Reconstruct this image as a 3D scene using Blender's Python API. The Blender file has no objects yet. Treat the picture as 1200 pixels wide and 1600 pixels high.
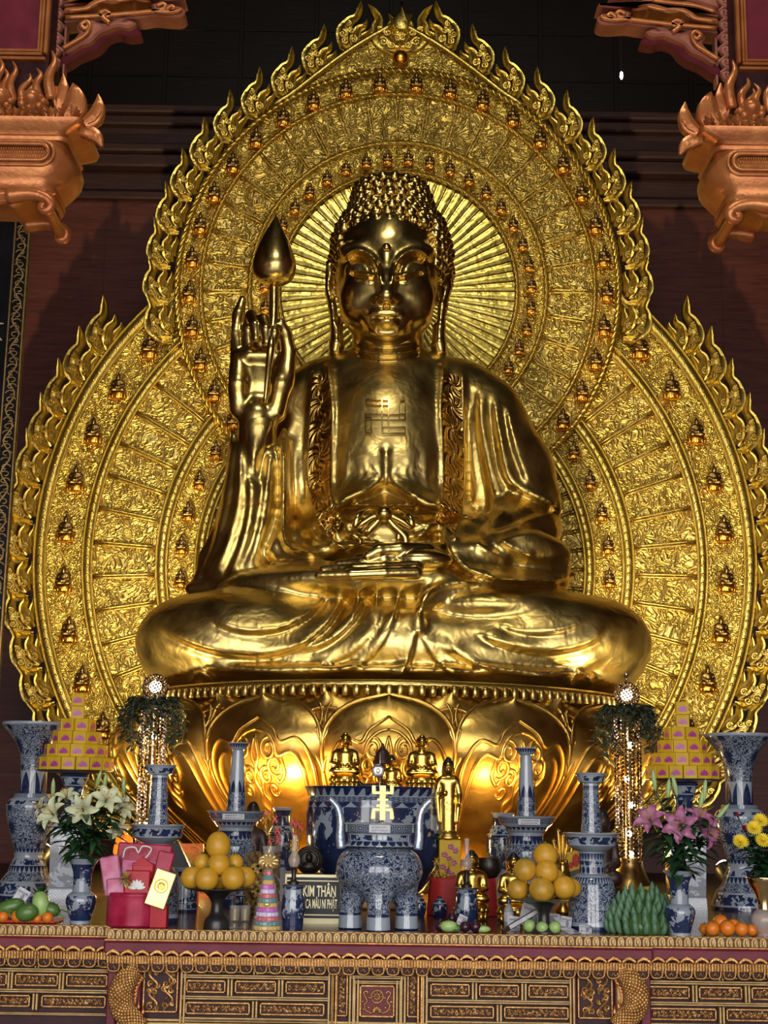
import bpy, math, random
import numpy as np
from mathutils import Vector, Matrix
random.seed(7)
rng = np.random.default_rng(7)
PI = math.pi
sc = bpy.context.scene
COL = sc.collection
# ------------------------------------------------------------------ camera model
FPX, PITCH, ROLL = 2311.0, math.radians(11.5), math.radians(0.85)
CAM = np.array([0.0, 0.0, 1.685])
TZ = 1.095                                   # altar top height
cp, sp, cr, sr = math.cos(PITCH), math.sin(PITCH), math.cos(ROLL), math.sin(ROLL)
def ray(px, py):
    x = (px - 600.0) / FPX; y = (800.0 - py) / FPX
    rc = x * cr - y * sr; uc = x * sr + y * cr
    return rc, cp - uc * sp, sp + uc * cp
def P(px, py, Y):
    a, b, c = ray(px, py); t = Y / b
    return Vector((a * t, Y, CAM[2] + c * t))
def PZ(px, py, z=None):
    a, b, c = ray(px, py); t = ((TZ if z is None else z) - CAM[2]) / c
    return Vector((a * t, b * t, TZ if z is None else z))
def depth(p): return p[1] * cp + (p[2] - CAM[2]) * sp
def mpx(p): return depth(p) / FPX          # metres per pixel at a point
def project(x, y, z):
    d = y * cp + (z - CAM[2]) * sp
    rc = x / d; uc = (-(y) * sp + (z - CAM[2]) * cp) / d
    return 600.0 + (rc * cr + uc * sr) * FPX, 800.0 - (-rc * sr + uc * cr) * FPX
# ------------------------------------------------------------------ mesh builder
class MB:
    def __init__(s): s.v = []; s.f = []; s.m = []; s.uv = {}; s.cur = 0
    def add(s, vs, fs, uv=None, mats=None):
        o = len(s.v); s.v.extend([tuple(p) for p in vs])
        for i, f in enumerate(fs):
            s.f.append([o + k for k in f]); s.m.append(s.cur if mats is None else mats[i])
            if uv is not None: s.uv[len(s.f) - 1] = uv[i]
        return s
    def box(s, c, d, rot=None):
        hx, hy, hz = d[0] / 2, d[1] / 2, d[2] / 2
        vs = [Vector((x, y, z)) for z in (-hz, hz) for y in (-hy, hy) for x in (-hx, hx)]
        if rot is not None: vs = [rot @ v for v in vs]
        c = Vector(c)
        return s.add([v + c for v in vs], [(0, 2, 3, 1), (4, 5, 7, 6), (0, 1, 5, 4), (2, 6, 7, 3), (0, 4, 6, 2), (1, 3, 7, 5)])
    def bbox(s, c, d, b=0.004, rot=None):   # chamfered box
        hx, hy, hz = d[0] / 2, d[1] / 2, d[2] / 2
        b = min(b, hx * .45, hy * .45, hz * .45)
        vs = []; idx = {}
        for sx in (-1, 1):
            for sy in (-1, 1):
                for sz in (-1, 1):
                    for ax in range(3):
                        q = [sx * (hx - b), sy * (hy - b), sz * (hz - b)]
                        q[ax] = (sx * hx, sy * hy, sz * hz)[ax]
                        idx[(sx, sy, sz, ax)] = len(vs); vs.append(Vector(q))
        fs = []
        for ax in range(3):
            o1, o2 = [(1, 2), (2, 0), (0, 1)][ax]
            for sg in (-1, 1):
                q = []
                for a, bb in ((-1, -1), (1, -1), (1, 1), (-1, 1)):
                    k = [0, 0, 0]; k[ax] = sg; k[o1] = a; k[o2] = bb
                    q.append(idx[(k[0], k[1], k[2], ax)])
                fs.append(q if sg > 0 else q[::-1])
        for ax in range(3):
            o1, o2 = [(1, 2), (2, 0), (0, 1)][ax]
            for a in (-1, 1):
                for bb in (-1, 1):
                    k0 = [0, 0, 0]; k1 = [0, 0, 0]
                    k0[ax] = -1; k1[ax] = 1
                    for k in (k0, k1): k[o1] = a; k[o2] = bb
                    q = [idx[(*k0, o1)], idx[(*k1, o1)], idx[(*k1, o2)], idx[(*k0, o2)]]
                    fs.append(q[::-1] if a * bb > 0 else q)
        for sx in (-1, 1):
            for sy in (-1, 1):
                for sz in (-1, 1):
                    q = [idx[(sx, sy, sz, a)] for a in range(3)]
                    fs.append(q if sx * sy * sz > 0 else q[::-1])
        if rot is not None: vs = [rot @ v for v in vs]
        c = Vector(c)
        return s.add([v + c for v in vs], fs)
    def tube(s, pts, rad, n=8, cap=True, flat=None, closed=False):
        pts = [Vector(p) for p in pts]; N = len(pts)
        if not hasattr(rad, '__len__'): rad = [rad] * N
        vs = []; fs = []; prev = None
        for i in range(N):
            if closed: t = pts[(i + 1) % N] - pts[i - 1]
            else: t = pts[min(i + 1, N - 1)] - pts[max(i - 1, 0)]
            if t.length < 1e-9: t = Vector((0, 0, 1))
            t.normalize()
            if prev is None:
                up = Vector((0, 1, 0)) if abs(t.y) < .9 else Vector((1, 0, 0))
                a = t.cross(up).normalized()
            else:
                a = prev - t * prev.dot(t)
                a = a.normalized() if a.length > 1e-6 else t.orthogonal().normalized()
            prev = a; b = t.cross(a)
            for k in range(n):
                an = 2 * PI * k / n
                off = a * (math.cos(an) * rad[i]) + b * (math.sin(an) * rad[i])
                if flat: off.y *= flat
                vs.append(pts[i] + off)
        for i in range(N if closed else N - 1):
            for k in range(n):
                k2 = (k + 1) % n; j = (i + 1) % N
                fs.append((i * n + k, i * n + k2, j * n + k2, j * n + k))
        if cap and not closed:
            fs.append(list(range(n))[::-1]); fs.append([(N - 1) * n + k for k in range(n)])
        return s.add(vs, fs)
    def lathe(s, prof, n=32, c=(0, 0, 0), mats=None, sq=0.0, arc=2 * PI, rot0=0.0, cap=True):
        """prof: [(r,z)], mats: material per segment; sq: superellipse squareness; uv u=angle, v=0..1 in run of same material"""
        N = len(prof); vs = []; fs = []; uv = []; ms = []
        # v per point within its run
        for i, (r, z) in enumerate(prof):
            for k in range(n):
                an = rot0 + arc * k / n
                ca, sa = math.cos(an), math.sin(an)
                q = 1.0
                if sq: q = 1.0 / (abs(ca) ** sq + abs(sa) ** sq) ** (1.0 / sq)
                vs.append((c[0] + r * ca * q, c[1] + r * sa * q, c[2] + z))
        runs = []
        i = 0
        while i < N - 1:
            j = i
            while j + 1 < N - 1 and (mats is None or mats[j + 1] == mats[i]): j += 1
            L = [0.0]
            for q in range(i, j + 1): L.append(L[-1] + math.hypot(prof[q + 1][0] - prof[q][0], prof[q + 1][1] - prof[q][1]))
            for q in range(i, j + 1): runs.append((L[q - i] / (L[-1] + 1e-9), L[q - i + 1] / (L[-1] + 1e-9)))
            i = j + 1
        for i in range(N - 1):
            v0, v1 = runs[i]
            for k in range(n):
                k2 = (k + 1) % n
                fs.append((i * n + k, i * n + k2, (i + 1) * n + k2, (i + 1) * n + k))
                uv.append(((k / n, v0), ((k + 1) / n, v0), ((k + 1) / n, v1), (k / n, v1)))
                ms.append(s.cur if mats is None else mats[i])
        if cap:
            if prof[0][0] > 1e-5:
                fs.append(list(range(n))[::-1]); uv.append([(0, 0)] * n); ms.append(ms[0])
            if prof[-1][0] > 1e-5:
                fs.append([(N - 1) * n + k for k in range(n)]); uv.append([(0, 0)] * n); ms.append(ms[-2])
        return s.add(vs, fs, uv, ms)
    def ell(s, c, r, n=12, m=8, rot=None):
        vs = [];
        for i in range(m + 1):
            th = PI * i / m
            for k in range(n):
                ph = 2 * PI * k / n
                v = Vector((r[0] * math.sin(th) * math.cos(ph), r[1] * math.sin(th) * math.sin(ph), -r[2] * math.cos(th)))
                if rot is not None: v = rot @ v
                vs.append(v + Vector(c))
        fs = [(i * n + k, i * n + (k + 1) % n, (i + 1) * n + (k + 1) % n, (i + 1) * n + k) for i in range(m) for k in range(n)]
        return s.add(vs, fs)
    def prism(s, outline, y0, y1, bev=0.0, fn=None):
        """outline [(x,z)] extruded along y (y1 = front, smaller), with a chamfer on the front face."""
        A = sum(outline[i - 1][0] * outline[i][1] - outline[i][0] * outline[i - 1][1] for i in range(len(outline)))
        if A < 0: outline = outline[::-1]
        n = len(outline); back = [(x, y0, z) for x, z in outline]
        lay = [back]
        if bev > 0:
            lay.append([(x, y1 + bev, z) for x, z in outline])
            ins = []
            for i in range(n):
                p0 = Vector(outline[i - 1]); p1 = Vector(outline[i]); p2 = Vector(outline[(i + 1) % n])
                d1 = (p1 - p0); d2 = (p2 - p1)
                d1 = d1.normalized() if d1.length > 1e-9 else Vector((1, 0)); d2 = d2.normalized() if d2.length > 1e-9 else d1
                nn = Vector((-d1.y - d2.y, d1.x + d2.x))
                nn = nn.normalized() if nn.length > 1e-6 else Vector((-d1.y, d1.x))
                q = p1 + nn * bev
                ins.append((q.x, y1, q.y))
            lay.append(ins)
        else: lay.append([(x, y1, z) for x, z in outline])
        vs = [p for l in lay for p in l]; fs = []
        for a in range(len(lay) - 1):
            for i in range(n):
                j = (i + 1) % n
                fs.append((a * n + i, a * n + j, (a + 1) * n + j, (a + 1) * n + i))
        fs.append([(len(lay) - 1) * n + i for i in range(n)]); fs.append(list(range(n))[::-1])
        if fn: vs = [fn(*p) for p in vs]
        return s.add(vs, fs)
    def grid(s, fn, nu, nv, closed=False, uvs=False):
        vs = [fn(i / nu, j / nv) for j in range(nv + 1) for i in range(nu + (0 if closed else 1))]
        w = nu if closed else nu + 1
        fs = []; uv = []
        for j in range(nv):
            for i in range(nu):
                i2 = (i + 1) % w if closed else i + 1
                fs.append((j * w + i, j * w + i2, (j + 1) * w + i2, (j + 1) * w + i))
                uv.append(((i / nu, j / nv), ((i + 1) / nu, j / nv), ((i + 1) / nu, (j + 1) / nv), (i / nu, (j + 1) / nv)))
        return s.add(vs, fs, uv)
    def mesh(s, name, mats, smooth=True, angle=None):
        me = bpy.data.meshes.new(name)
        me.from_pydata([tuple(v) for v in s.v], [], s.f)
        for m in (mats if isinstance(mats, (list, tuple)) else [mats]): me.materials.append(m)
        me.polygons.foreach_set('material_index', s.m)
        if s.uv:
            ul = me.uv_layers.new(name='UVMap')
            for p in me.polygons:
                u = s.uv.get(p.index)
                if u:
                    for li, q in zip(p.loop_indices, u): ul.data[li].uv = q
        if smooth:
            me.polygons.foreach_set('use_smooth', [True] * len(me.polygons))
            if angle is not None: me.set_sharp_from_angle(angle=math.radians(angle))
        me.update()
        return me
def tag(o, label=None, cat=None, group=None, kind=None):
    if label: o['label'] = label
    if cat: o['category'] = cat
    if group: o['group'] = group
    if kind: o['kind'] = kind
    return o
def thing(name, label, cat, loc=(0, 0, 0), group=None, rotz=0.0):
    o = bpy.data.objects.new(name, None); COL.objects.link(o)
    o.empty_display_size = .05
    o.location = loc; o.rotation_euler = (0, 0, rotz)
    return tag(o, label, cat, group)
def obj(name, me, parent=None, loc=None, rot=None, label=None):
    o = bpy.data.objects.new(name, me); COL.objects.link(o)
    if parent is not None: o.parent = parent
    if loc is not None: o.location = loc
    if rot is not None: o.rotation_euler = rot
    if label: o['label'] = label
    return o
def build(name, mb, mats, parent=None, loc=None, rot=None, smooth=True, angle=None, label=None):
    return obj(name, mb.mesh(name, mats, smooth, angle), parent, loc, rot, label)
def wbuild(name, mb, mats, parent, **k):      # mesh given in world space, parent an unrotated top-level empty
    b = parent.location
    mb.v = [(v[0] - b.x, v[1] - b.y, v[2] - b.z) for v in mb.v]
    return build(name, mb, mats, parent, **k)
def copy_tree(o, parent=None, label=None):
    c = o.copy(); COL.objects.link(c)
    if parent is not None: c.parent = parent
    if label: c['label'] = label
    for ch in list(o.children): copy_tree(ch, c)
    return c
def struct(name, mb, mat, smooth=False, **k):
    o = build(name, mb, mat, smooth=smooth, **k); o['kind'] = 'structure'; return o
def spline(pts, n=8, closed=False):
    """Catmull-Rom through tuples of any dimension."""
    pts = [np.array(p, float) for p in pts]; N = len(pts); out = []
    if N < 3 and not closed:
        return [tuple(pts[0] + (pts[-1] - pts[0]) * t / n) for t in range(n + 1)]
    for i in range(N if closed else N - 1):
        p1 = pts[i]; p2 = pts[(i + 1) % N]
        p0 = pts[i - 1] if (i > 0 or closed) else 2 * p1 - p2
        p3 = pts[(i + 2) % N] if (i + 2 < N or closed) else 2 * p2 - p1
        for k in range(n):
            t = k / n
            out.append(tuple(.5 * (2 * p1 + (p2 - p0) * t + (2 * p0 - 5 * p1 + 4 * p2 - p3) * t * t + (3 * p1 - p0 - 3 * p2 + p3) * t ** 3)))
    if not closed: out.append(tuple(pts[-1]))
    return out
def Rz(a): return Matrix.Rotation(a, 3, 'Z')
def Rx(a): return Matrix.Rotation(a, 3, 'X')
def Ry(a): return Matrix.Rotation(a, 3, 'Y')
# ------------------------------------------------------------------ sdf sculpting
def sdf_ell(c, r, rot=None):
    c = np.array(c); r = np.array(r, float)
    M = None if rot is None else np.array(rot).T
    def f(x, y, z):
        a, b, d = x - c[0], y - c[1], z - c[2]
        if M is not None:
            a, b, d = (M[0, 0] * a + M[0, 1] * b + M[0, 2] * d, M[1, 0] * a + M[1, 1] * b + M[1, 2] * d, M[2, 0] * a + M[2, 1] * b + M[2, 2] * d)
        k0 = np.sqrt((a / r[0]) ** 2 + (b / r[1]) ** 2 + (d / r[2]) ** 2)
        k1 = np.sqrt((a / r[0] ** 2) ** 2 + (b / r[1] ** 2) ** 2 + (d / r[2] ** 2) ** 2) + 1e-9
        return k0 * (k0 - 1) / k1
    R = r.max() if rot is not None else r
    return f, c - R, c + R
def sdf_cap(a, b, r1, r2=None, sy=1.0):
    a = np.array(a, float); b = np.array(b, float); r2 = r1 if r2 is None else r2
    ab = b - a; L = float(ab @ ab) + 1e-12
    def f(x, y, z):
        t = np.clip(((x - a[0]) * ab[0] + (y - a[1]) * ab[1] + (z - a[2]) * ab[2]) / L, 0, 1)
        return np.sqrt((x - a[0] - t * ab[0]) ** 2 + ((y - a[1] - t * ab[1]) / sy) ** 2 + (z - a[2] - t * ab[2]) ** 2) - (r1 + (r2 - r1) * t)
    R = max(r1, r2) * max(1, sy)
    return f, np.minimum(a, b) - R, np.maximum(a, b) + R
class Grid:
    def __init__(s, lo, hi, h):
        s.lo = np.array(lo, float); s.h = h
        s.n = np.ceil((np.array(hi) - s.lo) / h).astype(int) + 1
        s.F = np.full(s.n, 1.0, np.float32)
        s.ax = [(s.lo[i] + h * np.arange(s.n[i])).astype(np.float32) for i in range(3)]
    def sl(s, lo, hi, pad):
        i0 = np.clip(np.floor((lo - pad - s.lo) / s.h).astype(int), 0, s.n); i1 = np.clip(np.ceil((hi + pad - s.lo) / s.h).astype(int) + 1, 0, s.n)
        q = tuple(slice(a, b) for a, b in zip(i0, i1))
        return q, s.ax[0][q[0]][:, None, None], s.ax[1][q[1]][None, :, None], s.ax[2][q[2]][None, None, :]
    def un(s, prim, k=0.0):
        f, lo, hi = prim; q, x, y, z = s.sl(lo, hi, k + 4 * s.h)
        A = s.F[q]; B = f(x, y, z).astype(np.float32)
        if k <= 0: s.F[q] = np.minimum(A, B)
        else:
            hh = np.clip(.5 + .5 * (A - B) / k, 0, 1); s.F[q] = A * (1 - hh) + B * hh - k * hh * (1 - hh)
        return s
    def sub(s, prim, k=0.0):
        f, lo, hi = prim; q, x, y, z = s.sl(lo, hi, k + 4 * s.h)
        A = s.F[q]; B = -f(x, y, z).astype(np.float32)
        if k <= 0: s.F[q] = np.maximum(A, B)
        else:
            hh = np.clip(.5 - .5 * (A - B) / k, 0, 1); s.F[q] = A * (1 - hh) + B * hh + k * hh * (1 - hh)
        return s
    def chain(s, pts, rs, k=0.02, sy=1.0, join=None):
        """one capsule chain (unioned hard-smooth first) joined with k."""
        for i in range(len(pts) - 1): s.un(sdf_cap(pts[i], pts[i + 1], rs[i], rs[i + 1], sy), k)
        return s
    def surf(s, px, py, y0=None):
        """first surface hit along the camera ray through a pixel."""
        a, b, c = ray(px, py)
        Y = np.arange(s.ax[1][0], s.ax[1][-1], s.h * .5); t = Y / b
        X = a * t; Z = CAM[2] + c * t
        g = [(X - s.lo[0]) / s.h, (Y - s.lo[1]) / s.h, (Z - s.lo[2]) / s.h]
        ok = np.ones(len(Y), bool)
        for i in range(3): ok &= (g[i] >= 0) & (g[i] < s.n[i] - 1)
        I = [np.clip(gi.astype(int), 0, s.n[i] - 2) for i, gi in enumerate(g)]; Fr = [np.clip(gi - ii, 0, 1) for gi, ii in zip(g, I)]
        V = 0
        for dx in (0, 1):
            for dy in (0, 1):
                for dz in (0, 1):
                    w = (Fr[0] if dx else 1 - Fr[0]) * (Fr[1] if dy else 1 - Fr[1]) * (Fr[2] if dz else 1 - Fr[2])
                    V = V + w * s.F[I[0] + dx, I[1] + dy, I[2] + dz]
        V = np.where(ok, V, 1.0); hit = np.nonzero(V < 0)[0]
        if len(hit) == 0: return None
        i = hit[0]
        if i > 0:
            w = V[i - 1] / (V[i - 1] - V[i] + 1e-9); yy = Y[i - 1] + w * (Y[i] - Y[i - 1])
        else: yy = Y[0]
        return P(px, py, float(yy))
    def press(s, dmap, ox, oy, sc_, fside):
        """push the front surface in/out by a relief drawn over the front view: dmap metres, sampled where each voxel projects."""
        band = np.nonzero(np.abs(s.F) < .12)
        x = s.ax[0][band[0]]; y = s.ax[1][band[1]]; z = s.ax[2][band[2]]
        u, v = project(x, y, z)
        u = (u - ox) * sc_; v = (v - oy) * sc_
        H, W = dmap.shape
        ok = (u >= 0) & (u < W - 1.01) & (v >= 0) & (v < H - 1.01)
        u = np.clip(u, 0, W - 1.02); v = np.clip(v, 0, H - 1.02)
        iu = u.astype(int); iv = v.astype(int); fu = u - iu; fv = v - iv
        d = (dmap[iv, iu] * (1 - fu) * (1 - fv) + dmap[iv, iu + 1] * fu * (1 - fv) + dmap[iv + 1, iu] * (1 - fu) * fv + dmap[iv + 1, iu + 1] * fu * fv)
        s.F[band] -= np.where(ok & fside(x, y, z), d, 0).astype(np.float32)
    def blur(s, n=1):
        for _ in range(n):
            for a in range(3):
                A = np.pad(s.F, [(1, 1) if i == a else (0, 0) for i in range(3)], mode='edge')
                i0 = [slice(None)] * 3; i1 = list(i0); i2 = list(i0)
                i0[a] = slice(0, -2); i1[a] = slice(1, -1); i2[a] = slice(2, None)
                s.F = .25 * A[tuple(i0)] + .5 * A[tuple(i1)] + .25 * A[tuple(i2)]
        return s
    def nets(s, smooth=2):
        F = s.F; n = s.n; ins = F < 0
        c = [ins[i:n[0] - 1 + i, j:n[1] - 1 + j, k:n[2] - 1 + k] for i in (0, 1) for j in (0, 1) for k in (0, 1)]
        tot = sum(a.astype(np.int8) for a in c)
        cells = np.argwhere((tot > 0) & (tot < 8)); ci, cj, ck = cells.T
        idx = np.full(n - 1, -1, np.int32); idx[ci, cj, ck] = np.arange(len(cells))
        acc = np.zeros((len(cells), 3)); cnt = np.zeros(len(cells))
        cor = [(i, j, k) for i in (0, 1) for j in (0, 1) for k in (0, 1)]
        val = {q: F[ci + q[0], cj + q[1], ck + q[2]] for q in cor}
        for a in range(3):
            for q in cor:
                if q[a]: continue
                q2 = tuple(1 if i == a else q[i] for i in range(3))
                A, B = val[q], val[q2]; m = (A < 0) != (B < 0)
                t = np.where(m, A / np.where(m, A - B, 1), 0)
                for d in range(3): acc[:, d] += np.where(m, q[d] + (t if d == a else 0), 0)
                cnt += m
        V = (cells + acc / cnt[:, None]) * s.h + s.lo
        quads = []
        for a in range(3):
            b, d = (a + 1) % 3, (a + 2) % 3
            s0 = [slice(None)] * 3; s1 = [slice(None)] * 3
            s0[a] = slice(0, -1); s1[a] = slice(1, None)
            for ax in (b, d): s0[ax] = slice(1, -1); s1[ax] = slice(1, -1)
            A = ins[tuple(s0)]; B = ins[tuple(s1)]; e = np.argwhere(A != B)
            if not len(e): continue
            flip = A[tuple(e.T)]
            g = e.copy(); g[:, b] += 1; g[:, d] += 1
            def cell(db, dd):
                q = g.copy(); q[:, b] += db; q[:, d] += dd
                return idx[q[:, 0], q[:, 1], q[:, 2]]
            Q = np.stack([cell(-1, -1), cell(0, -1), cell(0, 0), cell(-1, 0)], 1)
            Q[~flip] = Q[~flip][:, ::-1]
            quads.append(Q)
        Q = np.concatenate(quads); Q = Q[(Q >= 0).all(1)]
        for _ in range(smooth):
            S = np.zeros_like(V); N = np.zeros(len(V))
            for i in range(4):
                for o in (1, 3):
                    np.add.at(S, Q[:, i], V[Q[:, (i + o) % 4]]); np.add.at(N, Q[:, i], 1)
            V = .5 * V + .5 * S / np.maximum(N, 1)[:, None]
        return V, Q
def np_mesh(name, V, Q, mats, off=(0, 0, 0), matidx=None):
    me = bpy.data.meshes.new(name)
    me.vertices.add(len(V)); me.vertices.foreach_set('co', (V - np.array(off)).astype(np.float32).ravel())
    me.loops.add(len(Q) * 4); me.loops.foreach_set('vertex_index', Q.astype(np.int32).ravel())
    me.polygons.add(len(Q)); me.polygons.foreach_set('loop_start', np.arange(len(Q), dtype=np.int32) * 4)
    me.polygons.foreach_set('use_smooth', np.ones(len(Q), bool))
    for m in (mats if isinstance(mats, (list, tuple)) else [mats]): me.materials.append(m)
    if matidx is not None: me.polygons.foreach_set('material_index', matidx.astype(np.int32))
    me.update(calc_edges=True); me.validate()
    return me
class Relief:
    """a relief drawing in photo pixels: ridges, grooves and steps in metres."""
    def __init__(s, x0, y0, x1, y1, sc_=1.0):
        s.x0, s.y0, s.sc = x0, y0, sc_
        W, H = int((x1 - x0) * sc_), int((y1 - y0) * sc_)
        s.X, s.Y = np.meshgrid(x0 + np.arange(W) / sc_, y0 + np.arange(H) / sc_)
        s.d = np.zeros((H, W))
    def line(s, pts, amp, w, kind='ridge', taper=True, n=6):
        pts = np.array(spline(pts, n)); best = np.full(s.X.shape, 1e9); sd = np.zeros_like(best); tt = np.zeros_like(best)
        N = len(pts) - 1
        for i in range(N):
            a, b = pts[i], pts[i + 1]; ab = b - a; L = ab @ ab + 1e-9
            t = np.clip(((s.X - a[0]) * ab[0] + (s.Y - a[1]) * ab[1]) / L, 0, 1)
            dx = s.X - a[0] - t * ab[0]; dy = s.Y - a[1] - t * ab[1]; d = np.hypot(dx, dy)
            m = d < best
            best[m] = d[m]; sd[m] = (np.sign(ab[0] * dy - ab[1] * dx) * d)[m]; tt[m] = ((i + t) / N)[m]
        e = np.ones_like(tt)
        if taper: e = np.clip(np.minimum(tt, 1 - tt) * 6, 0, 1); e = e * e * (3 - 2 * e)
        if kind == 'ridge': g = np.exp(-(best / w) ** 2)
        elif kind == 'fold':   # right-hand side (positive) falls away sharply, the other side swells softly
            g = np.where(sd < 0, np.exp(-(best / (3.2 * w)) ** 2), np.exp(-(best / (.55 * w)) ** 2)) - .55 * np.exp(-((sd - 1.3 * w) / w) ** 2)
        s.d += amp * g * e
        return s
# ------------------------------------------------------------------ materials
class NT:
    def __init__(s, name):
        s.m = bpy.data.materials.new(name); s.m.use_nodes = True
        s.t = s.m.node_tree; s.b = s.t.nodes['Principled BSDF']; s._tc = None
    def n(s, typ, **kw):
        nd = s.t.nodes.new(typ)
        for k, v in kw.items():
            if k in nd.inputs: s.set(nd, k, v)
            else: setattr(nd, k, v)
        return nd
    def set(s, nd, k, v):
        if isinstance(v, bpy.types.NodeSocket): s.t.links.new(v, nd.inputs[k])
        else:
            if isinstance(v, tuple) and len(v) == 3 and nd.inputs[k].type == 'RGBA': v = (*v, 1)
            nd.inputs[k].default_value = v
    def tc(s, w='Object'):
        if s._tc is None: s._tc = s.t.nodes.new('ShaderNodeTexCoord')
        return s._tc.outputs[w]
    def noise(s, sc_, det=3, vec=None, rough=.5, dist=0):
        nd = s.n('ShaderNodeTexNoise', Scale=sc_, Detail=det, Roughness=rough, Distortion=dist)
        s.set(nd, 'Vector', vec if vec is not None else s.tc()); return nd
    def math(s, op, a, b=0.0, c=0.0):
        nd = s.n('ShaderNodeMath'); nd.operation = op
        for i, q in enumerate((a, b, c)): s.set(nd, i, q)
        return nd.outputs[0]
    def ramp(s, fac, stops, interp='LINEAR'):
        nd = s.n('ShaderNodeValToRGB'); cr_ = nd.color_ramp; cr_.interpolation = interp
        while len(cr_.elements) < len(stops): cr_.elements.new(.5)
        for e, (p, c) in zip(cr_.elements, stops):
            e.position = p; e.color = (*c, 1) if hasattr(c, '__len__') else (c, c, c, 1)
        s.set(nd, 'Fac', fac); return nd.outputs['Color']
    def mix(s, fac, a, b):
        nd = s.n('ShaderNodeMix', data_type='RGBA')
        for k, v in ((0, fac), (6, a), (7, b)):
            if isinstance(v, bpy.types.NodeSocket): s.t.links.new(v, nd.inputs[k])
            else: nd.inputs[k].default_value = (*v, 1) if isinstance(v, tuple) and len(v) == 3 else v
        return nd.outputs[2]
    def mapping(s, vec, sc_=(1, 1, 1), loc=(0, 0, 0), rot=(0, 0, 0)):
        nd = s.n('ShaderNodeMapping'); s.set(nd, 'Vector', vec)
        nd.inputs['Scale'].default_value = sc_; nd.inputs['Location'].default_value = loc; nd.inputs['Rotation'].default_value = rot
        return nd.outputs[0]
    def bump(s, h, strength=.5, dist=.01, prev=None):
        nd = s.n('ShaderNodeBump', Strength=strength, Distance=dist); s.set(nd, 'Height', h)
        if prev is not None: s.set(nd, 'Normal', prev)
        s.set(s.b, 'Normal', nd.outputs[0]); return nd.outputs[0]
    def p(s, **kw):
        al = dict(col='Base Color', rough='Roughness', metal='Metallic', coat='Coat Weight', trans='Transmission Weight', ior='IOR',
                  em='Emission Color', es='Emission Strength', sub='Subsurface Weight', alpha='Alpha', spec='Specular IOR Level')
        for k, v in kw.items(): s.set(s.b, al[k], v)
        return s
def simple(name, col, rough=.5, metal=0.0, **kw):
    return NT(name).p(col=col, rough=rough, metal=metal, **kw).m
def varied(name, c1, c2, sc_=6, rough=.5, metal=0.0, bs=0.0, bsc=30, **kw):
    t = NT(name); nz = t.noise(sc_, 4)
    t.p(col=t.ramp(nz.outputs[0], [(.3, c1), (.7, c2)]), rough=rough, metal=metal, **kw)
    if bs: t.bump(t.noise(bsc, 3).outputs[0], bs, .01)
    return t.m
def gold(name, c1, c2, r0=.16, r1=.3, dent=.35, dsc=3.0, dd=.05, fine=.0, fsc=60):
    t = NT(name)
    nz = t.noise(1.7, 4); t.p(col=t.ramp(nz.outputs[0], [(.35, c1), (.68, c2)]), metal=1.0)
    r = t.noise(5, 4); t.p(rough=t.ramp(r.outputs[0], [(.3, r0), (.75, r1)]))
    v = t.noise(dsc, 2.2, rough=.55, dist=.4)
    nb = t.bump(v.outputs[0], dent, dd)
    if fine: t.bump(t.noise(fsc, 2).outputs[0], fine, .01, nb)
    return t.m
M = {}
M['gold'] = gold('statue_gold', (.58, .41, .115), (.76, .58, .21), .28, .42, .5, 7, .022)
M['gold_head'] = gold('polished_gold', (.62, .45, .14), (.77, .59, .22), .19, .30, .3, 5, .02)
M['lotus'] = gold('lotus_gold', (.60, .37, .08), (.78, .52, .14), .28, .44, .4, 8, .014)
M['gold_small'] = gold('small_gold', (.72, .45, .08), (.86, .58, .14), .2, .3, .1, 30, .004)
M['gold_dark'] = gold('aged_gold', (.25, .15, .05), (.42, .26, .08), .28, .42, .2, 18, .01)
M['seat_gold'] = gold('orange_gold', (.85, .36, .04), (.95, .46, .07), .22, .32, .2, 20, .01)  # on the lotus seats the orange stands in for warm lamp light from below
M['flame'] = gold('flame_gold', (.66, .48, .09), (.82, .62, .16), .28, .40, .3, 14, .02, .25, 60)
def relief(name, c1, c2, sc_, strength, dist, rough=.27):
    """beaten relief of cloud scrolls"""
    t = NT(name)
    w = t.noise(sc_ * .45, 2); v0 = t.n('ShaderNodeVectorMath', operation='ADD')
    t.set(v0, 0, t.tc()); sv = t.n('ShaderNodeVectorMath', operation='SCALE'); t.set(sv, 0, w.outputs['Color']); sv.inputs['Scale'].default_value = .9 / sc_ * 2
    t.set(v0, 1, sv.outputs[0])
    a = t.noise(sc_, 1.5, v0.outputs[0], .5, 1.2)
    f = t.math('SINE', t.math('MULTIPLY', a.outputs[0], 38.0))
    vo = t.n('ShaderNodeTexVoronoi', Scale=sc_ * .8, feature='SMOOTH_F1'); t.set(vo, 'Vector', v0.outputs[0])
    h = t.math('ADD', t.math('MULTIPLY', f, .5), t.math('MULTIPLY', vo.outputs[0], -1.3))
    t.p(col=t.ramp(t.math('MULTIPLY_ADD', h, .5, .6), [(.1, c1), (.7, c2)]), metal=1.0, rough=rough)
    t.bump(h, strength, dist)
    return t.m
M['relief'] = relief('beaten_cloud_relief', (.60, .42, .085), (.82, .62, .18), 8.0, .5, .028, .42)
M['relief_fine'] = relief('beaten_scroll_band', (.64, .45, .08), (.82, .61, .16), 11.0, .5, .02, .38)
M['band'] = gold('band_gold', (.66, .47, .09), (.82, .61, .16), .30, .42, .35, 9, .02, .3, 50)
M['rays'] = gold('ray_gold', (.46, .35, .07), (.62, .48, .12), .22, .32, .4, 7, .02)
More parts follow.
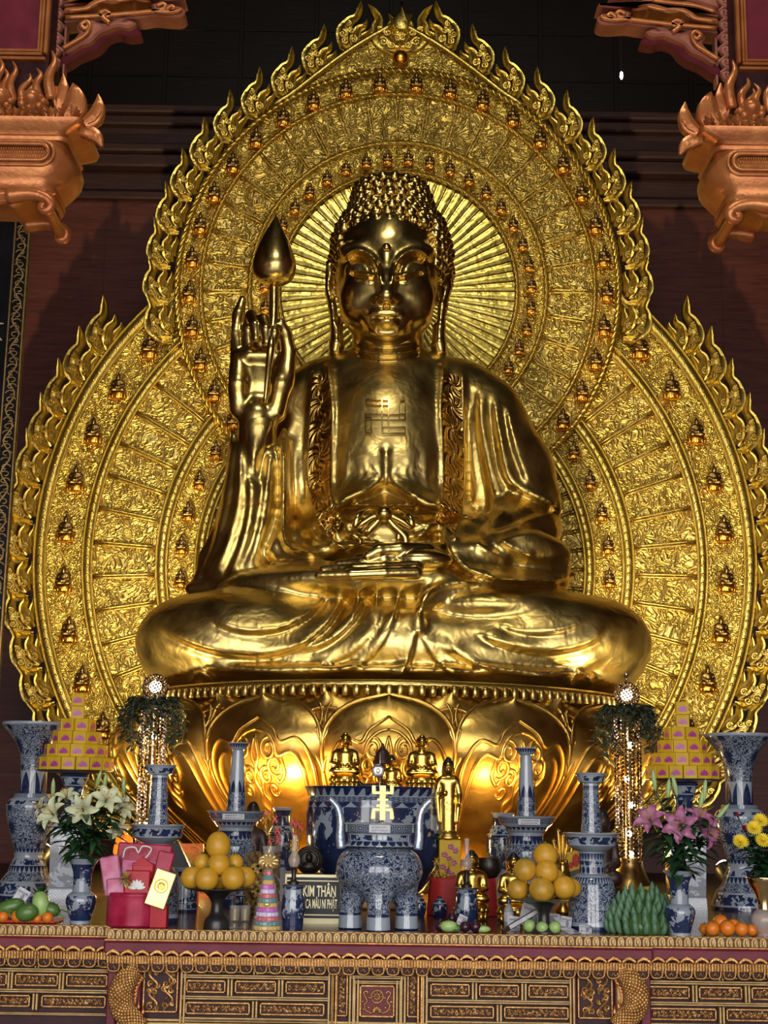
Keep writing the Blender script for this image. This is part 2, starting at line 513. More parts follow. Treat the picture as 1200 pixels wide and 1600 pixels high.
# collar bands: engraved flowers, from uv
t = NT('engraved_collar'); uv = t.tc('UV'); sx = t.n('ShaderNodeSeparateXYZ'); t.set(sx, 0, uv)
vv = t.math('FRACT', t.math('MULTIPLY', sx.outputs[1], 8.0)); uu = t.math('SUBTRACT', sx.outputs[0], .5)
dx = t.math('MULTIPLY', uu, 1.0); dy = t.math('SUBTRACT', vv, .5)
rad = t.math('SQRT', t.math('ADD', t.math('MULTIPLY', dx, dx), t.math('MULTIPLY', dy, dy)))
ang = t.math('ARCTAN2', dy, dx)
pet = t.math('SINE', t.math('ADD', t.math('MULTIPLY', ang, 9.0), t.math('MULTIPLY', rad, 14.0)))
edge = t.math('COMPARE', t.math('ABSOLUTE', uu), .43, .035)
hh = t.math('ADD', t.math('MULTIPLY', pet, .5), t.math('MULTIPLY', edge, 1.5))
t.p(col=t.ramp(t.math('MULTIPLY_ADD', hh, .4, .5), [(.1, (.34, .19, .05)), (.8, (.70, .45, .12))]), metal=1.0, rough=.25); t.bump(hh, .7, .015)
M['collar'] = t.m
# ---- wood / lacquer
def wood(name, c1, c2, stretch=(1.2, 1, 14), rough=.42, bs=.15):
    t = NT(name); v = t.mapping(t.tc(), stretch)
    n1 = t.noise(2.2, 6, v, .6, .4); n2 = t.noise(.5, 3)
    f = t.math('ADD', t.math('MULTIPLY', n1.outputs[0], .7), t.math('MULTIPLY', n2.outputs[0], .3))
    t.p(col=t.ramp(f, [(.3, c1), (.7, c2)]), rough=rough, spec=.22); t.bump(n1.outputs[0], bs, .01); return t.m
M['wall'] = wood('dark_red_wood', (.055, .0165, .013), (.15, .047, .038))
M['wall_up'] = wood('near_black_wood', (.004, .002, .0018), (.011, .006, .005))  # near-black tone, much darker than the lower wall wood
M['cornice'] = wood('cornice_wood', (.028, .012, .010), (.068, .032, .027))
M['altar_top'] = wood('altar_top_wood', (.045, .014, .010), (.11, .042, .03), (1, 6, 1), .18)
M['step'] = wood('step_wood', (.03, .014, .01), (.07, .034, .026), (1, 1, 9), .4)
M['maroon'] = varied('maroon_lacquer', (.11, .013, .022), (.17, .022, .038), 8, .42, spec=.25, bs=.1, bsc=40)
M['maroon_dk'] = varied('dark_maroon', (.022, .005, .007), (.05, .010, .014), 10, .5, spec=.25)
M['carve'] = varied('gilt_carving', (.30, .13, .035), (.52, .28, .085), 22, .36, .6, .35, 90)
M['carve_lt'] = varied('pale_gilt_rail', (.32, .19, .065), (.48, .32, .13), 16, .4, .35, .15, 60)
M['carve_or'] = varied('orange_gilt_carving', (.42, .12, .035), (.62, .24, .075), 7, .33, .45, .25, 40)
M['carve_red'] = varied('faded_red_wood', (.30, .085, .055), (.46, .17, .11), 6, .45, .1, .2, 40)
M['black_lacq'] = varied('black_lacquer', (.006, .006, .008), (.014, .014, .018), 5, .35, spec=.2)
M['ceil'] = varied('ceiling_wood', (.010, .005, .004), (.025, .013, .011), 3, .6)
M['floor'] = varied('stone_floor', (.34, .30, .26), (.46, .42, .37), 1.5, .25)
M['plaster'] = varied('plaster', (.16, .11, .09), (.24, .17, .14), 2, .7)
# ---- porcelain
GL = (.24, .285, .335); GL2 = (.33, .375, .43); BL = (.008, .015, .05); BL2 = (.02, .036, .105)
def porc(name, kind, sc_=30.0, nrep=8):
    t = NT(name); t.p(rough=.12, coat=.4)
    nz = t.noise(4, 2); white = t.ramp(nz.outputs[0], [(.3, GL), (.7, GL2)])
    bz = t.noise(sc_ * .9, 2); blue = t.ramp(bz.outputs[0], [(.35, BL), (.7, BL2)])
    if kind == 'white': t.p(col=white); return t.m
    if kind == 'navy': t.p(col=blue); return t.m
    uv = t.tc('UV'); sx = t.n('ShaderNodeSeparateXYZ'); t.set(sx, 0, uv); u, v = sx.outputs[0], sx.outputs[1]
    fu = t.math('FRACT', t.math('MULTIPLY', u, float(nrep))); cu = t.math('MULTIPLY', t.math('ABSOLUTE', t.math('SUBTRACT', fu, .5)), 2.0)
    def vine():
        a = t.noise(sc_, 1.6, None, .55, 1.4)
        k = t.math('FRACT', t.math('MULTIPLY', a.outputs[0], 5.0))
        return t.math('LESS_THAN', t.math('ABSOLUTE', t.math('SUBTRACT', k, .5)), .26)
    def flower(n, v0, rad, asp):
        f2 = t.math('SUBTRACT', t.math('FRACT', t.math('MULTIPLY', u, float(n))), .5)
        dx = t.math('MULTIPLY', f2, asp); dy = t.math('SUBTRACT', v, v0)
        r = t.math('SQRT', t.math('ADD', t.math('MULTIPLY', dx, dx), t.math('MULTIPLY', dy, dy)))
        a = t.math('ARCTAN2', dy, dx)
        k = t.math('MULTIPLY_ADD', t.math('SINE', t.math('MULTIPLY', a, 14.0)), .22 * rad, rad * .8)
        return t.math('LESS_THAN', r, k)
    if kind == 'vine': f = vine()
    elif kind == 'flower': f = t.math('MAXIMUM', vine(), t.math('MAXIMUM', flower(nrep, .5, .2, 1.0), t.math('MAXIMUM', flower(nrep, .06, .1, 1.0), flower(nrep, .94, .1, 1.0))))
    elif kind == 'lappet': f = t.math('LESS_THAN', cu, t.math('SUBTRACT', .92, t.math('POWER', v, 2.2)))
    elif kind == 'lappet_dn': f = t.math('LESS_THAN', cu, t.math('POWER', v, .6))
    elif kind == 'scallop': f = t.math('LESS_THAN', t.math('ADD', t.math('MULTIPLY', cu, cu), t.math('MULTIPLY', t.math('SUBTRACT', 1.0, v), t.math('SUBTRACT', 1.0, v))), .8)
    elif kind == 'teeth': f = t.math('LESS_THAN', fu, t.math('MULTIPLY_ADD', v, .5, .3))
    elif kind == 'key':
        b1 = t.math('LESS_THAN', t.math('ABSOLUTE', t.math('SUBTRACT', t.math('MAXIMUM', cu, t.math('MULTIPLY', t.math('ABSOLUTE', t.math('SUBTRACT', v, .5)), 2.0)), .8)), .1)
        b2 = t.math('LESS_THAN', t.math('ABSOLUTE', t.math('SUBTRACT', t.math('MAXIMUM', cu, t.math('MULTIPLY', t.math('ABSOLUTE', t.math('SUBTRACT', v, .5)), 2.0)), .38)), .11)
        f = t.math('MAXIMUM', b1, b2)
    elif kind == 'sprig':
        a = t.noise(sc_, 2, None, .6, .3); f = t.math('GREATER_THAN', t.math('SUBTRACT', a.outputs[0], t.math('MULTIPLY', cu, .10)), .455)
        f = t.math('MULTIPLY', f, t.math('LESS_THAN', t.math('ABSOLUTE', t.math('SUBTRACT', v, .5)), .38))
    elif kind == 'scene':
        a = t.noise(sc_, 4, None, .65, .5); b = t.noise(sc_ * .3, 2)
        f = t.math('GREATER_THAN', t.math('ADD', t.math('MULTIPLY', a.outputs[0], .55), t.math('MULTIPLY', b.outputs[0], .5)), .478)
    elif kind == 'diaper':
        w1 = t.math('SINE', t.math('MULTIPLY', t.math('ADD', t.math('MULTIPLY', u, float(nrep)), t.math('MULTIPLY', v, 3.0)), 6.283))
        w2 = t.math('SINE', t.math('MULTIPLY', t.math('SUBTRACT', t.math('MULTIPLY', u, float(nrep)), t.math('MULTIPLY', v, 3.0)), 6.283))
        f = t.math('GREATER_THAN', t.math('MAXIMUM', w1, w2), .35)
    elif kind == 'dots':
        dv = t.math('MULTIPLY', t.math('SUBTRACT', v, .5), 1.6); f = t.math('LESS_THAN', t.math('ADD', t.math('MULTIPLY', cu, cu), t.math('MULTIPLY', dv, dv)), .5)
    t.p(col=t.mix(f, white, blue)); return t.m
M['pW'] = porc('porcelain_white', 'white'); M['pB'] = porc('porcelain_navy', 'navy')
M['pV'] = porc('porcelain_vine', 'vine', 36); M['pV2'] = porc('porcelain_vine_small', 'vine', 52)
M['pF'] = porc('porcelain_flower_scroll', 'flower', 36, 4); M['pF2'] = porc('porcelain_flower_small', 'flower', 52, 4)
M['pL'] = porc('porcelain_lappet', 'lappet', 30, 8); M['pT'] = porc('porcelain_teeth', 'teeth', 30, 40)
M['pC'] = porc('porcelain_scallop', 'scallop', 30, 24); M['pK'] = porc('porcelain_key', 'key', 30, 22)
M['pS'] = porc('porcelain_sprig', 'sprig', 26, 8); M['pN'] = porc('porcelain_scene', 'scene', 24); M['pN2'] = porc('porcelain_scene_large', 'scene', 11)
M['pG'] = porc('porcelain_diaper', 'diaper', 30, 40); M['pD'] = porc('porcelain_dots', 'dots', 30, 14); M['pJ'] = porc('porcelain_small_lappet', 'lappet_dn', 30, 26)
PKEYS = ['pW', 'pB', 'pV', 'pV2', 'pF', 'pF2', 'pL', 'pT', 'pC', 'pK', 'pS', 'pN', 'pN2', 'pG', 'pD', 'pJ']
PM = [M[k] for k in PKEYS]; PI_ = {k[1:]: i for i, k in enumerate(PKEYS)}
# ---- assorted
M['bronze'] = varied('dark_bronze', (.025, .02, .016), (.06, .05, .04), 9, .38, .7, .2, 30)
M['brass'] = simple('brass', (.75, .55, .26), .2, 1.0)
M['steel'] = simple('steel', (.7, .7, .7), .25, 1.0)
M['silver_blue'] = varied('silver_blue_foil', (.25, .32, .45), (.6, .66, .75), 30, .25, .6, .3, 60)
M['black'] = varied('black_wood', (.012, .011, .011), (.028, .025, .023), 8, .35)
M['hair'] = simple('black_hair_paint', (.01, .01, .012), .35)
M['skin_dk'] = simple('dark_brown_robe', (.035, .014, .010), .4)
M['red'] = varied('red_cloth', (.36, .012, .012), (.52, .03, .025), 8, .6)
M['pinkwrap'] = varied('pink_wrapping', (.28, .006, .03), (.46, .03, .085), 12, .3, spec=.2)
M['redbox'] = varied('red_gift_card', (.36, .006, .014), (.48, .014, .03), 14, .3, spec=.2)
M['palepink'] = varied('pale_pink_foil', (.36, .05, .13), (.52, .24, .33), 14, .35, .1, spec=.12)
M['yellowbox'] = varied('yellow_card', (.52, .31, .012), (.62, .41, .03), 14, .4, spec=.15)
M['goldcard'] = varied('gold_card', (.62, .46, .12), (.78, .62, .24), 8, .25, .5)
M['lotuspink'] = varied('pink_lotus_print', (.30, .03, .18), (.46, .09, .30), 40, .35)
M['white'] = simple('white', (.75, .73, .70), .5)
M['paper'] = varied('banknote_paper', (.42, .42, .45), (.62, .62, .66), 50, .6)
M['note_ink'] = simple('banknote_print', (.22, .20, .27), .6)
M['orangesat'] = varied('orange_satin', (.85, .12, .008), (.98, .24, .015), 18, .5, bs=.4, bsc=22)  # saturated orange stands in for lamp light coming through the cloth
M['goldcloth'] = varied('gold_cloth', (.52, .34, .09), (.78, .58, .26), 10, .32, .45, .4, 28)
M['pomelo'] = varied('grapefruit_skin', (.50, .25, .015), (.66, .36, .03), 9, .42, bs=.12, bsc=160)
M['pomelo2'] = varied('grapefruit_blotched', (.34, .20, .02), (.66, .33, .025), 14, .42, bs=.12, bsc=160)
M['orange'] = varied('mandarin_skin', (.62, .14, .01), (.74, .21, .015), 9, .38, bs=.12, bsc=160)
M['mango'] = varied('green_mango', (.035, .10, .02), (.10, .20, .04), 8, .35)
M['guava'] = varied('guava_skin', (.24, .42, .10), (.40, .56, .20), 16, .4)
M['plum'] = simple('plum_skin', (.04, .008, .018), .3)
M['banana'] = varied('green_banana', (.06, .15, .075), (.14, .25, .13), 12, .5)
M['papaya'] = varied('orange_papaya', (.62, .30, .08), (.45, .38, .08), 6, .4)
M['leaf'] = varied('dark_leaf', (.008, .035, .012), (.03, .085, .03), 12, .35)
M['leaf2'] = varied('grey_green_leaf', (.035, .05, .03), (.10, .12, .075), 14, .4)
M['bud'] = varied('green_bud', (.22, .38, .12), (.45, .55, .25), 12, .4)
M['lily'] = varied('white_lily', (.46, .50, .24), (.68, .69, .52), 14, .5, sub=.1)
M['lilyp'] = varied('pink_lily', (.26, .03, .13), (.56, .28, .42), 22, .5, sub=.1)
M['mum'] = varied('yellow_petal', (.85, .60, .02), (.95, .78, .06), 14, .5)
M['rose'] = simple('rose_petal', (.22, .008, .02), .5)
M['pinkfl'] = simple('pink_artificial_flower', (.85, .22, .22), .5)
M['goldfl'] = simple('yellow_artificial_flower', (.75, .5, .08), .5)
M['glass'] = simple('clear_glass', (.9, .93, .95), .03, alpha=.16, spec=.9)
M['cello'] = simple('cellophane', (.9, .9, .9), .08, alpha=.12, spec=.8)
M['lampglass'] = simple('lamp_glass', (.75, .6, .5), .04, alpha=.3, spec=.9)
t = NT('crystal_bead'); nz = t.noise(45, 0); t.p(col=t.ramp(nz.outputs[0], [(.45, (.07, .04, .022)), (.66, (.7, .52, .36))]), rough=.08, metal=.75); M['crystal'] = t.m
M['water'] = simple('bottle_plastic', (.75, .8, .85), .06, 0, trans=.6, ior=1.3)
for nm, c in (('cy_red', (.6, .01, .05)), ('cy_teal', (.01, .22, .22)), ('cy_gold', (.72, .42, .03)), ('cy_mag', (.55, .03, .5)), ('cy_lil', (.6, .55, .78))):
    M[nm] = simple(nm, c, .25, coat=.5)
def emis(name, col, s): return NT(name).p(col=(0, 0, 0), em=col, es=s).m
M['bulb'] = emis('lit_bulb', (1, .80, .50), 7); M['flood'] = emis('lit_floodlight', (1, .93, .75), 18); M['led'] = emis('lit_led', (.95, .97, 1), 7)
M['glowglass'] = NT('orange_lantern_glass').p(col=(.8, .12, .01), rough=.1, em=(1, .16, .01), es=.9).m
M['sign_gold'] = simple('sign_gold_paint', (.78, .70, .42), .4, .2)
# ------------------------------------------------------------------ camera, world, room
cam = bpy.data.cameras.new('camera'); co = bpy.data.objects.new('camera', cam); COL.objects.link(co)
cam.sensor_fit = 'VERTICAL'; cam.sensor_height = 36; cam.sensor_width = 27; cam.lens = 36 * FPX / 1600
U = Vector((0, -sp, cp)); Xv = Vector((1, 0, 0)); Fw = Vector((0, cp, sp))
cx_ = Xv * cr + U * sr; cy_ = -Xv * sr + U * cr
# pixel x+ must map to world (cos r, sin r) as in ray(): right = x cr - y sr, up = x sr + y cr
co.matrix_world = Matrix(((cx_.x, cy_.x, -Fw.x, CAM[0]), (cx_.y, cy_.y, -Fw.y, CAM[1]), (cx_.z, cy_.z, -Fw.z, CAM[2]), (0, 0, 0, 1)))
cam.clip_end = 200
sc.camera = co
sc.view_settings.view_transform = 'Standard'; sc.view_settings.look = 'None'; sc.view_settings.gamma = 1; sc.view_settings.use_curve_mapping = False
sc.view_settings.exposure = .95
sc.cycles.use_denoising = True; sc.cycles.max_bounces = 8; sc.cycles.glossy_bounces = 5; sc.cycles.transmission_bounces = 8; sc.cycles.diffuse_bounces = 3
sc.cycles.sample_clamp_indirect = 6.0; sc.cycles.caustics_reflective = False; sc.cycles.caustics_refractive = False
w = bpy.data.worlds.new('sky'); sc.world = w; w.use_nodes = True
nt = w.node_tree; bg = nt.nodes['Background']
tcw = nt.nodes.new('ShaderNodeTexCoord'); sxw = nt.nodes.new('ShaderNodeSeparateXYZ'); nt.links.new(tcw.outputs['Generated'], sxw.inputs[0])
rw = nt.nodes.new('ShaderNodeValToRGB'); e = rw.color_ramp.elements
e[0].position = .46; e[0].color = (.40, .38, .34, 1); e[1].position = .5; e[1].color = (1, .97, .93, 1)
e2 = rw.color_ramp.elements.new(.75); e2.color = (.90, .93, 1.0, 1)
mm = nt.nodes.new('ShaderNodeMath'); mm.operation = 'MULTIPLY_ADD'; mm.inputs[1].default_value = .5; mm.inputs[2].default_value = .5
nt.links.new(sxw.outputs[2], mm.inputs[0]); nt.links.new(mm.outputs[0], rw.inputs[0]); nt.links.new(rw.outputs[0], bg.inputs[0])
bg.inputs[1].default_value = 3.6
HX, YB, YF, HZ = 7.5, 16.6, -6.0, 13.0      # hall half width, back wall, front opening, height
struct('floor', MB().box((0, (YB + YF) / 2, -.1), (2 * HX + .8, YB - YF + 1, .2)), M['floor'])
struct('ceiling', MB().box((0, (YB + YF) / 2, HZ + .1), (2 * HX + .8, YB - YF + 1, .2)), M['ceil'])
struct('wall_left', MB().box((-HX - .15, (YB + YF) / 2, HZ / 2), (.3, YB - YF + .6, HZ)), M['wall'])
struct('wall_right', MB().box((HX + .15, (YB + YF) / 2, HZ / 2), (.3, YB - YF + .6, HZ)), M['wall'])
# back wall: planked lower part, stepped cornice, dark panelled upper part
zc = P(600, 318, YB).z; zt = P(600, 190, YB).z
mb = MB().box((0, YB + .15, zc / 2), (2 * HX, .3, zc))
for k in range(-6, 7): mb.box((k * 1.22 + .3, YB - .004, zc / 2 - .1), (.012, .02, zc - .3))
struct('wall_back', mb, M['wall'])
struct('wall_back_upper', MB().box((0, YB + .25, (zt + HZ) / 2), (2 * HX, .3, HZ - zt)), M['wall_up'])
mb = MB()
for z, d, h in ((zc + .03, .10, .10), (zc + .22, .05, .26), (zc + .42, .22, .16), (zc + .55, .30, .10), (zc + .74, .16, .28), (zt - .14, .26, .12), (zt - .03, .34, .10)):
    mb.bbox((0, YB + .1 - d / 2, z), (2 * HX, d + .2, h), .02)
struct('trim_1', mb, M['cornice'], smooth=False)
mb = MB()
for k in range(-7, 8): mb.bbox((k * .92, YB + .095, (zt + HZ) / 2), (.05, .02, HZ - zt - .1), .012)
for k in range(1, 5): mb.bbox((0, YB + .097, zt + k * .62), (2 * HX, .014, .04), .006)
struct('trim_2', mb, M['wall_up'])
# front of the hall: tall open bays between columns, under a lintel
OPZ = 7.6
struct('wall_front', MB().box((0, YF, (OPZ + HZ) / 2), (2 * HX + .6, .4, HZ - OPZ)), M['plaster'])
for i, x in enumerate((-HX, -2.7, 2.7, HX)):
    struct('column_%d' % (i + 1), MB().lathe([(.5, 0), (.5, .25), (.36, .4), (.34, OPZ)], 28, (x, YF, 0)), M['maroon'], smooth=True)
# ------------------------------------------------------------------ lights
def area(name, loc, tgt, sx_, sy_, pw, col, portal=False):
    l = bpy.data.lights.new(name, 'AREA'); l.shape = 'RECTANGLE'; l.size = sx_; l.size_y = sy_; l.energy = pw; l.color = col
    if portal: l.cycles.is_portal = True
    o = bpy.data.objects.new(name, l); COL.objects.link(o); o.location = loc
    o.rotation_euler = (Vector(tgt) - Vector(loc)).to_track_quat('-Z', 'Y').to_euler(); return o
def spot(name, loc, tgt, pw, col, ang=60, blend=.6, r=.06):
    l = bpy.data.lights.new(name, 'SPOT'); l.energy = pw; l.color = col; l.spot_size = math.radians(ang); l.spot_blend = blend; l.shadow_soft_size = r
    o = bpy.data.objects.new(name, l); COL.objects.link(o); o.location = loc
    o.rotation_euler = (Vector(tgt) - Vector(loc)).to_track_quat('-Z', 'Y').to_euler(); return o
def point(name, loc, pw, col, r=.05):
    l = bpy.data.lights.new(name, 'POINT'); l.energy = pw; l.color = col; l.shadow_soft_size = r
    o = bpy.data.objects.new(name, l); COL.objects.link(o); o.location = loc; return o
area('door_portal', (0, YF - .3, OPZ / 2), (0, 5, OPZ / 2), 2 * HX, OPZ, 1, (1, 1, 1), True)

area('added_ceiling_fill', (0, 4.6, 12.4), (0, 12, 7), 2.6, 1.0, 130, (1, .92, .78))  # unseen fill without fixture, added for the reflection on the statue's forehead
# ------------------------------------------------------------------ the great seated statue
YS = 13.6
def L(px, py, f=0.0): return P(px, py, YS - f)
def S(px, py, f=0.0): return mpx(L(px, py, f))
def E(px, py, f, rx, rz, ry, rot=None):      # ellipsoid, rx/rz in pixels, ry metres
    s = S(px, py, f); return sdf_ell(L(px, py, f), (rx * s, ry, rz * s), rot)
def CH(G, pts, k, sy=1.0):                   # chain of (px,py,f,rpx)
    G.chain([L(*p[:3]) for p in pts], [p[3] * S(*p[:3]) for p in pts], k, sy)
base = P(612, 1088, YS)
statue = thing('buddha_statue', 'huge gilded seated Buddha statue with raised right hand on the lotus throne', 'statue', (base.x, YS, base.z))
# ---- robed body
lo = L(190, 1100, 0); hi = L(1035, 540, 0)
G = Grid((lo.x - .1, YS - 2.15, lo.z - .25), (hi.x + .1, YS + 1.0, hi.z + .1), .0185)
G.un(E(604, 740, 0, 140, 215, .62)); G.un(E(604, 690, .12, 112, 130, .62), .15)
G.un(sdf_cap(L(505, 612, 0), L(715, 612, 0), 52 * S(600, 612)), .25)
G.un(E(604, 850, .25, 165, 75, .75), .2)                         # belly / waist
CH(G, [(606, 596, .10, 56), (606, 620, .1, 66)], .10)           # neck root
# left arm (viewer right): shoulder, sleeve, forearm
CH(G, [(752, 648, .02, 64), (800, 740, .10, 62), (814, 815, .2, 61)], .16)
CH(G, [(812, 838, .3, 60), (770, 850, .75, 48), (705, 858, 1.1, 36)], .12)
G.un(E(800, 868, .92, 92, 38, .46), .10); G.un(E(735, 872, 1.22, 52, 28, .26), .10)
CH(G, [(850, 775, .25, 24), (868, 795, .35, 10)], .04)            # flared sleeve tip at the elbow
# right arm (viewer left): shoulder, raised forearm, hanging sleeve
CH(G, [(468, 640, .0, 52), (440, 740, .12, 50), (405, 830, .4, 46)], .14)
CH(G, [(404, 672, .80, 35), (401, 720, .76, 40), (398, 770, .7, 46), (390, 835, .62, 52), (380, 885, .58, 62)], .08)
CH(G, [(371, 664, .76, 8), (364, 720, .74, 13)], .04); CH(G, [(441, 662, .74, 8), (439, 720, .72, 12)], .04)
CH(G, [(372, 720, .72, 12), (358, 800, .62, 16), (330, 875, .6, 20), (308, 914, .6, 10)], .05)
CH(G, [(436, 715, .7, 10), (437, 800, .7, 14), (440, 860, .85, 18), (500, 893, 1.1, 14)], .05)
# lap and crossed legs
G.un(E(606, 925, .8, 262, 42, .85), .1)
G.un(E(402, 1003, .95, 186, 84, .80), .12); G.un(E(828, 1003, .95, 185, 82, .80), .12)
G.un(E(300, 1012, .72, 82, 79, .72), .10); G.un(E(930, 1014, .72, 82, 78, .72), .10)
G.un(E(520, 1018, 1.35, 150, 62, .38), .12); G.un(E(720, 1018, 1.38, 150, 62, .40), .12)
G.un(E(612, 1010, 1.25, 130, 72, .55), .1)
G.un(E(770, 955, 1.25, 125, 36, .48), .05)                      # folded shin on top
CH(G, [(300, 920, .62, 11), (400, 912, 1.0, 15), (480, 908, 1.35, 15), (560, 912, 1.55, 13)], .03)   # rolled cloth over the lap
CH(G, [(432, 888, 1.0, 12), (520, 892, 1.35, 13), (620, 902, 1.55, 12), (680, 897, 1.55, 10)], .03)
CH(G, [(505, 862, 1.0, 12), (560, 838, 1.1, 13), (600, 850, 1.2, 9)], .03)
CH(G, [(880, 908, .6, 14), (800, 915, 1.15, 16), (720, 922, 1.5, 14), (668, 940, 1.65, 13)], .03)
# cushion-like ends of the robe under the knees
for x in (315, 905): G.un(E(x, 1068, 1.0, 24, 15, .3), .03)
G.un(E(612, 1062, .9, 365, 18, .95), .04)
# cut off flat below
zb = P(612, 1079, YS - 1.2).z
i = int((zb - G.lo[2]) / G.h); G.F[:, :, :max(i, 0)] = np.maximum(G.F[:, :, :max(i, 0)], .02)
# robe relief
R = Relief(190, 540, 1040, 1100, .5)
ln = R.line
# chest
ln([(603, 690), (603, 735), (603, 758)], -.03, 6)
ln([(523, 796), (545, 778), (575, 766), (600, 752), (628, 766), (662, 785), (692, 796)], .075, 12, 'fold', False)
for s_ in (-1, 1): R.d += .085 * np.exp(-(((R.X - 603 - s_ * 44) / 44) ** 2 + ((R.Y - 728) / 40) ** 2) ** 1.3)
R.d -= .06 * ((R.X > 522) & (R.X < 692) & (R.Y > 790) & (R.Y < 850))
ln([(530, 800), (560, 806), (598, 801), (640, 806), (690, 803)], .05, 4)
ln([(528, 814), (560, 818), (598, 806), (650, 818), (690, 815)], .04, 4)
ln([(530, 832), (570, 840), (610, 845), (650, 838), (690, 830)], .03, 5)
# collar welts
ln([(512, 575), (518, 640), (517, 720), (518, 775), (534, 815), (560, 845)], .05, 6, taper=False)
ln([(693, 575), (690, 640), (694, 720), (692, 775), (680, 812), (655, 838)], .05, 6, taper=False)
ln([(490, 585), (484, 660), (482, 740), (492, 800), (516, 842), (540, 858)], .04, 5, taper=False)
ln([(722, 585), (724, 660), (726, 740), (722, 800), (712, 838)], .04, 5, taper=False)
# right-hand shoulder folds
for pts, a in (([(748, 600), (752, 680), (768, 770), (772, 835)], .05), ([(770, 605), (780, 690), (797, 752), (850, 782), (877, 796)], .085),
               ([(790, 625), (806, 700), (828, 760)], .05), ([(738, 620), (738, 720), (742, 800)], .035),
               ([(797, 755), (792, 790), (770, 815), (745, 838)], .028), ([(812, 770), (805, 800), (790, 822)], .02),
               ([(870, 800), (830, 812), (770, 838)], .04), ([(850, 830), (810, 838), (770, 850)], .03)):
    ln(pts, a * .8, 7, 'fold')
ln([(692, 838), (706, 868), (735, 893), (790, 905), (850, 906), (892, 902)], .07, 6, 'fold', False)
ln([(735, 842), (765, 862), (800, 880)], .035, 6); ln([(775, 838), (805, 858), (838, 872)], .03, 6)
# raised sleeve
for pts, a in (([(366, 665), (352, 760), (335, 850), (300, 918)], .03), ([(376, 672), (372, 770), (352, 850), (325, 908)], .055), ([(386, 700), (390, 790), (374, 860), (352, 905)], .05),
               ([(420, 690), (414, 780), (400, 850), (380, 895)], .05), ([(436, 670), (440, 760), (436, 820), (410, 880)], .05)):
    ln(pts, a * .6, 6, 'fold')
ln([(372, 660), (385, 720), (398, 745), (412, 715), (440, 655)], -.06, 10, taper=False)
ln([(446, 668), (446, 760), (444, 835), (462, 858), (520, 862)], .09, 7, 'ridge')
ln([(456, 680), (458, 780), (466, 830), (490, 845)], -.06, 9)
# legs
for pts, a, w in (([(240, 975), (275, 995), (330, 1016), (400, 1024), (460, 1012), (505, 982), (528, 950), (545, 922)], .075, 6), ([(318, 962), (370, 984), (430, 984), (480, 962), (512, 928)], .06, 6),
                  ([(452, 1020), (510, 1004), (552, 968), (575, 924)], .06, 6), ([(478, 1040), (540, 1026), (585, 980), (600, 925)], .055, 6), ([(520, 1052), (575, 1030), (610, 980), (622, 930)], .05, 6),
                  ([(603, 1080), (632, 1050), (648, 990), (652, 930)], .07, 6),
                  ([(678, 1000), (710, 1022), (770, 1045), (850, 1056), (915, 1044), (955, 1022)], .075, 6), ([(738, 985), (790, 1008), (860, 1018), (925, 1003), (948, 972)], .06, 6),
                  ([(660, 990), (680, 1030), (720, 1062)], .05, 6), ([(690, 985), (725, 1030), (775, 1060)], .04, 5), ([(770, 972), (820, 988), (880, 985), (925, 965)], .035, 5),
                  ([(250, 1058), (330, 1046), (420, 1052), (520, 1068), (600, 1080)], .03, 5), ([(655, 1078), (740, 1066), (840, 1072), (960, 1062)], .03, 5)):
    mid = 455 < pts[0][0] < 730
    ln(pts, a * (.34 if mid else .6), w * .8, 'fold')
ln([(656, 985), (662, 935), (700, 912), (790, 908), (882, 912)], .06, 7, taper=False)
for x in (560, 590, 625): ln([(x, 915), (x - 4, 940), (x - 14, 970)], .02, 5)
for x, s_ in ((318, 1), (905, -1)): ln([(x - 18 * s_, 1078), (x - 16 * s_, 1056), (x, 1052), (x + 14 * s_, 1066), (x + 4 * s_, 1076)], .05, 4)
G.press(R.d, R.x0, R.y0, R.sc, lambda x, y, z: (y < YS + .1))
V, Q = G.nets(3)
obj('robed_body', np_mesh('robed_body', V, Q, M['gold'], base_off := np.array(statue.location)), statue)
def onbody(px, py, lift=0.0):
    q = G.surf(px, py)
    if q is None: return None
    d = Vector(ray(px, py)).normalized(); return q - d * lift
# embossed collar bands laid on the body
def band(pl, pr, n, w=6):
    a = spline(pl, 6); b = spline(pr, 6); N = 46; mb = MB()
    def at(c, t):
        i = min(int(t * (len(c) - 1)), len(c) - 2); f = t * (len(c) - 1) - i
        return np.array(c[i]) * (1 - f) + np.array(c[i + 1]) * f
    def fn(u, v):
        q = at(a, v) * (1 - u) + at(b, v) * u
        return onbody(q[0], q[1], .012 + .035 * (1 - (2 * u - 1) ** 2)) or L(q[0], q[1], .7)
    mb.grid(fn, w, N); wbuild('collar_band', mb, M['collar'], statue)
band([(488, 590), (484, 660), (482, 740), (492, 800), (516, 842)], [(512, 580), (517, 640), (516, 720), (517, 775), (536, 818)], 40)
band([(694, 580), (691, 640), (695, 720), (693, 775), (682, 812)], [(720, 590), (723, 660), (725, 740), (721, 800), (710, 834)], 40)
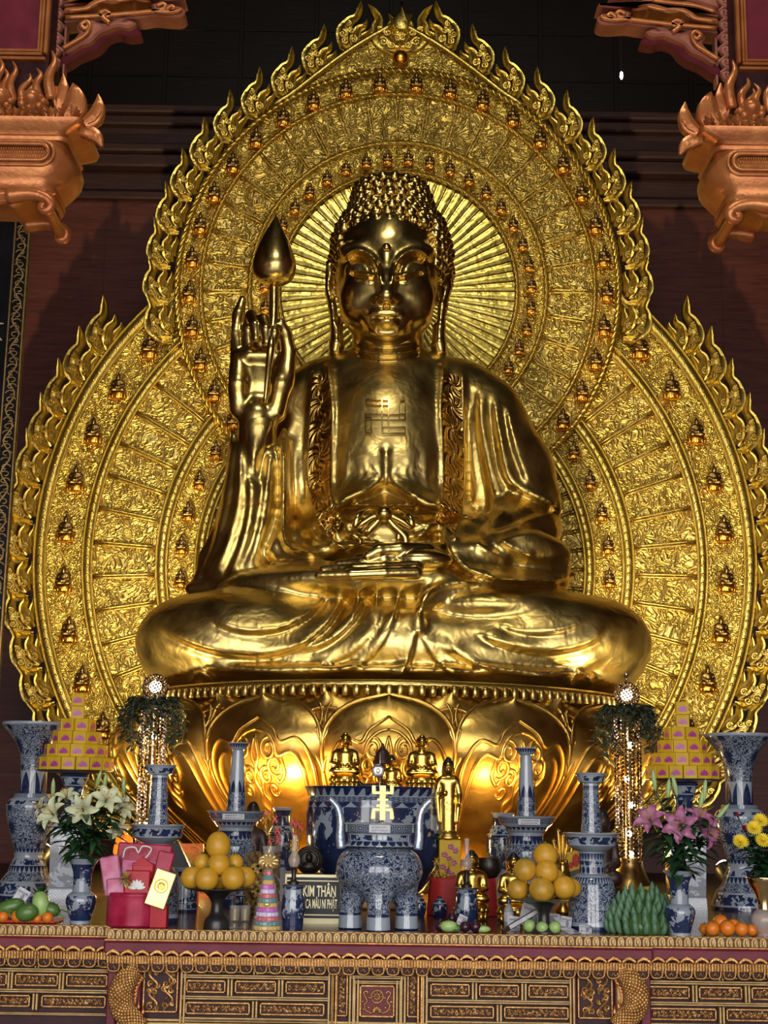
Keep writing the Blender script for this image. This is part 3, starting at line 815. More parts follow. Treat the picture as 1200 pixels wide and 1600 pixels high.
# raised emblem on the chest
mb = MB()
def strip(x0, y0, x1, y1, wd):
    n = 6; hx, hy = (0, wd / 2) if abs(x1 - x0) > abs(y1 - y0) else (wd / 2, 0)
    vs = []; fs = []
    for i in range(n + 1):
        x = x0 + (x1 - x0) * i / n; y = y0 + (y1 - y0) * i / n
        for sx_, lf in ((-1, -.02), (-.7, .028), (.7, .028), (1, -.02)): vs.append(onbody(x + sx_ * hx, y + sx_ * hy, lf))
        if i: fs += [(4 * (i - 1) + k, 4 * (i - 1) + k + 1, 4 * i + k + 1, 4 * i + k) for k in range(3)]
    fs += [(0, 1, 2, 3), (4 * n, 4 * n + 1, 4 * n + 2, 4 * n + 3)]
    mb.add(vs, fs)
for x0, y0, x1, y1, wd in ((602, 624, 602, 676, 10), (571, 651, 633, 651, 9), (572, 627.5, 607, 627.5, 8), (575.5, 651, 575.5, 676, 9), (598, 671.5, 633, 671.5, 9), (628.5, 625, 628.5, 655, 9)):
    for e in (-1, 1):                          # every bar drawn by its two raised edges
        ox, oy = (0, e * wd / 2) if abs(x1 - x0) > abs(y1 - y0) else (e * wd / 2, 0)
        strip(x0 + ox, y0 + oy, x1 + ox, y1 + oy, 2.4)
    if abs(x1 - x0) > abs(y1 - y0):
        for x in (x0, x1): strip(x, y0 - wd / 2, x, y0 + wd / 2, 2.4)
    else:
        for y in (y0, y1): strip(x0 - wd / 2, y, x0 + wd / 2, y, 2.4)
wbuild('chest_emblem', mb, M['gold_head'], statue, smooth=False)
# sash bow under the chest
mb = MB()
def onp(pts, lift): return [onbody(x, y, lift) for x, y in pts]
for pts, r in (([(598, 802), (578, 796), (560, 806), (556, 826), (566, 818), (582, 808), (598, 806)], .035), ([(602, 802), (622, 797), (640, 808), (642, 824), (630, 816), (615, 808), (602, 806)], .035),
               ([(598, 806), (585, 820), (570, 836), (562, 848)], .04), ([(602, 806), (616, 822), (632, 838), (634, 852)], .045), ([(604, 808), (622, 826), (622, 846)], .035)):
    c = spline(onp(pts, .05), 5); n = len(c); mb.tube(c, [r * (.6 + .4 * math.sin(PI * i / (n - 1))) for i in range(n)], 8)
mb.ell(onbody(600, 803, .06), (.08, .07, .07))
wbuild('sash_bow', mb, M['gold_head'], statue)
# ---- hand resting in the lap
lo = L(470, 925, 1.9); hi = L(745, 825, .9)
H = Grid((lo.x - .05, YS - 2.1, lo.z - .08), (hi.x + .1, YS - .85, hi.z + .1), .012)
H.un(E(655, 877, 1.52, 54, 20, .20)); CH(H, [(715, 866, 1.25, 26), (660, 876, 1.5, 21)], .06)
for i, (y, f, x1) in enumerate(((868, 1.50, 560), (877, 1.60, 528), (886, 1.68, 505), (895, 1.74, 498))):
    CH(H, [(650, y, f, 11), (600, y + 1, f + .06, 10), ((x1 + 600) / 2, y + 3, f + .06, 9.5), (x1, y + 4, f + .02, 7)], .012)
CH(H, [(668, 862, 1.55, 14), (625, 858, 1.64, 11.5), (592, 860, 1.68, 10), (574, 869, 1.70, 7)], .02)
V, Q = H.nets(2); obj('resting_hand', np_mesh('resting_hand', V, Q, M['gold_head'], statue.location), statue)
# ---- raised hand: five fingers
lo = L(345, 705, 1.3); hi = L(470, 455, .4)
H = Grid((lo.x, YS - 1.42, lo.z), (hi.x, YS - .45, hi.z), .0105)
CH(H, [(402, 690, .80, 31), (402, 652, .82, 30)], .03, 1.0)
H.un(E(404, 592, .80, 43, 62, .13), .08)
CH(H, [(430, 645, .86, 17), (440, 600, .90, 18), (447, 560, .92, 13)], .05)            # thumb mound
CH(H, [(374, 640, .86, 15), (372, 600, .88, 17), (374, 560, .86, 14)], .05)            # heel of the hand
CH(H, [(390, 556, .88, 15), (425, 556, .88, 15)], .04)
CH(H, [(373, 560, .84, 13), (368, 520, .84, 11.5), (373, 490, .83, 9.5), (379, 468, .82, 6)], .02)      # outer finger straight up
CH(H, [(390, 550, .86, 12), (388, 512, .88, 11), (393, 494, .98, 10), (398, 508, 1.08, 9), (400, 528, 1.10, 7)], .014)
CH(H, [(408, 548, .88, 12), (407, 512, .92, 11), (411, 500, 1.04, 10), (415, 514, 1.12, 9), (416, 534, 1.13, 7)], .014)
CH(H, [(426, 552, .90, 12), (431, 520, .94, 11), (432, 508, 1.04, 10), (429, 520, 1.12, 8.5), (426, 536, 1.13, 7)], .014)
CH(H, [(447, 590, .92, 14), (451, 548, .96, 12), (446, 520, 1.02, 10), (439, 504, 1.08, 7)], .02)        # thumb
V, Q = H.nets(2); obj('raised_hand', np_mesh('raised_hand', V, Q, M['gold_head'], statue.location), statue)
# ---- lotus bud held in the raised hand
b0 = P(428, 444, YS - 1.04); s = mpx(b0)
bud = thing('lotus_bud', 'polished golden lotus bud on a stem held in the raised hand', 'lotus bud', b0)
mb = MB(); prof = [(0, 117), (3, 110), (9, 98), (16, 84), (23, 68), (29, 52), (33, 36), (33.5, 26), (31, 15), (25, 6), (15, 0), (7, -3), (0, -4)][::-1]
pf = [(max(r, .01) * s, z * s) for r, z in spline(prof, 4)]
mb.lathe(pf, 40)
build('bud', mb, M['gold_head'], bud)
mb = MB()
for a in (0.6, 2.2, 3.8, 5.4):               # overlapping outer petals
    def fn(u, v, a=a):
        k = u * 2 - 1; wd = .95 * math.sin(PI * min(v * .72 + .16, 1)) ** .8 * (1 - v ** 4)
        z = v * 100; r = float(np.interp(z, [p[1] / s for p in pf], [p[0] / s for p in pf])) + .9 - .6 * k * k
        an = a + k * wd; return (r * s * math.cos(an), r * s * math.sin(an), z * s)
    mb.grid(fn, 10, 14)
build('petal', mb, M['gold_head'], bud)
mb = MB(); q = [P(x, y, YS - f) - b0 for x, y, f in ((428, 446, 1.04), (428, 480, 1.06), (426, 515, 1.09), (423, 545, 1.16), (418, 590, 1.06), (414, 630, 1.0))]
mb.tube(spline(q, 5), [s * 7.5] * 10 + [s * (7.5 - .26 * i) for i in range(16)], 12)
build('stem', mb, M['gold_head'], bud)
# ---- head
lo = L(500, 612, .6); hi = L(715, 250, -.3)
H = Grid((lo.x, YS - 1.05, lo.z), (hi.x, YS + .62, hi.z), .0118)
FH = .25
def CF(pts, k, sy=1.0): CH(H, pts, k, sy)
H.un(E(607, 412, FH - .03, 84, 104, .58)); H.un(E(605, 462, FH + .02, 79, 72, .53), .12)
CF([(606, 540, .12, 56), (606, 600, .08, 64)], .08)
H.un(E(605, 486, FH + .20, 70, 50, .34), .14); H.un(E(604, 515, FH + .40, 30, 20, .13), .12)                    # chin
for sx_ in (-1, 1):
    H.un(E(605 + sx_ * 42, 470, FH + .34, 30, 36, .16), .12)     # cheeks
    H.un(E(604 + sx_ * 36, 423, FH + .38, 29, 16, .10), .035)   # eyeballs
    H.un(E(604 + sx_ * 40, 392, FH + .36, 34, 14, .14), .06)      # brow
CF([(604, 398, FH + .50, 9), (604, 436, FH + .56, 10.5), (604, 462, FH + .65, 13)], .05)     # nose
for sx_ in (-1, 1): H.un(E(604 + sx_ * 13, 466, FH + .58, 9, 8, .07), .03)
H.un(E(604, 494, FH + .48, 34, 24, .09), .10)
for x, y, rx, rz in ((595, 491, 17, 6), (613, 491, 17, 6), (604, 503, 17, 6.5)): H.un(E(x, y, FH + .555, rx, rz, .06), .035)
# ears with long lobes
for sx_ in (-1, 1):
    e = [(606 + sx_ * 84, 412, .10, 9), (606 + sx_ * 91, 420, .08, 11), (606 + sx_ * 90, 450, .10, 10), (606 + sx_ * 84, 480, .14, 9), (606 + sx_ * 80, 510, .15, 9.5), (606 + sx_ * 80, 540, .14, 11.5), (606 + sx_ * 82, 550, .14, 11)]
    CF(e, .03, 1.6)
R = Relief(500, 250, 715, 612, 2.0)
ln = R.line
for sx_ in (-1, 1):
    mx = lambda pts: [(604 + sx_ * (x - 604), y) for x, y in pts]
    # sharp arched brow running into the side of the nose
    ln(mx([(594, 452), (593, 430), (587, 410), (574, 396), (556, 391), (541, 399), (534, 412)]), .05, 5, 'ridge')
    ln(mx([(588, 440), (583, 420), (573, 405), (556, 400), (545, 406)]), -.05, 5)
    ln(mx([(543, 425), (556, 423), (570, 428), (584, 431), (592, 431)]), .020, 2.2)      # upper lid edge
    ln(mx([(545, 427), (556, 427), (570, 432), (584, 435), (591, 434)]), -.042, 2.4)     # slit
    ln(mx([(549, 431), (560, 435), (572, 438.5), (586, 439)]), .016, 2.4)                  # lower lid
    ln(mx([(521, 430), (520, 455), (527, 480), (527, 515)]), -.03, 4)
ln([(604, 476), (604, 484)], -.02, 4); ln([(577, 494.5), (590, 496), (604, 497), (618, 496), (631, 494.5)], -.014, 2.0)
ln([(588, 514), (604, 516), (620, 514)], -.02, 5)
for y, a in ((548, .05), (561, .055), (577, .05)): ln([(548, y - 8), (575, y + 1), (606, y + 4), (637, y + 1), (664, y - 8)], a, 4, 'ridge', True)
H.press(R.d, R.x0, R.y0, R.sc, lambda x, y, z: (y < YS + .1))
V, Q = H.nets(2); head = obj('head', np_mesh('head', V, Q, M['gold_head'], statue.location), statue)
u0 = H.surf(604, 387)
mb = MB(); mb.ell(u0, (.045, .045, .045), 16, 10); wbuild('forehead_bead', mb, M['gold_head'], statue)
# ---- hair: cap with rows of snail-shell curls
HG = Grid((lo.x - .12, YS - .95, L(600, 470).z), (hi.x + .12, YS + .75, hi.z + .2), .016)
HG.un(E(610, 400, FH - .10, 90, 92, .60)); HG.un(E(610, 318, FH - .10, 58, 46, .40), .16)
HG.un(E(610, 428, FH - .28, 92, 60, .48), .05)
def hlx(pu): return 348
def in_face(px, py, y):
    return (y < YS - .05) & (py > 348) & (abs(px - 609) < 70)
# carve the face opening
xs, ys_, zs = np.meshgrid(*HG.ax, indexing='ij', sparse=True)
u, v = project(xs, ys_, zs)
hl = np.full_like(u, 348)
face = np.minimum(np.minimum((v - hl), (70 - np.abs(u - 609))) * .0058, (YS + .05 - ys_))
HG.F = np.maximum(HG.F, face.astype(np.float32))
V, Q = HG.nets(2); hair = obj('hair', np_mesh('hair', V, Q, M['gold_dark'] if False else M['gold_head'], statue.location), statue)
def curl(mb, c, nrm, r):
    q = Vector((0, 0, 1)).rotation_difference(nrm).to_matrix()
    prof = [(1.0, -.5), (1.05, 0), (.95, .38), (.72, .62), (.62, .62), (.50, .86), (.28, 1.02), (.0, 1.1)]
    n = 10; vs = []; fs = []
    for i, (a, b) in enumerate(prof):
        for k in range(n):
            an = 2 * PI * k / n; vs.append(c + q @ Vector((a * r * math.cos(an), a * r * math.sin(an), b * r)))
    fs = [(i * n + k, i * n + (k + 1) % n, (i + 1) * n + (k + 1) % n, (i + 1) * n + k) for i in range(len(prof) - 1) for k in range(n)]
    mb.add(vs, fs)
mb = MB(); cc = L(609, 400, FH - .12); rr = .056
rows = 15
for j in range(rows):
    # rows by height (pixels) on the cap, marched from outside in
    py = 276 + j * 13.2
    zrow = P(609, py, YS - .5).z
    n0 = 60
    pts = []
    for k in range(720):
        an = 2 * PI * k / 720; dx, dy = math.cos(an), math.sin(an)
        t = np.arange(1.15, .0, -.012); X = cc.x + dx * t; Y = cc.y + dy * t
        gi = ((X - HG.lo[0]) / HG.h).astype(int); gj = ((Y - HG.lo[1]) / HG.h).astype(int); gk = int((zrow - HG.lo[2]) / HG.h)
        ok = (gi >= 0) & (gi < HG.n[0]) & (gj >= 0) & (gj < HG.n[1])
        if gk < 0 or gk >= HG.n[2] - 1: continue
        val = np.where(ok, HG.F[np.clip(gi, 0, HG.n[0] - 1), np.clip(gj, 0, HG.n[1] - 1), gk], 1)
        h_ = np.nonzero(val < .003)[0]
        if len(h_): pts.append((X[h_[0]], Y[h_[0]], zrow))
    if len(pts) < 20: continue
    dist = 1e9; last = None; first = None
    for q in pts[(j % 2) * 6:]:
        if last is None or math.hypot(q[0] - last[0], q[1] - last[1]) > rr * 1.92:
            if first is not None and math.hypot(q[0] - first[0], q[1] - first[1]) < rr * 1.2: continue
            last = q; first = first or q
            pu, pv = project(*q)
            if q[1] > YS + .25 or (in_face(pu, pv, q[1]) and abs(pu - 609) < 68): continue
            g = [];
            for a in range(3):
                d = [0, 0, 0]; d[a] = 2
                ii = [int((q[b] - HG.lo[b]) / HG.h) for b in range(3)]
                i1 = [min(max(ii[b] + d[b], 0), HG.n[b] - 1) for b in range(3)]; i2 = [min(max(ii[b] - d[b], 0), HG.n[b] - 1) for b in range(3)]
                g.append(HG.F[tuple(i1)] - HG.F[tuple(i2)])
            nrm = Vector(g)
            if nrm.length < 1e-6: nrm = Vector(q) - cc
            curl(mb, Vector(q), nrm.normalized(), rr)
top = L(609, 270, FH - .1)
wbuild('hair_curls', mb, M['gold_head'], statue)
# ------------------------------------------------------------------ lotus throne
YL = 13.35
lc = P(606, 1090, YL)                       # axis at rim height
zr = P(606, 1086, YL - 2.2).z               # rim height, front
zb = P(606, 1345, 11.2).z                   # foot of the throne
throne = thing('lotus_throne', 'huge golden lotus throne with scrolled petals under the great statue', 'throne', (lc.x, YL, zb))
HT = zr - zb
RM = 2.36; SC = .895
def prof_r(t):     # outer radius of the bloom against height 0..1
    return SC * float(np.interp(t, [0, .12, .3, .5, .68, .84, 1.0], [1.80, 1.98, 2.28, 2.52, 2.62, 2.60, 2.46]))
PR = [prof_r(t) for t in np.linspace(0, 1, 60)]
for _ in range(40): PR = [PR[0]] + [(PR[i - 1] + 2 * PR[i] + PR[i + 1]) / 4 for i in range(1, 59)] + [PR[-1]]
def prr(t): return float(np.interp(t, np.linspace(0, 1, 60), PR))
def petal_pt(th0, k, t, hw, top, off, bulge):
    """k -1..1 across, t 0..1 along"""
    if t < .62: w_ = hw * (.86 + .14 * math.sin(PI / 2 * t / .62))
    else:
        q = (t - .62) / .38; w_ = hw * max(1 - q ** 3.2, 0) ** .58
    an = th0 + k * w_; h = t * top
    r = prr(min(h, 1)) + off + bulge * (1 - k * k) ** .8 * math.sin(PI * min(t * .9 + .1, 1)) ** .7 - .05
    if t > .85: r += .10 * ((t - .85) / .15) ** 2 * (1 - abs(k))
    return Vector((r * math.sin(an), -r * math.cos(an), h * HT))
core = MB(); core.lathe([(1.2, -.02), (1.55, 0)] + [(prr(t) - .08, t * HT) for t in np.linspace(0.02, .96, 22)] + [(1.9, HT * .985), (.2, HT * .985)], 96)
build('core', core, M['lotus'], throne)
def scrolls(th, hw, off, bulge, segs, rad, parent, nm):
    mb = MB()
    for pts in segs:
        for sg in (-1, 1):
            c = spline([(k * sg, t) for k, t in pts], 6); n = len(c)
            mb.tube([petal_pt(th, k, t, hw, 1.0, off + rad * .2, bulge) for k, t in c], [rad * (.55 + .45 * math.sin(PI * i / (n - 1)) ** .5) for i in range(n)], 6)
    build(nm, mb, M['lotus'], parent)
def curl2(cx, cy, r, turns, a0, d=1, sh=1.0):     # spiral in (k,t)
    return [(cx + sh * r * (1 - .75 * i / 18) * math.cos(a0 + d * turns * 2 * PI * i / 18), cy + .55 * r * (1 - .75 * i / 18) * math.sin(a0 + d * turns * 2 * PI * i / 18)) for i in range(19)]
SEG = [[(.88, .0), (.90, .3), (.86, .58), (.66, .72), (.40, .70), (.28, .78), (0, .86)], [(.74, .0), (.76, .3), (.72, .54), (.56, .64), (.36, .62), (.30, .70), (.16, .76), (0, .78)],
       curl2(.22, .66, .13, 1.4, PI * .5), curl2(.30, .56, .12, 1.3, -PI * .3, -1), curl2(.14, .50, .10, 1.3, PI * .4), curl2(.22, .42, .08, 1.2, -.4, -1),
       [(0, .74), (.05, .62), (0, .55), (.06, .48), (.02, .40), (.08, .34), (0, .28)], [(.40, .62), (.44, .52), (.34, .46), (.28, .50)]]
SEG2 = [curl2(.20, .84, .20, 1.2, PI * .5), curl2(.24, .74, .2, 1.2, -.4, -1), [(0, .92), (.26, .90), (.42, .80), (.26, .70), (.06, .60), (0, .52)], [(0, .86), (.08, .78), (0, .70)]]
NP = 15; TH0 = 0.0
for i in range(NP):                          # inner row showing between the outer petals
    th = TH0 + (i + .5) * 2 * PI / NP; mb = MB()
    mb.grid(lambda u, v: petal_pt(th, 2 * u - 1, v, .215, 1.02, .03, .05), 16, 20)
    o = build('inner_petal', mb, M['lotus'], throne)
    if math.cos(th) > -.2: scrolls(th, .215, .05, .05, SEG2, .016, o, 'relief_scroll')
for i in range(NP):
    th = TH0 + i * 2 * PI / NP; mb = MB()
    mb.grid(lambda u, v: petal_pt(th, 2 * u - 1, v, .209, .999, .09, .10), 24, 36)
    o = build('outer_petal', mb, M['lotus'], throne)
    if math.cos(th) > -.2: scrolls(th, .209, .09, .10, SEG, .017, o, 'relief_scroll')
    rim = MB(); rim.tube([petal_pt(th, -1 + 0.0 * q, q, .209, .999, .09, .10) for q in np.linspace(0, .999, 30)] + [petal_pt(th, 1, q, .209, .999, .09, .10) for q in np.linspace(.999, 0, 30)], .018, 6)
    build('petal_edge', rim, M['lotus'], o)
# stamen ring on top and seat disc
mb = MB(); nb = 170
for i in range(nb):
    an = 2 * PI * i / nb; r = prr(1) + .015
    mb.bbox((r * math.sin(an), -r * math.cos(an), HT + .035), (.05, .08, .085), .016, Rz(an))
o = build('stamen_ring', mb, M['gold'], throne)
mb = MB(); mb.lathe([(1.9, HT - .06), (2.10, HT - .03), (2.12, HT + .04), (2.20, HT + .06), (2.22, HT + .09), (2.16, HT + .12), (1.8, HT + .125), (.3, HT + .125)], 96)
build('seat_disc', mb, M['gold'], throne)
mb = MB(); mb.lathe([(1.76, -.25), (1.76, -.12), (1.68, -.05), (1.62, .02), (1.2, .02)], 96)
build('foot', mb, M['lotus'], throne)
# ------------------------------------------------------------------ halo: a wide body halo with a head halo in front
YH = 15.25
def HP(cx, cy, r, an, Y):                    # an from top, clockwise, in photo pixels
    return P(cx + r * math.sin(an), cy - r * math.cos(an), Y)
BC, HC = (617, 890), (622, 455)
zfl = P(617, 1345, YH).z
def ring(mb, C, r0, r1, Y, a0, a1, n, lift=0.0, prof=None):
    """flat or moulded ring; prof: list of (0..1, lift)"""
    prof = prof or [(0, lift), (1, lift)]
    def fn(u, v):
        i = v * (len(prof) - 1); k = int(round(i)); f, l = prof[k]
        return HP(C[0], C[1], r0 + (r1 - r0) * f, a0 + (a1 - a0) * u, Y - l)
    mb.grid(fn, n, len(prof) - 1)
ARCP = [(0, 0), (.08, .03), (.25, .055), (.5, .065), (.75, .055), (.92, .03), (1, 0)]
def dividers(mb, C, r0, r1, Y, a0, a1, n, w=1.3):
    for i in range(n + 1):
        an = a0 + (a1 - a0) * i / n
        for o in (-2.2, 2.2):
            a = [HP(C[0] + o * math.cos(an), C[1] + o * math.sin(an), r, an, Y - .005) for r in np.linspace(r0, r1, 6)]
            mb.tube(a, w * mpx(a[0]), 5)
def rope(mb, C, r, Y, a0, a1, n, w):
    c = HP(C[0], C[1], r, 0, Y); s = mpx(c)
    for st in (0, PI):
        mb.tube([HP(C[0], C[1], r + w * .55 * math.cos(i * .9 + st), a0 + (a1 - a0) * i / n, Y - w * s * .55 * (1 + math.sin(i * .9 + st))) for i in range(n + 1)], w * s * .62, 5)
def beads(mb, C, r, Y, a0, a1, n, w):
    s = mpx(HP(C[0], C[1], r, 0, Y))
    for i in range(n): mb.ell(HP(C[0], C[1], r, a0 + (a1 - a0) * (i + .5) / n, Y), (w * s, w * s * .6, w * s), 6, 4)
AB = 2.62                                     # the body halo runs down behind the throne
p0 = P(617, 1250, YH)
bhalo = thing('body_halo', 'wide golden body halo with flame edge behind the seated Buddha, below the pointed halo', 'halo', (p0.x, YH, p0.z))
mb = MB(); ring(mb, BC, 0, 566, YH + .16, -PI, PI, 120)   # backing sheet
ring(mb, BC, 566, 566.5, YH + .08, -PI, PI, 120, prof=[(0, .0), (1, -.08)])
wbuild('backing_plate', mb, M['band'], bhalo)
mb = MB(); ring(mb, BC, 375, 474, YH, -AB, AB, 140, prof=[(0, .05), (.5, .02), (1, .05)]); ring(mb, BC, 60, 296, YH, -PI, PI, 100, prof=[(0, .02), (1, .02)])
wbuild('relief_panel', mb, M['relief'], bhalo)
mb = MB(); dividers(mb, BC, 375, 474, YH - .058, -AB, AB, 46, 1.8); dividers(mb, BC, 100, 296, YH - .03, -PI, PI, 60); wbuild('panel_divider', mb, M['band'], bhalo)
mb = MB(); ring(mb, BC, 490, 546, YH, -AB, AB, 140, prof=[(0, .03), (.5, .0), (1, .03)]); ring(mb, BC, 314, 356, YH, -PI, PI, 120, prof=[(0, .03), (.5, .0), (1, .03)])
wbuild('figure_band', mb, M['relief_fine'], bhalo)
for r0, r1, nb in ((545, 567, 200), (472, 491, 180), (355, 376, 150), (295, 315, 120)):
    mb = MB(); ring(mb, BC, r0, r1, YH, -AB, AB, 160, prof=[(a, .05 + b) for a, b in ARCP]); beads(mb, BC, (r0 + r1) / 2, YH - .115, -AB, AB, nb, 2.6); o = wbuild('border_band', mb, M['band'], bhalo)
    mb = MB(); e = HP(*BC, r0, 0, YH)
    for r in (r0 + 2, r1 - 2): mb.tube([HP(*BC, r, -AB + 2 * AB * i / 160, YH - .09) for i in range(161)], .012, 5)
    q = wbuild('border_moulding', mb, M['flame'], bhalo); q.parent = o
# ---- flames
FU = .0066                                    # metres per drawn unit
def leaf(mb, spine, wd, y=0.0, dome=5.0, n=18, back=5.0):
    c = spline([(a, b) for a, b in spine], 6); N = len(c); rows = []
    for i in range(N):
        p0, p1 = np.array(c[max(i - 1, 0)]), np.array(c[min(i + 1, N - 1)]); t_ = (p1 - p0) / (np.linalg.norm(p1 - p0) + 1e-9)
        nn = np.array([-t_[1], t_[0]]); w_ = float(np.interp(i / (N - 1), np.linspace(0, 1, len(wd)), wd)); q = np.array(c[i])
        row = []
        for k, h in ((-1, -back), (-1, 0), (-.86, .42), (-.5, .30), (0, 1.0), (.5, .30), (.86, .42), (1, 0), (1, -back)):
            xy = q + nn * k * w_; hh = h if h < 0 else h * dome * min(1, w_ / 5) + .3
            row.append((xy[0] * FU, -(y + hh) * FU, xy[1] * FU))
        rows.append(row)
    m = len(rows[0]); vs = [p for r in rows for p in r]
    fs = [(i * m + k, i * m + k + 1, (i + 1) * m + k + 1, (i + 1) * m + k) for i in range(N - 1) for k in range(m - 1)]
    mb.add(vs, [f[::-1] for f in fs])
def flame_mesh(nm):
    mb = MB()
    leaf(mb, [(-8, -30), (6, -27), (17, -12), (17, 6), (13, 18), (17, 32), (23, 44)], [4, 9, 11, 9, 6.5, 5, .3], 1, 5)      # outer flame
    leaf(mb, [(-12, -26), (-5, -12), (-1, 2), (-5, 12), (-2, 24)], [5, 9, 7, 5, .3], 2, 5)                                     # inner flame
    leaf(mb, [(-14, -16), (-13, -2), (-16, 8), (-14, 16)], [4, 5.5, 4, .3], 1, 4)
    leaf(mb, [(-12, -34), (2, -34), (12, -28)], [3, 6, 1], 2, 4)
    for cx_2, cz, r, d in ((13, -18, 6.5, 1), (3, -25, 5.5, -1), (-6, -16, 5, 1), (5, -6, 5, -1), (15, 0, 4.5, 1)):
        pts = [((cx_2 + r * (1 - .8 * i / 16) * math.cos(d * i * .55 + 1)) * FU, -7.0 * FU, (cz + r * (1 - .8 * i / 16) * math.sin(d * i * .55 + 1)) * FU) for i in range(17)]
        mb.tube(pts, [(1.7 - .05 * i) * FU for i in range(17)], 6)
    return mb.mesh(nm, M['flame'], True, 45)
FL = flame_mesh('flame'); FLm = FL.copy()
for v_ in FLm.vertices: v_.co.x *= -1
FLm.flip_normals(); FLm.name = 'flame_mirrored'
def put_flame(px, py, tip, size, Y, parent, side):
    """tip: screen angle of the tip from up, clockwise"""
    c = P(px, py, Y); s = mpx(c)
    o = bpy.data.objects.new('flame_ornament', FL if side > 0 else FLm); COL.objects.link(o); o.parent = parent
    o.location = c - parent.location; o.scale = (s * size / FU,) * 3; o.rotation_euler = (0, tip, 0)
    return o
for sd in (-1, 1):
    for i in range(17):
        an = math.radians(50.2 + i * 5.75)
        if an > 2.35: break
        r = 584
        put_flame(BC[0] + sd * r * math.sin(an), BC[1] - r * math.cos(an), sd * (an - PI / 2) * (.45 if an < PI / 2 else 1.25), 1.16, YH - .02, bhalo, sd)
# ---- head halo
YD = YH - .14
p0 = P(622, 700, YD)
hhalo = thing('head_halo', 'round golden head halo rising to a flame point behind the Buddha head', 'halo', (p0.x, YD, p0.z))
def outer_r(an):                             # pointed top
    a = abs(an); return 350 + (70 * (1 - a / .52) ** 1.5 if a < .52 else 0)
mb = MB(); N = 160
def fn(u, v):
    an = -PI + 2 * PI * u; return HP(*HC, outer_r(an) * v, an, YD + .10)
mb.grid(fn, N, 4)
def fn(u, v):
    an = -PI + 2 * PI * u; return HP(*HC, outer_r(an), an, YD + .10 - .1 * v)
mb.grid(fn, N, 1)
wbuild('backing_plate', mb, M['band'], hhalo)
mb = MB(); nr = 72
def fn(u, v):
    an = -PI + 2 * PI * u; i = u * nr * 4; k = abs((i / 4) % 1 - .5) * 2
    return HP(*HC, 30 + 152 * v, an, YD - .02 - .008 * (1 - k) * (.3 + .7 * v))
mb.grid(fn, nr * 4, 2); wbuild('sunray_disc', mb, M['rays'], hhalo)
mb = MB()
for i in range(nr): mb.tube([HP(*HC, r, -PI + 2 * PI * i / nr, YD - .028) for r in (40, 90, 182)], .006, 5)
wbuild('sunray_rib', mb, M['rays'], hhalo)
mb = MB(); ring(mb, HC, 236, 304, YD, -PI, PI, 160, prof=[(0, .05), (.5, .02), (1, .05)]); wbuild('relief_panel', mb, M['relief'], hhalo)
mb = MB(); dividers(mb, HC, 236, 304, YD - .056, -PI, PI, 40, 1.2); wbuild('panel_divider', mb, M['band'], hhalo)
mb = MB(); ring(mb, HC, 190, 228, YD, -PI, PI, 160, prof=[(0, .03), (.5, .0), (1, .03)]); ring(mb, HC, 312, 344, YD, -PI, PI, 160, prof=[(0, .03), (.5, .0), (1, .03)])
def fn(u, v):
    an = -.55 + 1.1 * u; return HP(*HC, 342 + (outer_r(an) - 342) * v, an, YD - .02)
mb.grid(fn, 40, 8)
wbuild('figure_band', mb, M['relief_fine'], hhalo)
for r0, r1 in ((182, 190), (228, 236), (304, 312)):
    mb = MB(); ring(mb, HC, r0, r1, YD, -PI, PI, 160, prof=[(a, .04 + .7 * b) for a, b in ARCP]); wbuild('border_band', mb, M['band'], hhalo)
for r in (308, 345, 186, 232):
    mb = MB(); rope(mb, HC, r, YD - .07, -PI, PI, 700 if r > 250 else 420, 4.5 if r > 320 else 2.6); wbuild('rope_border', mb, M['band'], hhalo)
mb = MB()
for sg in (-1, 1):
    a = [HP(*HC, outer_r(sg * an), sg * an, YD - .06) for an in np.linspace(.0, .6, 14)]; mb.tube(a, .035, 6)
wbuild('peak_moulding', mb, M['band'], hhalo)
for sd in (-1, 1):
    for i in range(18):
        an = math.radians(9.0 + i * 8.75)
        if an > math.radians(97): break
        r = outer_r(an) + 20
        put_flame(HC[0] + sd * r * math.sin(an), HC[1] - r * math.cos(an), sd * (an - PI / 2) * (.42 if an < PI / 2 else 1.0), 1.06, YD - .02, hhalo, sd)
# top finial of three flames and the jewel
for dx, dy, tp, sz, sd in ((-14, -2, -.20, 1.15, -1), (16, -2, .20, 1.15, 1)): put_flame(627 + dx - 3, 50 + dy, tp, sz, YD - .02, hhalo, sd)
mb = MB(); c = P(628, 28, YD - .05); s = mpx(c)
mb.prism([(c.x + x * s, c.z + z * s) for x, z in spline([(-10, -22), (-14, -4), (-5, 8), (-1, 26), (5, 10), (13, -2), (10, -22)], 5, True)[:-1]], c.y + .04, c.y - .05, .02)
c2 = P(626, 90, YD - .08); mb2 = MB(); mb2.ell(c2, (.09, .06, .09), 16, 10); wbuild('jewel', mb2, M['seat_gold'], hhalo); wbuild('top_flame', mb, M['flame'], hhalo)
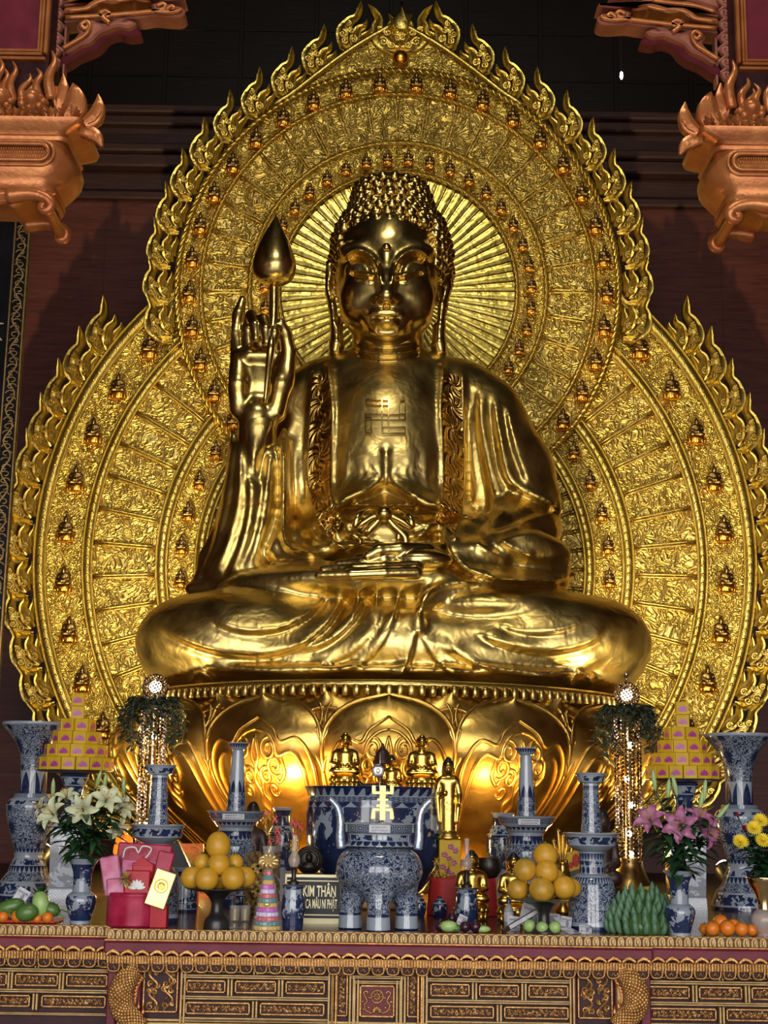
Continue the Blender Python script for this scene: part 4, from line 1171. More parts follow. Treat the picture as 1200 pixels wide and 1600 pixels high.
# ---- little seated Buddhas on lotus seats round both halos
def figurine_meshes():
    g = Grid((-13, -9, -1), (13, 9, 33), .7)
    g.un(sdf_ell((0, 0, 3.5), (11.5, 6.0, 3.6))); g.un(sdf_ell((-6, -2.5, 3.4), (5.5, 4.0, 3.0)), 1.2); g.un(sdf_ell((6, -2.5, 3.4), (5.5, 4.0, 3.0)), 1.2)
    g.un(sdf_cap((0, 0, 5), (0, 0, 13), 5.2, 5.6, .75), 2.5); g.un(sdf_cap((-4.5, 0, 15), (4.5, 0, 15), 3), 2)
    for sg in (-1, 1): g.un(sdf_cap((sg * 6.4, 0, 15), (sg * 8.0, -1, 9.5), 2.5, 2.2), 1); g.un(sdf_cap((sg * 8.0, -1.5, 9.5), (sg * 1.5, -5, 6.8), 2.2, 1.6), 1)
    g.un(sdf_ell((0, -.5, 21.8), (3.7, 3.8, 4.4)), 1); g.un(sdf_ell((0, .4, 26.2), (2.2, 2.2, 2.0)), 1); g.un(sdf_ell((0, .3, 28.6), (.9, .9, 1.3)), .6)
    V, Q = g.nets(1); body = np_mesh('seated_figure', V * FU, Q, M['gold_dark'])
    mb = MB(); mb.lathe([(5, -10.5), (9, -9.5), (11.5, -6.5), (12.4, -3), (11.4, -.2), (9, 0)], 20)
    for k in range(10):
        an = 2 * PI * k / 10 + .3; mb.ell((11.2 * math.cos(an), 11.2 * math.sin(an) * .9, -4.8), (3.2, 2.2, 4.2), 8, 6, Rz(an + PI / 2))
    mb.v = [(x * FU, y * .62 * FU, z * FU) for x, y, z in mb.v]
    return body, mb.mesh('lotus_seat', M['seat_gold'])
FB, FS = figurine_meshes()
nfig = 0
def put_fig(C, r, an, Y, parent, nm, size=1.0):
    x, y = C[0] + r * math.sin(an), C[1] - r * math.cos(an)
    c = P(x, y + 8 * size, Y); s = mpx(c) * size / FU
    o = bpy.data.objects.new(nm, FB); COL.objects.link(o); o.parent = parent; o.location = c - parent.location; o.scale = (s, s, s)
    q = bpy.data.objects.new('lotus_seat', FS); COL.objects.link(q); q.parent = o
for sd in (-1, 1):
    for i in range(12):
        an = math.radians(47.8 + i * 8.8)
        if an > 2.45: break
        put_fig(BC, 519, sd * an, YH - .10, bhalo, 'seated_figurine', 1.12)
    for i in range(10):
        an = math.radians(47.5 + i * 9.0)
        if an > 1.85: break
        put_fig(BC, 336, sd * an, YH - .10, bhalo, 'small_seated_figurine', .82)
    for i in range(19):
        an = math.radians(5.0 + i * 9.45)
        if abs(an) > 2.35: break
        put_fig(HC, 327, sd * an, YD - .10, hhalo, 'seated_figurine', .95)
    for i in range(17):
        an = math.radians(4.5 + i * 9.2)
        if an > 2.3: break
        put_fig(HC, 209, sd * an, YD - .10, hhalo, 'small_seated_figurine', .72)
# ------------------------------------------------------------------ raised step at the back and the altar tables
YBACK = 10.95
zs = P(600, 1372, 11.0).z
struct('step_1', MB().bbox((0, (11.0 + YB) / 2, zb / 2 - .125 + 0), (2 * HX - .02, YB - 11.0, zb - .25), .03), M['step'])
def rel_scroll(mb, w, h, seed, dpt, ox=0.0, oz=0.0):
    """carved vine filling a w x h panel, centred, front towards -y"""
    if min(w, h) > .11:                        # broad panel: several interlaced vines
        nx, nz = max(1, round(w / .085)), max(1, round(h / .095))
        for i in range(nx):
            for j in range(nz): rel_scroll(mb, w / nx * 1.1, h / nz * 1.1, seed * 17 + i * 5 + j, dpt, ox + w * ((i + .5) / nx - .5), oz + h * ((j + .5) / nz - .5))
        return
    r = random.Random(seed); ax = 0 if w >= h else 1
    Ln, Wd = (w, h) if ax == 0 else (h, w); rad = min(Wd * .07, .0065)
    def put(pts, rr):
        q = [(ox + p[0], -dpt * p[2], oz + p[1]) if ax == 0 else (ox + p[1], -dpt * p[2], oz + p[0]) for p in pts]
        mb.tube(q, rr, 5)
    n = max(2, int(Ln / (Wd * .5)))
    put([(-Ln * .47 + Ln * .94 * i / (n * 6), Wd * .26 * math.sin(PI * i / 6 + seed), 1) for i in range(n * 6 + 1)], rad)
    for k in range(n):
        x0 = -Ln * .47 + Ln * .94 * (k + .5) / n; sg = (1 if k % 2 else -1)
        for m_ in range(2):
            R0 = Wd * r.uniform(.15, .24); cx_2 = x0 + r.uniform(-.12, .12) * Wd * 2; cz = sg * Wd * (.14 if m_ == 0 else -.26); d = r.choice((-1, 1)); a0 = r.uniform(0, 6)
            put([(cx_2 + R0 * (1 - .8 * i / 12) * math.cos(a0 + d * i * .62), max(-Wd * .44, min(Wd * .44, cz + R0 * (1 - .8 * i / 12) * math.sin(a0 + d * i * .62))), 1.25) for i in range(13)], [rad * (1.15 - .05 * i) for i in range(13)])
        for _ in range(2):
            cx_2 = x0 + r.uniform(-.4, .4) * Wd; cz = r.uniform(-.36, .36) * Wd; a = r.uniform(0, PI)
            l = Wd * .14; put([(cx_2 - l * math.cos(a), cz - l * math.sin(a) * .6, .9), (cx_2, cz, 1.4), (cx_2 + l * math.cos(a), cz + l * math.sin(a) * .6, .9)], [rad * .4, rad * 1.5, rad * .3])
def frame_rect(mb, w, h, t_, y0, y1):
    for x in (-w / 2 + t_ / 2, w / 2 - t_ / 2): mb.bbox((x, (y0 + y1) / 2, 0), (t_, abs(y0 - y1), h), t_ * .25)
    for z in (-h / 2 + t_ / 2, h / 2 - t_ / 2): mb.bbox((0, (y0 + y1) / 2, z), (w, abs(y0 - y1), t_), t_ * .25)
nseed = [0]
def carved_panel(parent, x0, x1, z0, z1, y, nm='carved_panel'):
    w, h = x1 - x0, z1 - z0; nseed[0] += 1; mb = MB()
    mb.cur = 0; mb.box((0, .012, 0), (w, .012, h))
    mb.cur = 1; rel_scroll(mb, w - .022, h - .022, nseed[0], .004)
    o = build(nm, mb, [M['maroon_dk'], M['carve']], parent, loc=Vector(((x0 + x1) / 2, y, (z0 + z1) / 2)) - parent.location, smooth=True, angle=50)
    f = MB(); frame_rect(f, w, h, .009, .012, -.010); build('panel_frame', f, M['carve'], o, smooth=False)
    return o
def altar(name, label, px0, px1, Y, mods, xl=None, xr=None):
    X0 = P(px0, 1456, Y).x if xl is None else xl; X1 = P(px1, 1456, Y).x if xr is None else xr
    W = X1 - X0; cx_2 = (X0 + X1) / 2
    root = thing(name, label, 'altar table', (cx_2, Y, 0))
    Z = lambda r: P(590, r + (0 if name == 'altar_table' else 0), 7.7).z
    part = lambda nm, mb, m, **k: wbuild(nm, mb, m, root, **k)
    part('table_top', MB().bbox((cx_2, (Y + YBACK) / 2, TZ - .03), (W, YBACK - Y, .06), .006), M['altar_top'], smooth=False)
    z_a, z_b = Z(1473), Z(1457)
    mb = MB(); n = int(W / .0415)
    for i in range(n):
        x = X0 + (i + .5) * W / n; w_ = W / n
        o = [(x + a * w_, z_a + b * (z_b - z_a)) for a, b in spline([(-.42, 0), (-.46, .5), (-.3, .86), (0, 1.0), (.3, .86), (.46, .5), (.42, 0)], 2)]
        mb.prism(o, Y + .004, Y - .012, .004)
        mb.ell((x, Y - .012, z_a + .42 * (z_b - z_a)), (w_ * .22, .012, .019), 6, 4)
    part('petal_edging', mb, M['carve_lt'], smooth=True, angle=40)
    part('edge_moulding', MB().bbox((cx_2, Y - .004, z_a - .004), (W + .02, .03, .008), .002).bbox((cx_2, Y + .012, (z_a + z_b) / 2), (W, .02, z_b - z_a), .002), M['carve'], smooth=False)
    zc_, zd = Z(1476), Z(1497)
    part('lacquered_board', MB().bbox((cx_2, Y + .03, (zc_ + zd) / 2 + .002), (W + .03, .10, zc_ - zd), .012), M['maroon'], smooth=False)
    # scalloped gilt fringe, ribbed frieze, tab frieze
    mb = MB(); n = int(W / .072); zt_, zb_ = Z(1489), Z(1499)
    for i in range(n):
        x = X0 + (i + .5) * W / n; w_ = W / n
        mb.prism([(x + a * w_, zt_ + (zb_ - zt_) * b) for a, b in ((-.5, .85), (-.46, .5), (-.2, .05), (0, -.1), (.2, .05), (.46, .5), (.5, .85), (.40, .95), (.2, .6), (0, .45), (-.2, .6), (-.40, .95))], Y - .01, Y - .034, .003)
    part('fringe_edging', mb, M['carve'], smooth=False)
    zt_, zb_ = Z(1499), Z(1512); n = int(W / .0146); mb = MB()
    mb.box((cx_2, Y + .03, (zt_ + zb_) / 2), (W, .03, zt_ - zb_))
    for i in range(n):
        x = X0 + (i + .5) * W / n; mb.bbox((x, Y + .012, (zt_ + zb_) / 2), (W / n * .68, .022, zt_ - zb_), .003)
    part('rib_trim', mb, M['carve'], smooth=False)
    zt_, zb_ = Z(1510), Z(1524); n = int(W / .072); mb = MB(); mb2 = MB()
    for i in range(n):
        x = X0 + (i + .5) * W / n; w_ = W / n; h = zt_ - zb_
        c = spline([(x - w_ * .38, zt_), (x - w_ * .38, zb_ + h * .35), (x - w_ * .2, zb_ + .002), (x + w_ * .2, zb_ + .002), (x + w_ * .38, zb_ + h * .35), (x + w_ * .38, zt_)], 3)
        mb.tube([(a, Y + .012, b) for a, b in c], .0055, 5); mb.box((x + w_ * .5, Y + .02, zt_ - h * .25), (w_ * .10, .014, h * .5))
        mb.tube([(x - w_ * .18, Y + .014, zb_ + h * .55), (x - w_ * .1, Y + .010, zb_ + h * .3), (x, Y + .010, zb_ + h * .7), (x + w_ * .1, Y + .010, zb_ + h * .3), (x + w_ * .18, Y + .014, zb_ + h * .55)], .004, 4)
        mb2.box((x, Y + .026, (zt_ + zb_) / 2), (w_ * .78, .012, h))
    part('tab_trim', mb, M['carve'], smooth=True); part('tab_trim_ground', mb2, M['maroon_dk'], smooth=False)
    yb = Y + .075
    part('front_ground', MB().box((cx_2, yb + .03, (Z(1512) + .02) / 2), (W, .03, Z(1512) - .02)), M['maroon_dk'], smooth=False)
    part('back_frame', MB().box((cx_2, YBACK - .05, .5), (W, .06, 1.0)), M['maroon'], smooth=False)
    XX = lambda px: P(px, 1540, yb).x
    for md in mods:
        kind = md[0]
        if kind == 'panel': carved_panel(root, XX(md[1]), XX(md[2]), Z(md[4]), Z(md[3]), yb)
        elif kind == 'rail':
            z = Z(md[3]); h = Z(md[3] - md[4] / 2) - Z(md[3] + md[4] / 2)
            mb = MB(); x0, x1 = XX(md[1]), XX(md[2])
            for s_ in (-1, 1): mb.bbox(((x0 + x1) / 2, yb - .006, z + s_ * h * .28), (x1 - x0, .03, h * .42), .003)
            part('rail', mb, M['carve_lt'], smooth=False)
        elif kind == 'post':
            x = XX(md[1]); mb = MB()
            for s_ in (-1, 1): mb.bbox((x + s_ * .0085, yb - .008, (Z(md[2]) + Z(md[3])) / 2), (.0115, .034, Z(md[2]) - Z(md[3])), .003)
            part('post', mb, M['carve_lt'] if len(md) < 5 else M[md[4]], smooth=False)
        elif kind == 'block':
            x0, x1 = XX(md[1]), XX(md[2]); part('block', MB().bbox(((x0 + x1) / 2, yb + .01, (Z(md[3]) + Z(md[4])) / 2), (x1 - x0, .05, Z(md[3]) - Z(md[4])), .006), M['maroon'], smooth=False)
    return root, Z, XX, yb
B = 1625
def courses(pxs_a, pxs_b, x0, x1):
    m = [('rail', x0, x1, 1531.5, 6), ('rail', x0, x1, 1565, 6), ('rail', x0, x1, 1599, 6)]
    for a, b in pxs_a: m += [('panel', a, b, 1512, 1525.5), ('panel', a, b, 1572, 1592)]
    for a, b in pxs_b: m += [('panel', a, b, 1537.5, 1558)]
    for (a, b), (c, d) in zip(pxs_a[:-1], pxs_a[1:]): m += [('post', (b + c) / 2, 1512, 1528), ('post', (b + c) / 2, 1569, 1596)]
    for (a, b), (c, d) in zip(pxs_b[:-1], pxs_b[1:]): m += [('post', (b + c) / 2, 1535, 1562)]
    return m
mods = courses([(291, 392), (407, 508)], [(291, 353), (367, 432), (446, 508)], 286, 515)
mods += courses([(672, 772), (787, 888)], [(672, 734), (748, 811), (825, 888)], 666, 892)
for x in (287, 517, 664, 893): mods.append(('post', x, 1512, B))
for x in (523, 656): mods.append(('post', x, 1512, B, 'carve'))
mods += [('panel', 525.5, 544, 1512, 1592), ('panel', 636, 654, 1512, 1592), ('panel', 224, 279, 1511, 1590), ('panel', 902, 957, 1511, 1590), ('rail', 547, 633, 1529, 5)]
mods += [('post', 550, 1526, B), ('post', 557, 1533, B), ('post', 630, 1526, B), ('post', 623, 1533, B), ('rail', 556, 624, 1537, 5)]
mods += [('block', 168, 183, 1512, B), ('block', 206, 221, 1512, B), ('block', 281, 286, 1512, B), ('block', 960, 975, 1512, B), ('block', 1000, 1016, 1512, B), ('block', 894, 900, 1512, B)]
mods += [('rail', 186, 1000, 1604, 10)]
alt, Zr, XX, yb = altar('altar_table', 'carved and gilded central altar table with maroon board, medallion panel and dragon scrolls', 168, 1015, 7.7, mods)
# medallion with wheel, vines and lotus
mx0, mx1, mz0, mz1 = XX(562), XX(617), Zr(1592), Zr(1541); mw, mh = mx1 - mx0, mz1 - mz0; mcx, mcz = (mx0 + mx1) / 2, (mz0 + mz1) / 2
mb = MB().bbox((0, .01, 0), (mw, .02, mh), .004); med = build('medallion', mb, M['maroon'], alt, loc=Vector((mcx, yb - .012, mcz)) - alt.location, smooth=False)
mb = MB(); frame_rect(mb, mw, mh, .010, .004, -.014); build('panel_frame', mb, M['carve'], med, smooth=False)
mb = MB(); wz = mh * .14
mb.tube([(mw * .17 * math.cos(a), -.006, wz + mw * .17 * math.sin(a)) for a in np.linspace(0, 2 * PI, 25)[:-1]], .0038, 6, closed=True)
mb.tube([(mw * .07 * math.cos(a), -.006, wz + mw * .07 * math.sin(a)) for a in np.linspace(0, 2 * PI, 17)[:-1]], .0035, 6, closed=True)
for k in range(8): a = k * PI / 4; mb.tube([(mw * .05 * math.cos(a), -.006, wz + mw * .05 * math.sin(a)), (mw * .2 * math.cos(a), -.006, wz + mw * .2 * math.sin(a))], .0025, 5)
mb.ell((0, -.008, wz), (.008, .006, .008), 8, 6)
for k in range(-3, 4):
    a = k * .42; l = mw * (.15 - .01 * abs(k)); mb.ell((math.sin(a) * l * .8, -.006, -mh * .36 + math.cos(a) * l * .8), (mw * .045, .006, l * .5), 8, 6, Ry(a))
for sg in (-1, 1):
    c = spline([(sg * mw * .12, -mh * .38), (sg * mw * .30, -mh * .30), (sg * mw * .36, -mh * .12), (sg * mw * .28, 0), (sg * mw * .34, mh * .14), (sg * mw * .38, mh * .26), (sg * mw * .28, mh * .3), (sg * mw * .27, mh * .22)], 5)
    mb.tube([(a, -.005, b) for a, b in c], .0045, 6)
    for x_, z_ in ((.24, -.2), (.4, -.02), (.22, .1), (.38, -.26)): mb.ell((sg * mw * x_, -.006, mh * z_), (.009, .005, .006), 8, 6)
build('medallion_relief', mb, M['carve'], med)
# scaled dragon scrolls on the corner posts
def dragon(parent, sg, pxs):
    c0 = [(pxs[0], 1513), (pxs[1], 1522), (pxs[2], 1540), (pxs[3], 1560), (pxs[4], 1578), (pxs[5], 1592), (pxs[6], 1606)]
    c = spline([(*P(a, r, yb - .03), ) for a, r in c0], 6); n = len(c); mb = MB(); rr = [.028 + .03 * math.sin(PI * (i + 4) / (n + 6)) for i in range(n)]
    mb.tube(c, rr, 12)
    for i in range(1, n - 1):                   # overlapping scales
        t_ = (Vector(c[i + 1]) - Vector(c[i - 1])).normalized(); a_ = Vector((t_.z, 0, -t_.x)); b_ = Vector((0, -1, 0))
        for k in range(-3, 4):
            an = k * .42 + (.21 if i % 2 else 0); q = Vector(c[i]) + (a_ * math.sin(an) + b_ * math.cos(an)) * rr[i] * 1.0
            mb.ell(q, (.011, .007, .011), 6, 4)
    o = wbuild('dragon_scroll', mb, M['carve'], parent)
    f = MB()
    for i in range(2, n - 3, 3):
        t_ = (Vector(c[i + 1]) - Vector(c[i - 1])).normalized(); a_ = Vector((t_.z, 0, -t_.x)) * sg; q = Vector(c[i]) + a_ * rr[i] * .85
        f.tube([q - t_ * .012, q + a_ * .018 - t_ * .004, q + a_ * .034 + t_ * .02 * (1 if t_.z > 0 else -1) + Vector((0, 0, .014))], [.013, .010, .001], 6, flat=.5)
    f.v = [(v[0] - parent.location.x, v[1] - parent.location.y, v[2] - parent.location.z) for v in f.v]
    build('dragon_fin', f, M['carve_or'], o)
    pr = MB(); x = P(pxs[0] + (-3 if sg < 0 else 3) * sg * -1, 1560, yb).x; pr.bbox((x + .012 * -sg * -1, yb - .01, (Zr(1512) + Zr(1600)) / 2), (.03, .03, Zr(1512) - Zr(1600)), .006)
    wbuild('scroll_backing', pr, M['carve_lt'], parent, smooth=False)
dragon(alt, -1, (216, 204, 193, 190, 194, 208, 222)); dragon(alt, 1, (966, 978, 990, 994, 989, 976, 962))
XL = P(0, 1456, 7.88).x - .5; XRr = P(1200, 1456, 7.74).x + .5
modsL = courses([(-120, -14), (0, 49), (66, 167)], [(-68, 11), (23, 91), (103, 168)], -150, 170)
modsL[2] = ('rail', -150, 170, 1602, 4)
altar('side_altar_table', 'carved and gilded side altar table under the left white lilies', 0, 167, 7.88, modsL, xl=XL, xr=alt.location.x - (P(1015, 1456, 7.7).x - P(168, 1456, 7.7).x) / 2 - .004)
modsR = courses([(1013, 1118), (1133, 1240), (1255, 1340)], [(1013, 1077), (1091, 1159), (1173, 1240)], 1010, 1340)
altar('side_altar_table', 'carved and gilded side altar table under the mandarins and yellow chrysanthemums', 1016, 1200, 7.74, modsR, xl=alt.location.x + (P(1015, 1456, 7.7).x - P(168, 1456, 7.7).x) / 2 + .004, xr=XRr)
# ------------------------------------------------------------------ offerings and porcelain on the altar
def tabY(px, Y):                             # table point at a given distance, seen in column px
    lo_, hi_ = 1300, 1600
    for _ in range(40):
        m_ = (lo_ + hi_) / 2
        if P(px, m_, Y).z > TZ: lo_ = m_
        else: hi_ = m_
    q = P(px, lo_, Y); q.z = TZ; return q
def tpt(px, row):
    q = PZ(px, row); ymin = 7.80 if q.x > -1.42 else 7.98
    return q if q.y > ymin else tabY(px, ymin)
class Pot:
    """porcelain thing turned from photo rows: parts given bottom to top as (row, half width, pattern key of the next stretch)"""
    def __init__(s, name, label, cat, px, row=None, Y=None, group=None, zb=None):
        s.b = tpt(px, row) if Y is None else tabY(px, Y)
        if zb is not None: s.b.z = zb
        s.px = px; s.Y = s.b.y; s.t = thing(name, label, cat, s.b, group)
    def z(s, row): return P(s.px, row, s.Y).z - s.b.z
    def s_(s, row=1350): return mpx(P(s.px, row, s.Y))
    def part(s, nm, prof, n=40, mats=None, sq=0.0, smooth_n=3, off=(0, 0), rot0=0.0, cap=True):
        pts = []; keys = []
        i = 0
        while i < len(prof) - 1:              # smooth inside runs of one key
            j = i
            while j + 1 < len(prof) - 1 and prof[j + 1][2] == prof[i][2]: j += 1
            run = [(prof[q][1] * s.s_(prof[q][0]), s.z(prof[q][0])) for q in range(i, j + 2)]
            c = spline(run, smooth_n) if len(run) > 2 and smooth_n > 1 else run
            if pts: c = c[1:]
            for k, q in enumerate(c): pts.append(q)
            keys += [prof[i][2]] * (len(c) - (0 if len(keys) else 1))
            i = j + 1
        pts = [(max(r, .0005), z) for r, z in pts]
        if not s.t.children and 0 < pts[0][1] < .15: pts[0] = (pts[0][0], 0.0)
        if mats is None: mm_, mi = PM, [PI_[k] for k in keys]
        else:
            ks = sorted(set(keys)); mm_ = [mats[k] for k in ks]; mi = [ks.index(k) for k in keys]
        mb = MB(); mb.lathe(pts, n, (off[0], off[1], 0), mi, sq, rot0=rot0, cap=cap)
        me = mb.mesh(nm, mm_, True, 50); return obj(nm, me, s.t)
ONE = lambda m: {'a': m}
def pot1(p, nm, prof, m, **k): return p.part(nm, [(*q, 'a') if len(q) == 2 else q for q in prof], mats=ONE(m), **k)
# ---- big beaker vases
def beaker(px, row, dy, label):
    p = Pot('beaker_vase', label, 'vase', px, row, group='pair of big beaker vases'); d = dy
    p.part('foot', [(1405 + d, 50, 'B'), (1398 + d, 50, 'S'), (1376 + d, 42, 'V'), (1362 + d, 31, 'J'), (1352 + d, 29, 'S'), (1340 + d, 23, 'W'), (1335 + d, 23, 'W'), (1332 + d, 23.5, 'W')], n=8, smooth_n=1, rot0=PI / 8)
    p.part('body', [(1332 + d, 22, 'C'), (1325 + d, 24, 'F'), (1300 + d, 32, 'F'), (1275 + d, 38, 'F'), (1258 + d, 40, 'S'), (1250 + d, 36, 'W'), (1246 + d, 29, 'K'), (1240 + d, 28, 'W')])
    p.part('neck', [(1240 + d, 21, 'B'), (1236 + d, 21, 'L'), (1204 + d, 20.5, 'F'), (1180 + d, 23, 'F'), (1160 + d, 31, 'F'), (1145 + d, 42, 'F'), (1134 + d, 52, 'W'), (1131 + d, 53, 'W'), (1130.5 + d, 50, 'W'), (1150 + d, 34, 'W'), (1190 + d, 17, 'W')])
    return p
beaker(41, 1405, 0, 'tall blue and white beaker vase with flared rim behind the white lilies')
beaker(1161, 1422, 18, 'tall blue and white beaker vase with flared rim behind the yellow chrysanthemums')
# ---- square stands carrying the pyramids of boxes
def stand_and_boxes(px, row, d, side, lab_s, lab_p, where):
    p = Pot('vase_stand', lab_s, 'vase', px, row, group='pair of square vase stands')
    p.part('foot', [(1415 + d, 38, 'K'), (1402 + d, 38, 'G'), (1388 + d, 37, 'W'), (1385 + d, 35, 'W')], n=4, smooth_n=1, rot0=PI / 4)
    p.part('body', [(1385 + d, 36, 'N'), (1335 + d, 38, 'N'), (1300 + d, 39, 'W'), (1290 + d, 37, 'W'), (1280 + d, 22, 'W')], n=4, smooth_n=1, rot0=PI / 4)
    p.part('neck', [(1282 + d, 22, 'W'), (1265 + d, 14, 'N'), (1245 + d, 13, 'N'), (1228 + d, 16, 'S'), (1214 + d, 22, 'B'), (1210 + d, 23.5, 'W'), (1209 + d, 20, 'W')])
    t0 = p.b + Vector((0, 0, p.z(1209 + d))); s = p.s_(1209)
    pl = thing('offering_plate', lab_p, 'plate', t0, 'dark plates under the box pyramids')
    m = MB(); m.lathe([(.02, .0), (20 * s, .001), (54 * s, .012), (58 * s, .017), (58 * s, .021), (53 * s, .017), (.02, .014)], 48); build('plate', m, M['black'], pl)
    z = t0.z + .0195; hs = 20 * s; bx = 21.5 * s
    rings = [(52, 9, 1), (42.5, 8, 2), (32, 6, 3), (21, 4, 4)]
    core = MB(); core.lathe([(45 * s, .0195), (45 * s, .0195 + hs), (36 * s, .0196 + hs), (36 * s, .0195 + 2 * hs), (26 * s, .0196 + 2 * hs), (26 * s, .0195 + 3 * hs), (15 * s, .0196 + 3 * hs), (15 * s, .0193 + 4 * hs)], 32); build('pyramid_core', core, M['yellowbox'], pl, smooth=False)
    bx = 20.5 * s; bd = 11 * s
    body = MB().bbox((0, 0, hs / 2), (bx, bd, hs * .985), .003).mesh('box', M['yellowbox'], False)
    pr = MB()                                    # lotus printed on the front
    def petal(a, l, w_, lift, oz):
        q = [(0, 0), (w_, l * .4), (w_ * .8, l * .72), (0, l), (-w_ * .8, l * .72), (-w_, l * .4)]
        pr.prism([(x * math.cos(a) + y * math.sin(a), oz - x * math.sin(a) + y * math.cos(a)) for x, y in q], -bd / 2 + .0005, -bd / 2 - .0008 - lift, .0)
    for i, (a, l, w_) in enumerate(((-1.35, .46, .07), (1.35, .46, .07), (-.95, .47, .075), (.95, .47, .075), (-.5, .48, .085), (.5, .48, .085), (0, .50, .11))):
        petal(a, l * bx * .95, w_ * bx, i * .0001, hs * .26)
    prm = pr.mesh('lotus_print', M['lotuspink'], False)
    def box(x, y, zz, a, lab):
        o = bpy.data.objects.new('offering_box', body); COL.objects.link(o); o.location = (x, y, zz); o.rotation_euler = (0, 0, a + random.uniform(-.06, .06)); q = bpy.data.objects.new('lotus_print', prm); COL.objects.link(q); q.parent = o
        tag(o, lab, 'box', 'lotus boxes of the pyramid ' + where)
    names = ['bottom ring', 'second ring', 'third ring', 'fourth ring']
    for (r, n, k) in rings:
        for i in range(n):
            a = -1.75 + 3.5 * (i + .5) / n
            box(t0.x + r * s * math.sin(a), t0.y - r * s * math.cos(a), z + (k - 1) * hs * 1.0, a, 'yellow lotus box in the %s of the pyramid %s' % (names[k - 1], where))
    box(t0.x - 4 * s * side * 0, t0.y - 4 * s, z + 4 * hs, .02, 'yellow lotus box second from the top of the pyramid %s' % where)
    box(t0.x, t0.y - 4 * s, z + 5 * hs, -.03, 'yellow lotus box topmost of the pyramid %s' % where)
stand_and_boxes(106, 1414, 0, -1, 'square blue and white vase stand under the left box pyramid', 'dark round plate under the left pyramid of yellow boxes', 'above the white lilies')
stand_and_boxes(1073, 1431, 14, 1, 'square blue and white vase stand under the right box pyramid', 'dark round plate under the right pyramid of yellow boxes', 'above the pink lilies')
# ---- candle stands
def candle_outer(px, row, d, label):
    p = Pot('candle_stand', label, 'candle stand', px, row, group='outer pair of candle stands')
    p.part('foot', [(1453 + d, 38, 'B'), (1446 + d, 39, 'W'), (1440 + d, 38, 'V'), (1410 + d, 37, 'V'), (1390 + d, 35.5, 'V'), (1379 + d, 34, 'T'), (1370 + d, 29, 'W'), (1365 + d, 21, 'W')])
    p.part('collar', [(1365 + d, 19, 'D'), (1353 + d, 19, 'S'), (1344 + d, 19, 'C'), (1333 + d, 20, 'W'), (1330 + d, 21, 'W')])
    p.part('drip_pan', [(1331 + d, 21, 'W'), (1326 + d, 30, 'W'), (1321 + d, 38, 'S'), (1306 + d, 40, 'W'), (1303 + d, 44, 'W'), (1301 + d, 44.5, 'W'), (1302 + d, 40, 'W'), (1305 + d, 20, 'W')])
    p.part('stem', [(1304 + d, 17, 'V2'), (1285 + d, 15, 'F2'), (1262 + d, 13.5, 'V2'), (1238 + d, 12.2, 'J'), (1228 + d, 12, 'W'), (1224 + d, 12, 'W')])
    p.part('candle_cup', [(1225 + d, 11, 'W'), (1222 + d, 19, 'S'), (1212 + d, 22, 'W'), (1209 + d, 25, 'W'), (1208 + d, 25, 'W'), (1210 + d, 20, 'W'), (1213 + d, 3, 'W')])
candle_outer(926, 1453, 0, 'blue and white candle stand on a bell foot beside the green bananas')
candle_outer(240, 1441, -13, 'blue and white candle stand behind the red gift hamper')
def plaque(parent, c, w_, h_, m=None):
    mb = MB().bbox((0, 0, 0), (w_, .004, h_), .001); o = build('label_plate', mb, M['paper'], parent, loc=c, smooth=False)
    mb = MB()
    for r in (-.2, .2):
        x = -w_ * .38
        while x < w_ * .36:
            l = w_ * random.uniform(.04, .10); mb.box((x + l / 2, -.0025, h_ * r), (l, .001, h_ * .16)); x += l + w_ * .025
    build('faded_print', mb, M['pB'], o, smooth=False)
def candle_inner(px, Y, d, label):
    p = Pot('candle_stand', label, 'candle stand', px, Y=Y, group='inner pair of candle stands')
    p.part('jar', [(1412 + d, 24, 'B'), (1404 + d, 24, 'V'), (1370 + d, 28, 'V'), (1340 + d, 33, 'V'), (1322 + d, 33, 'V'), (1312 + d, 29, 'C'), (1304 + d, 26.5, 'B'), (1298 + d, 26.5, 'W'), (1292 + d, 27, 'W')])
    p.part('drip_pan', [(1293 + d, 27, 'W'), (1289 + d, 31, 'J'), (1284 + d, 34, 'W'), (1279 + d, 41, 'K'), (1270 + d, 44, 'W'), (1268 + d, 45.5, 'W'), (1267.5 + d, 44, 'W'), (1271 + d, 30, 'W')])
    p.part('stem', [(1270 + d, 15.5, 'F2'), (1238 + d, 13.2, 'L'), (1218 + d, 12, 'W'), (1190 + d, 10, 'W'), (1172 + d, 8.6, 'W')])
    p.part('candle_cup', [(1173 + d, 8, 'W'), (1169 + d, 13, 'C'), (1162 + d, 17, 'W'), (1160.5 + d, 17.5, 'W'), (1161 + d, 14, 'W'), (1164 + d, 3, 'W')])
    plaque(p.t, (0, -43.5 * p.s_(1275), p.z(1276 + d)), 34 * p.s_(), 9 * p.s_())
candle_inner(364, 9.55, 0, 'blue and white candle stand with tall stem behind the left grapefruit dish')
candle_inner(823, 9.55, 8, 'blue and white candle stand with tall stem behind the right grapefruit dish')
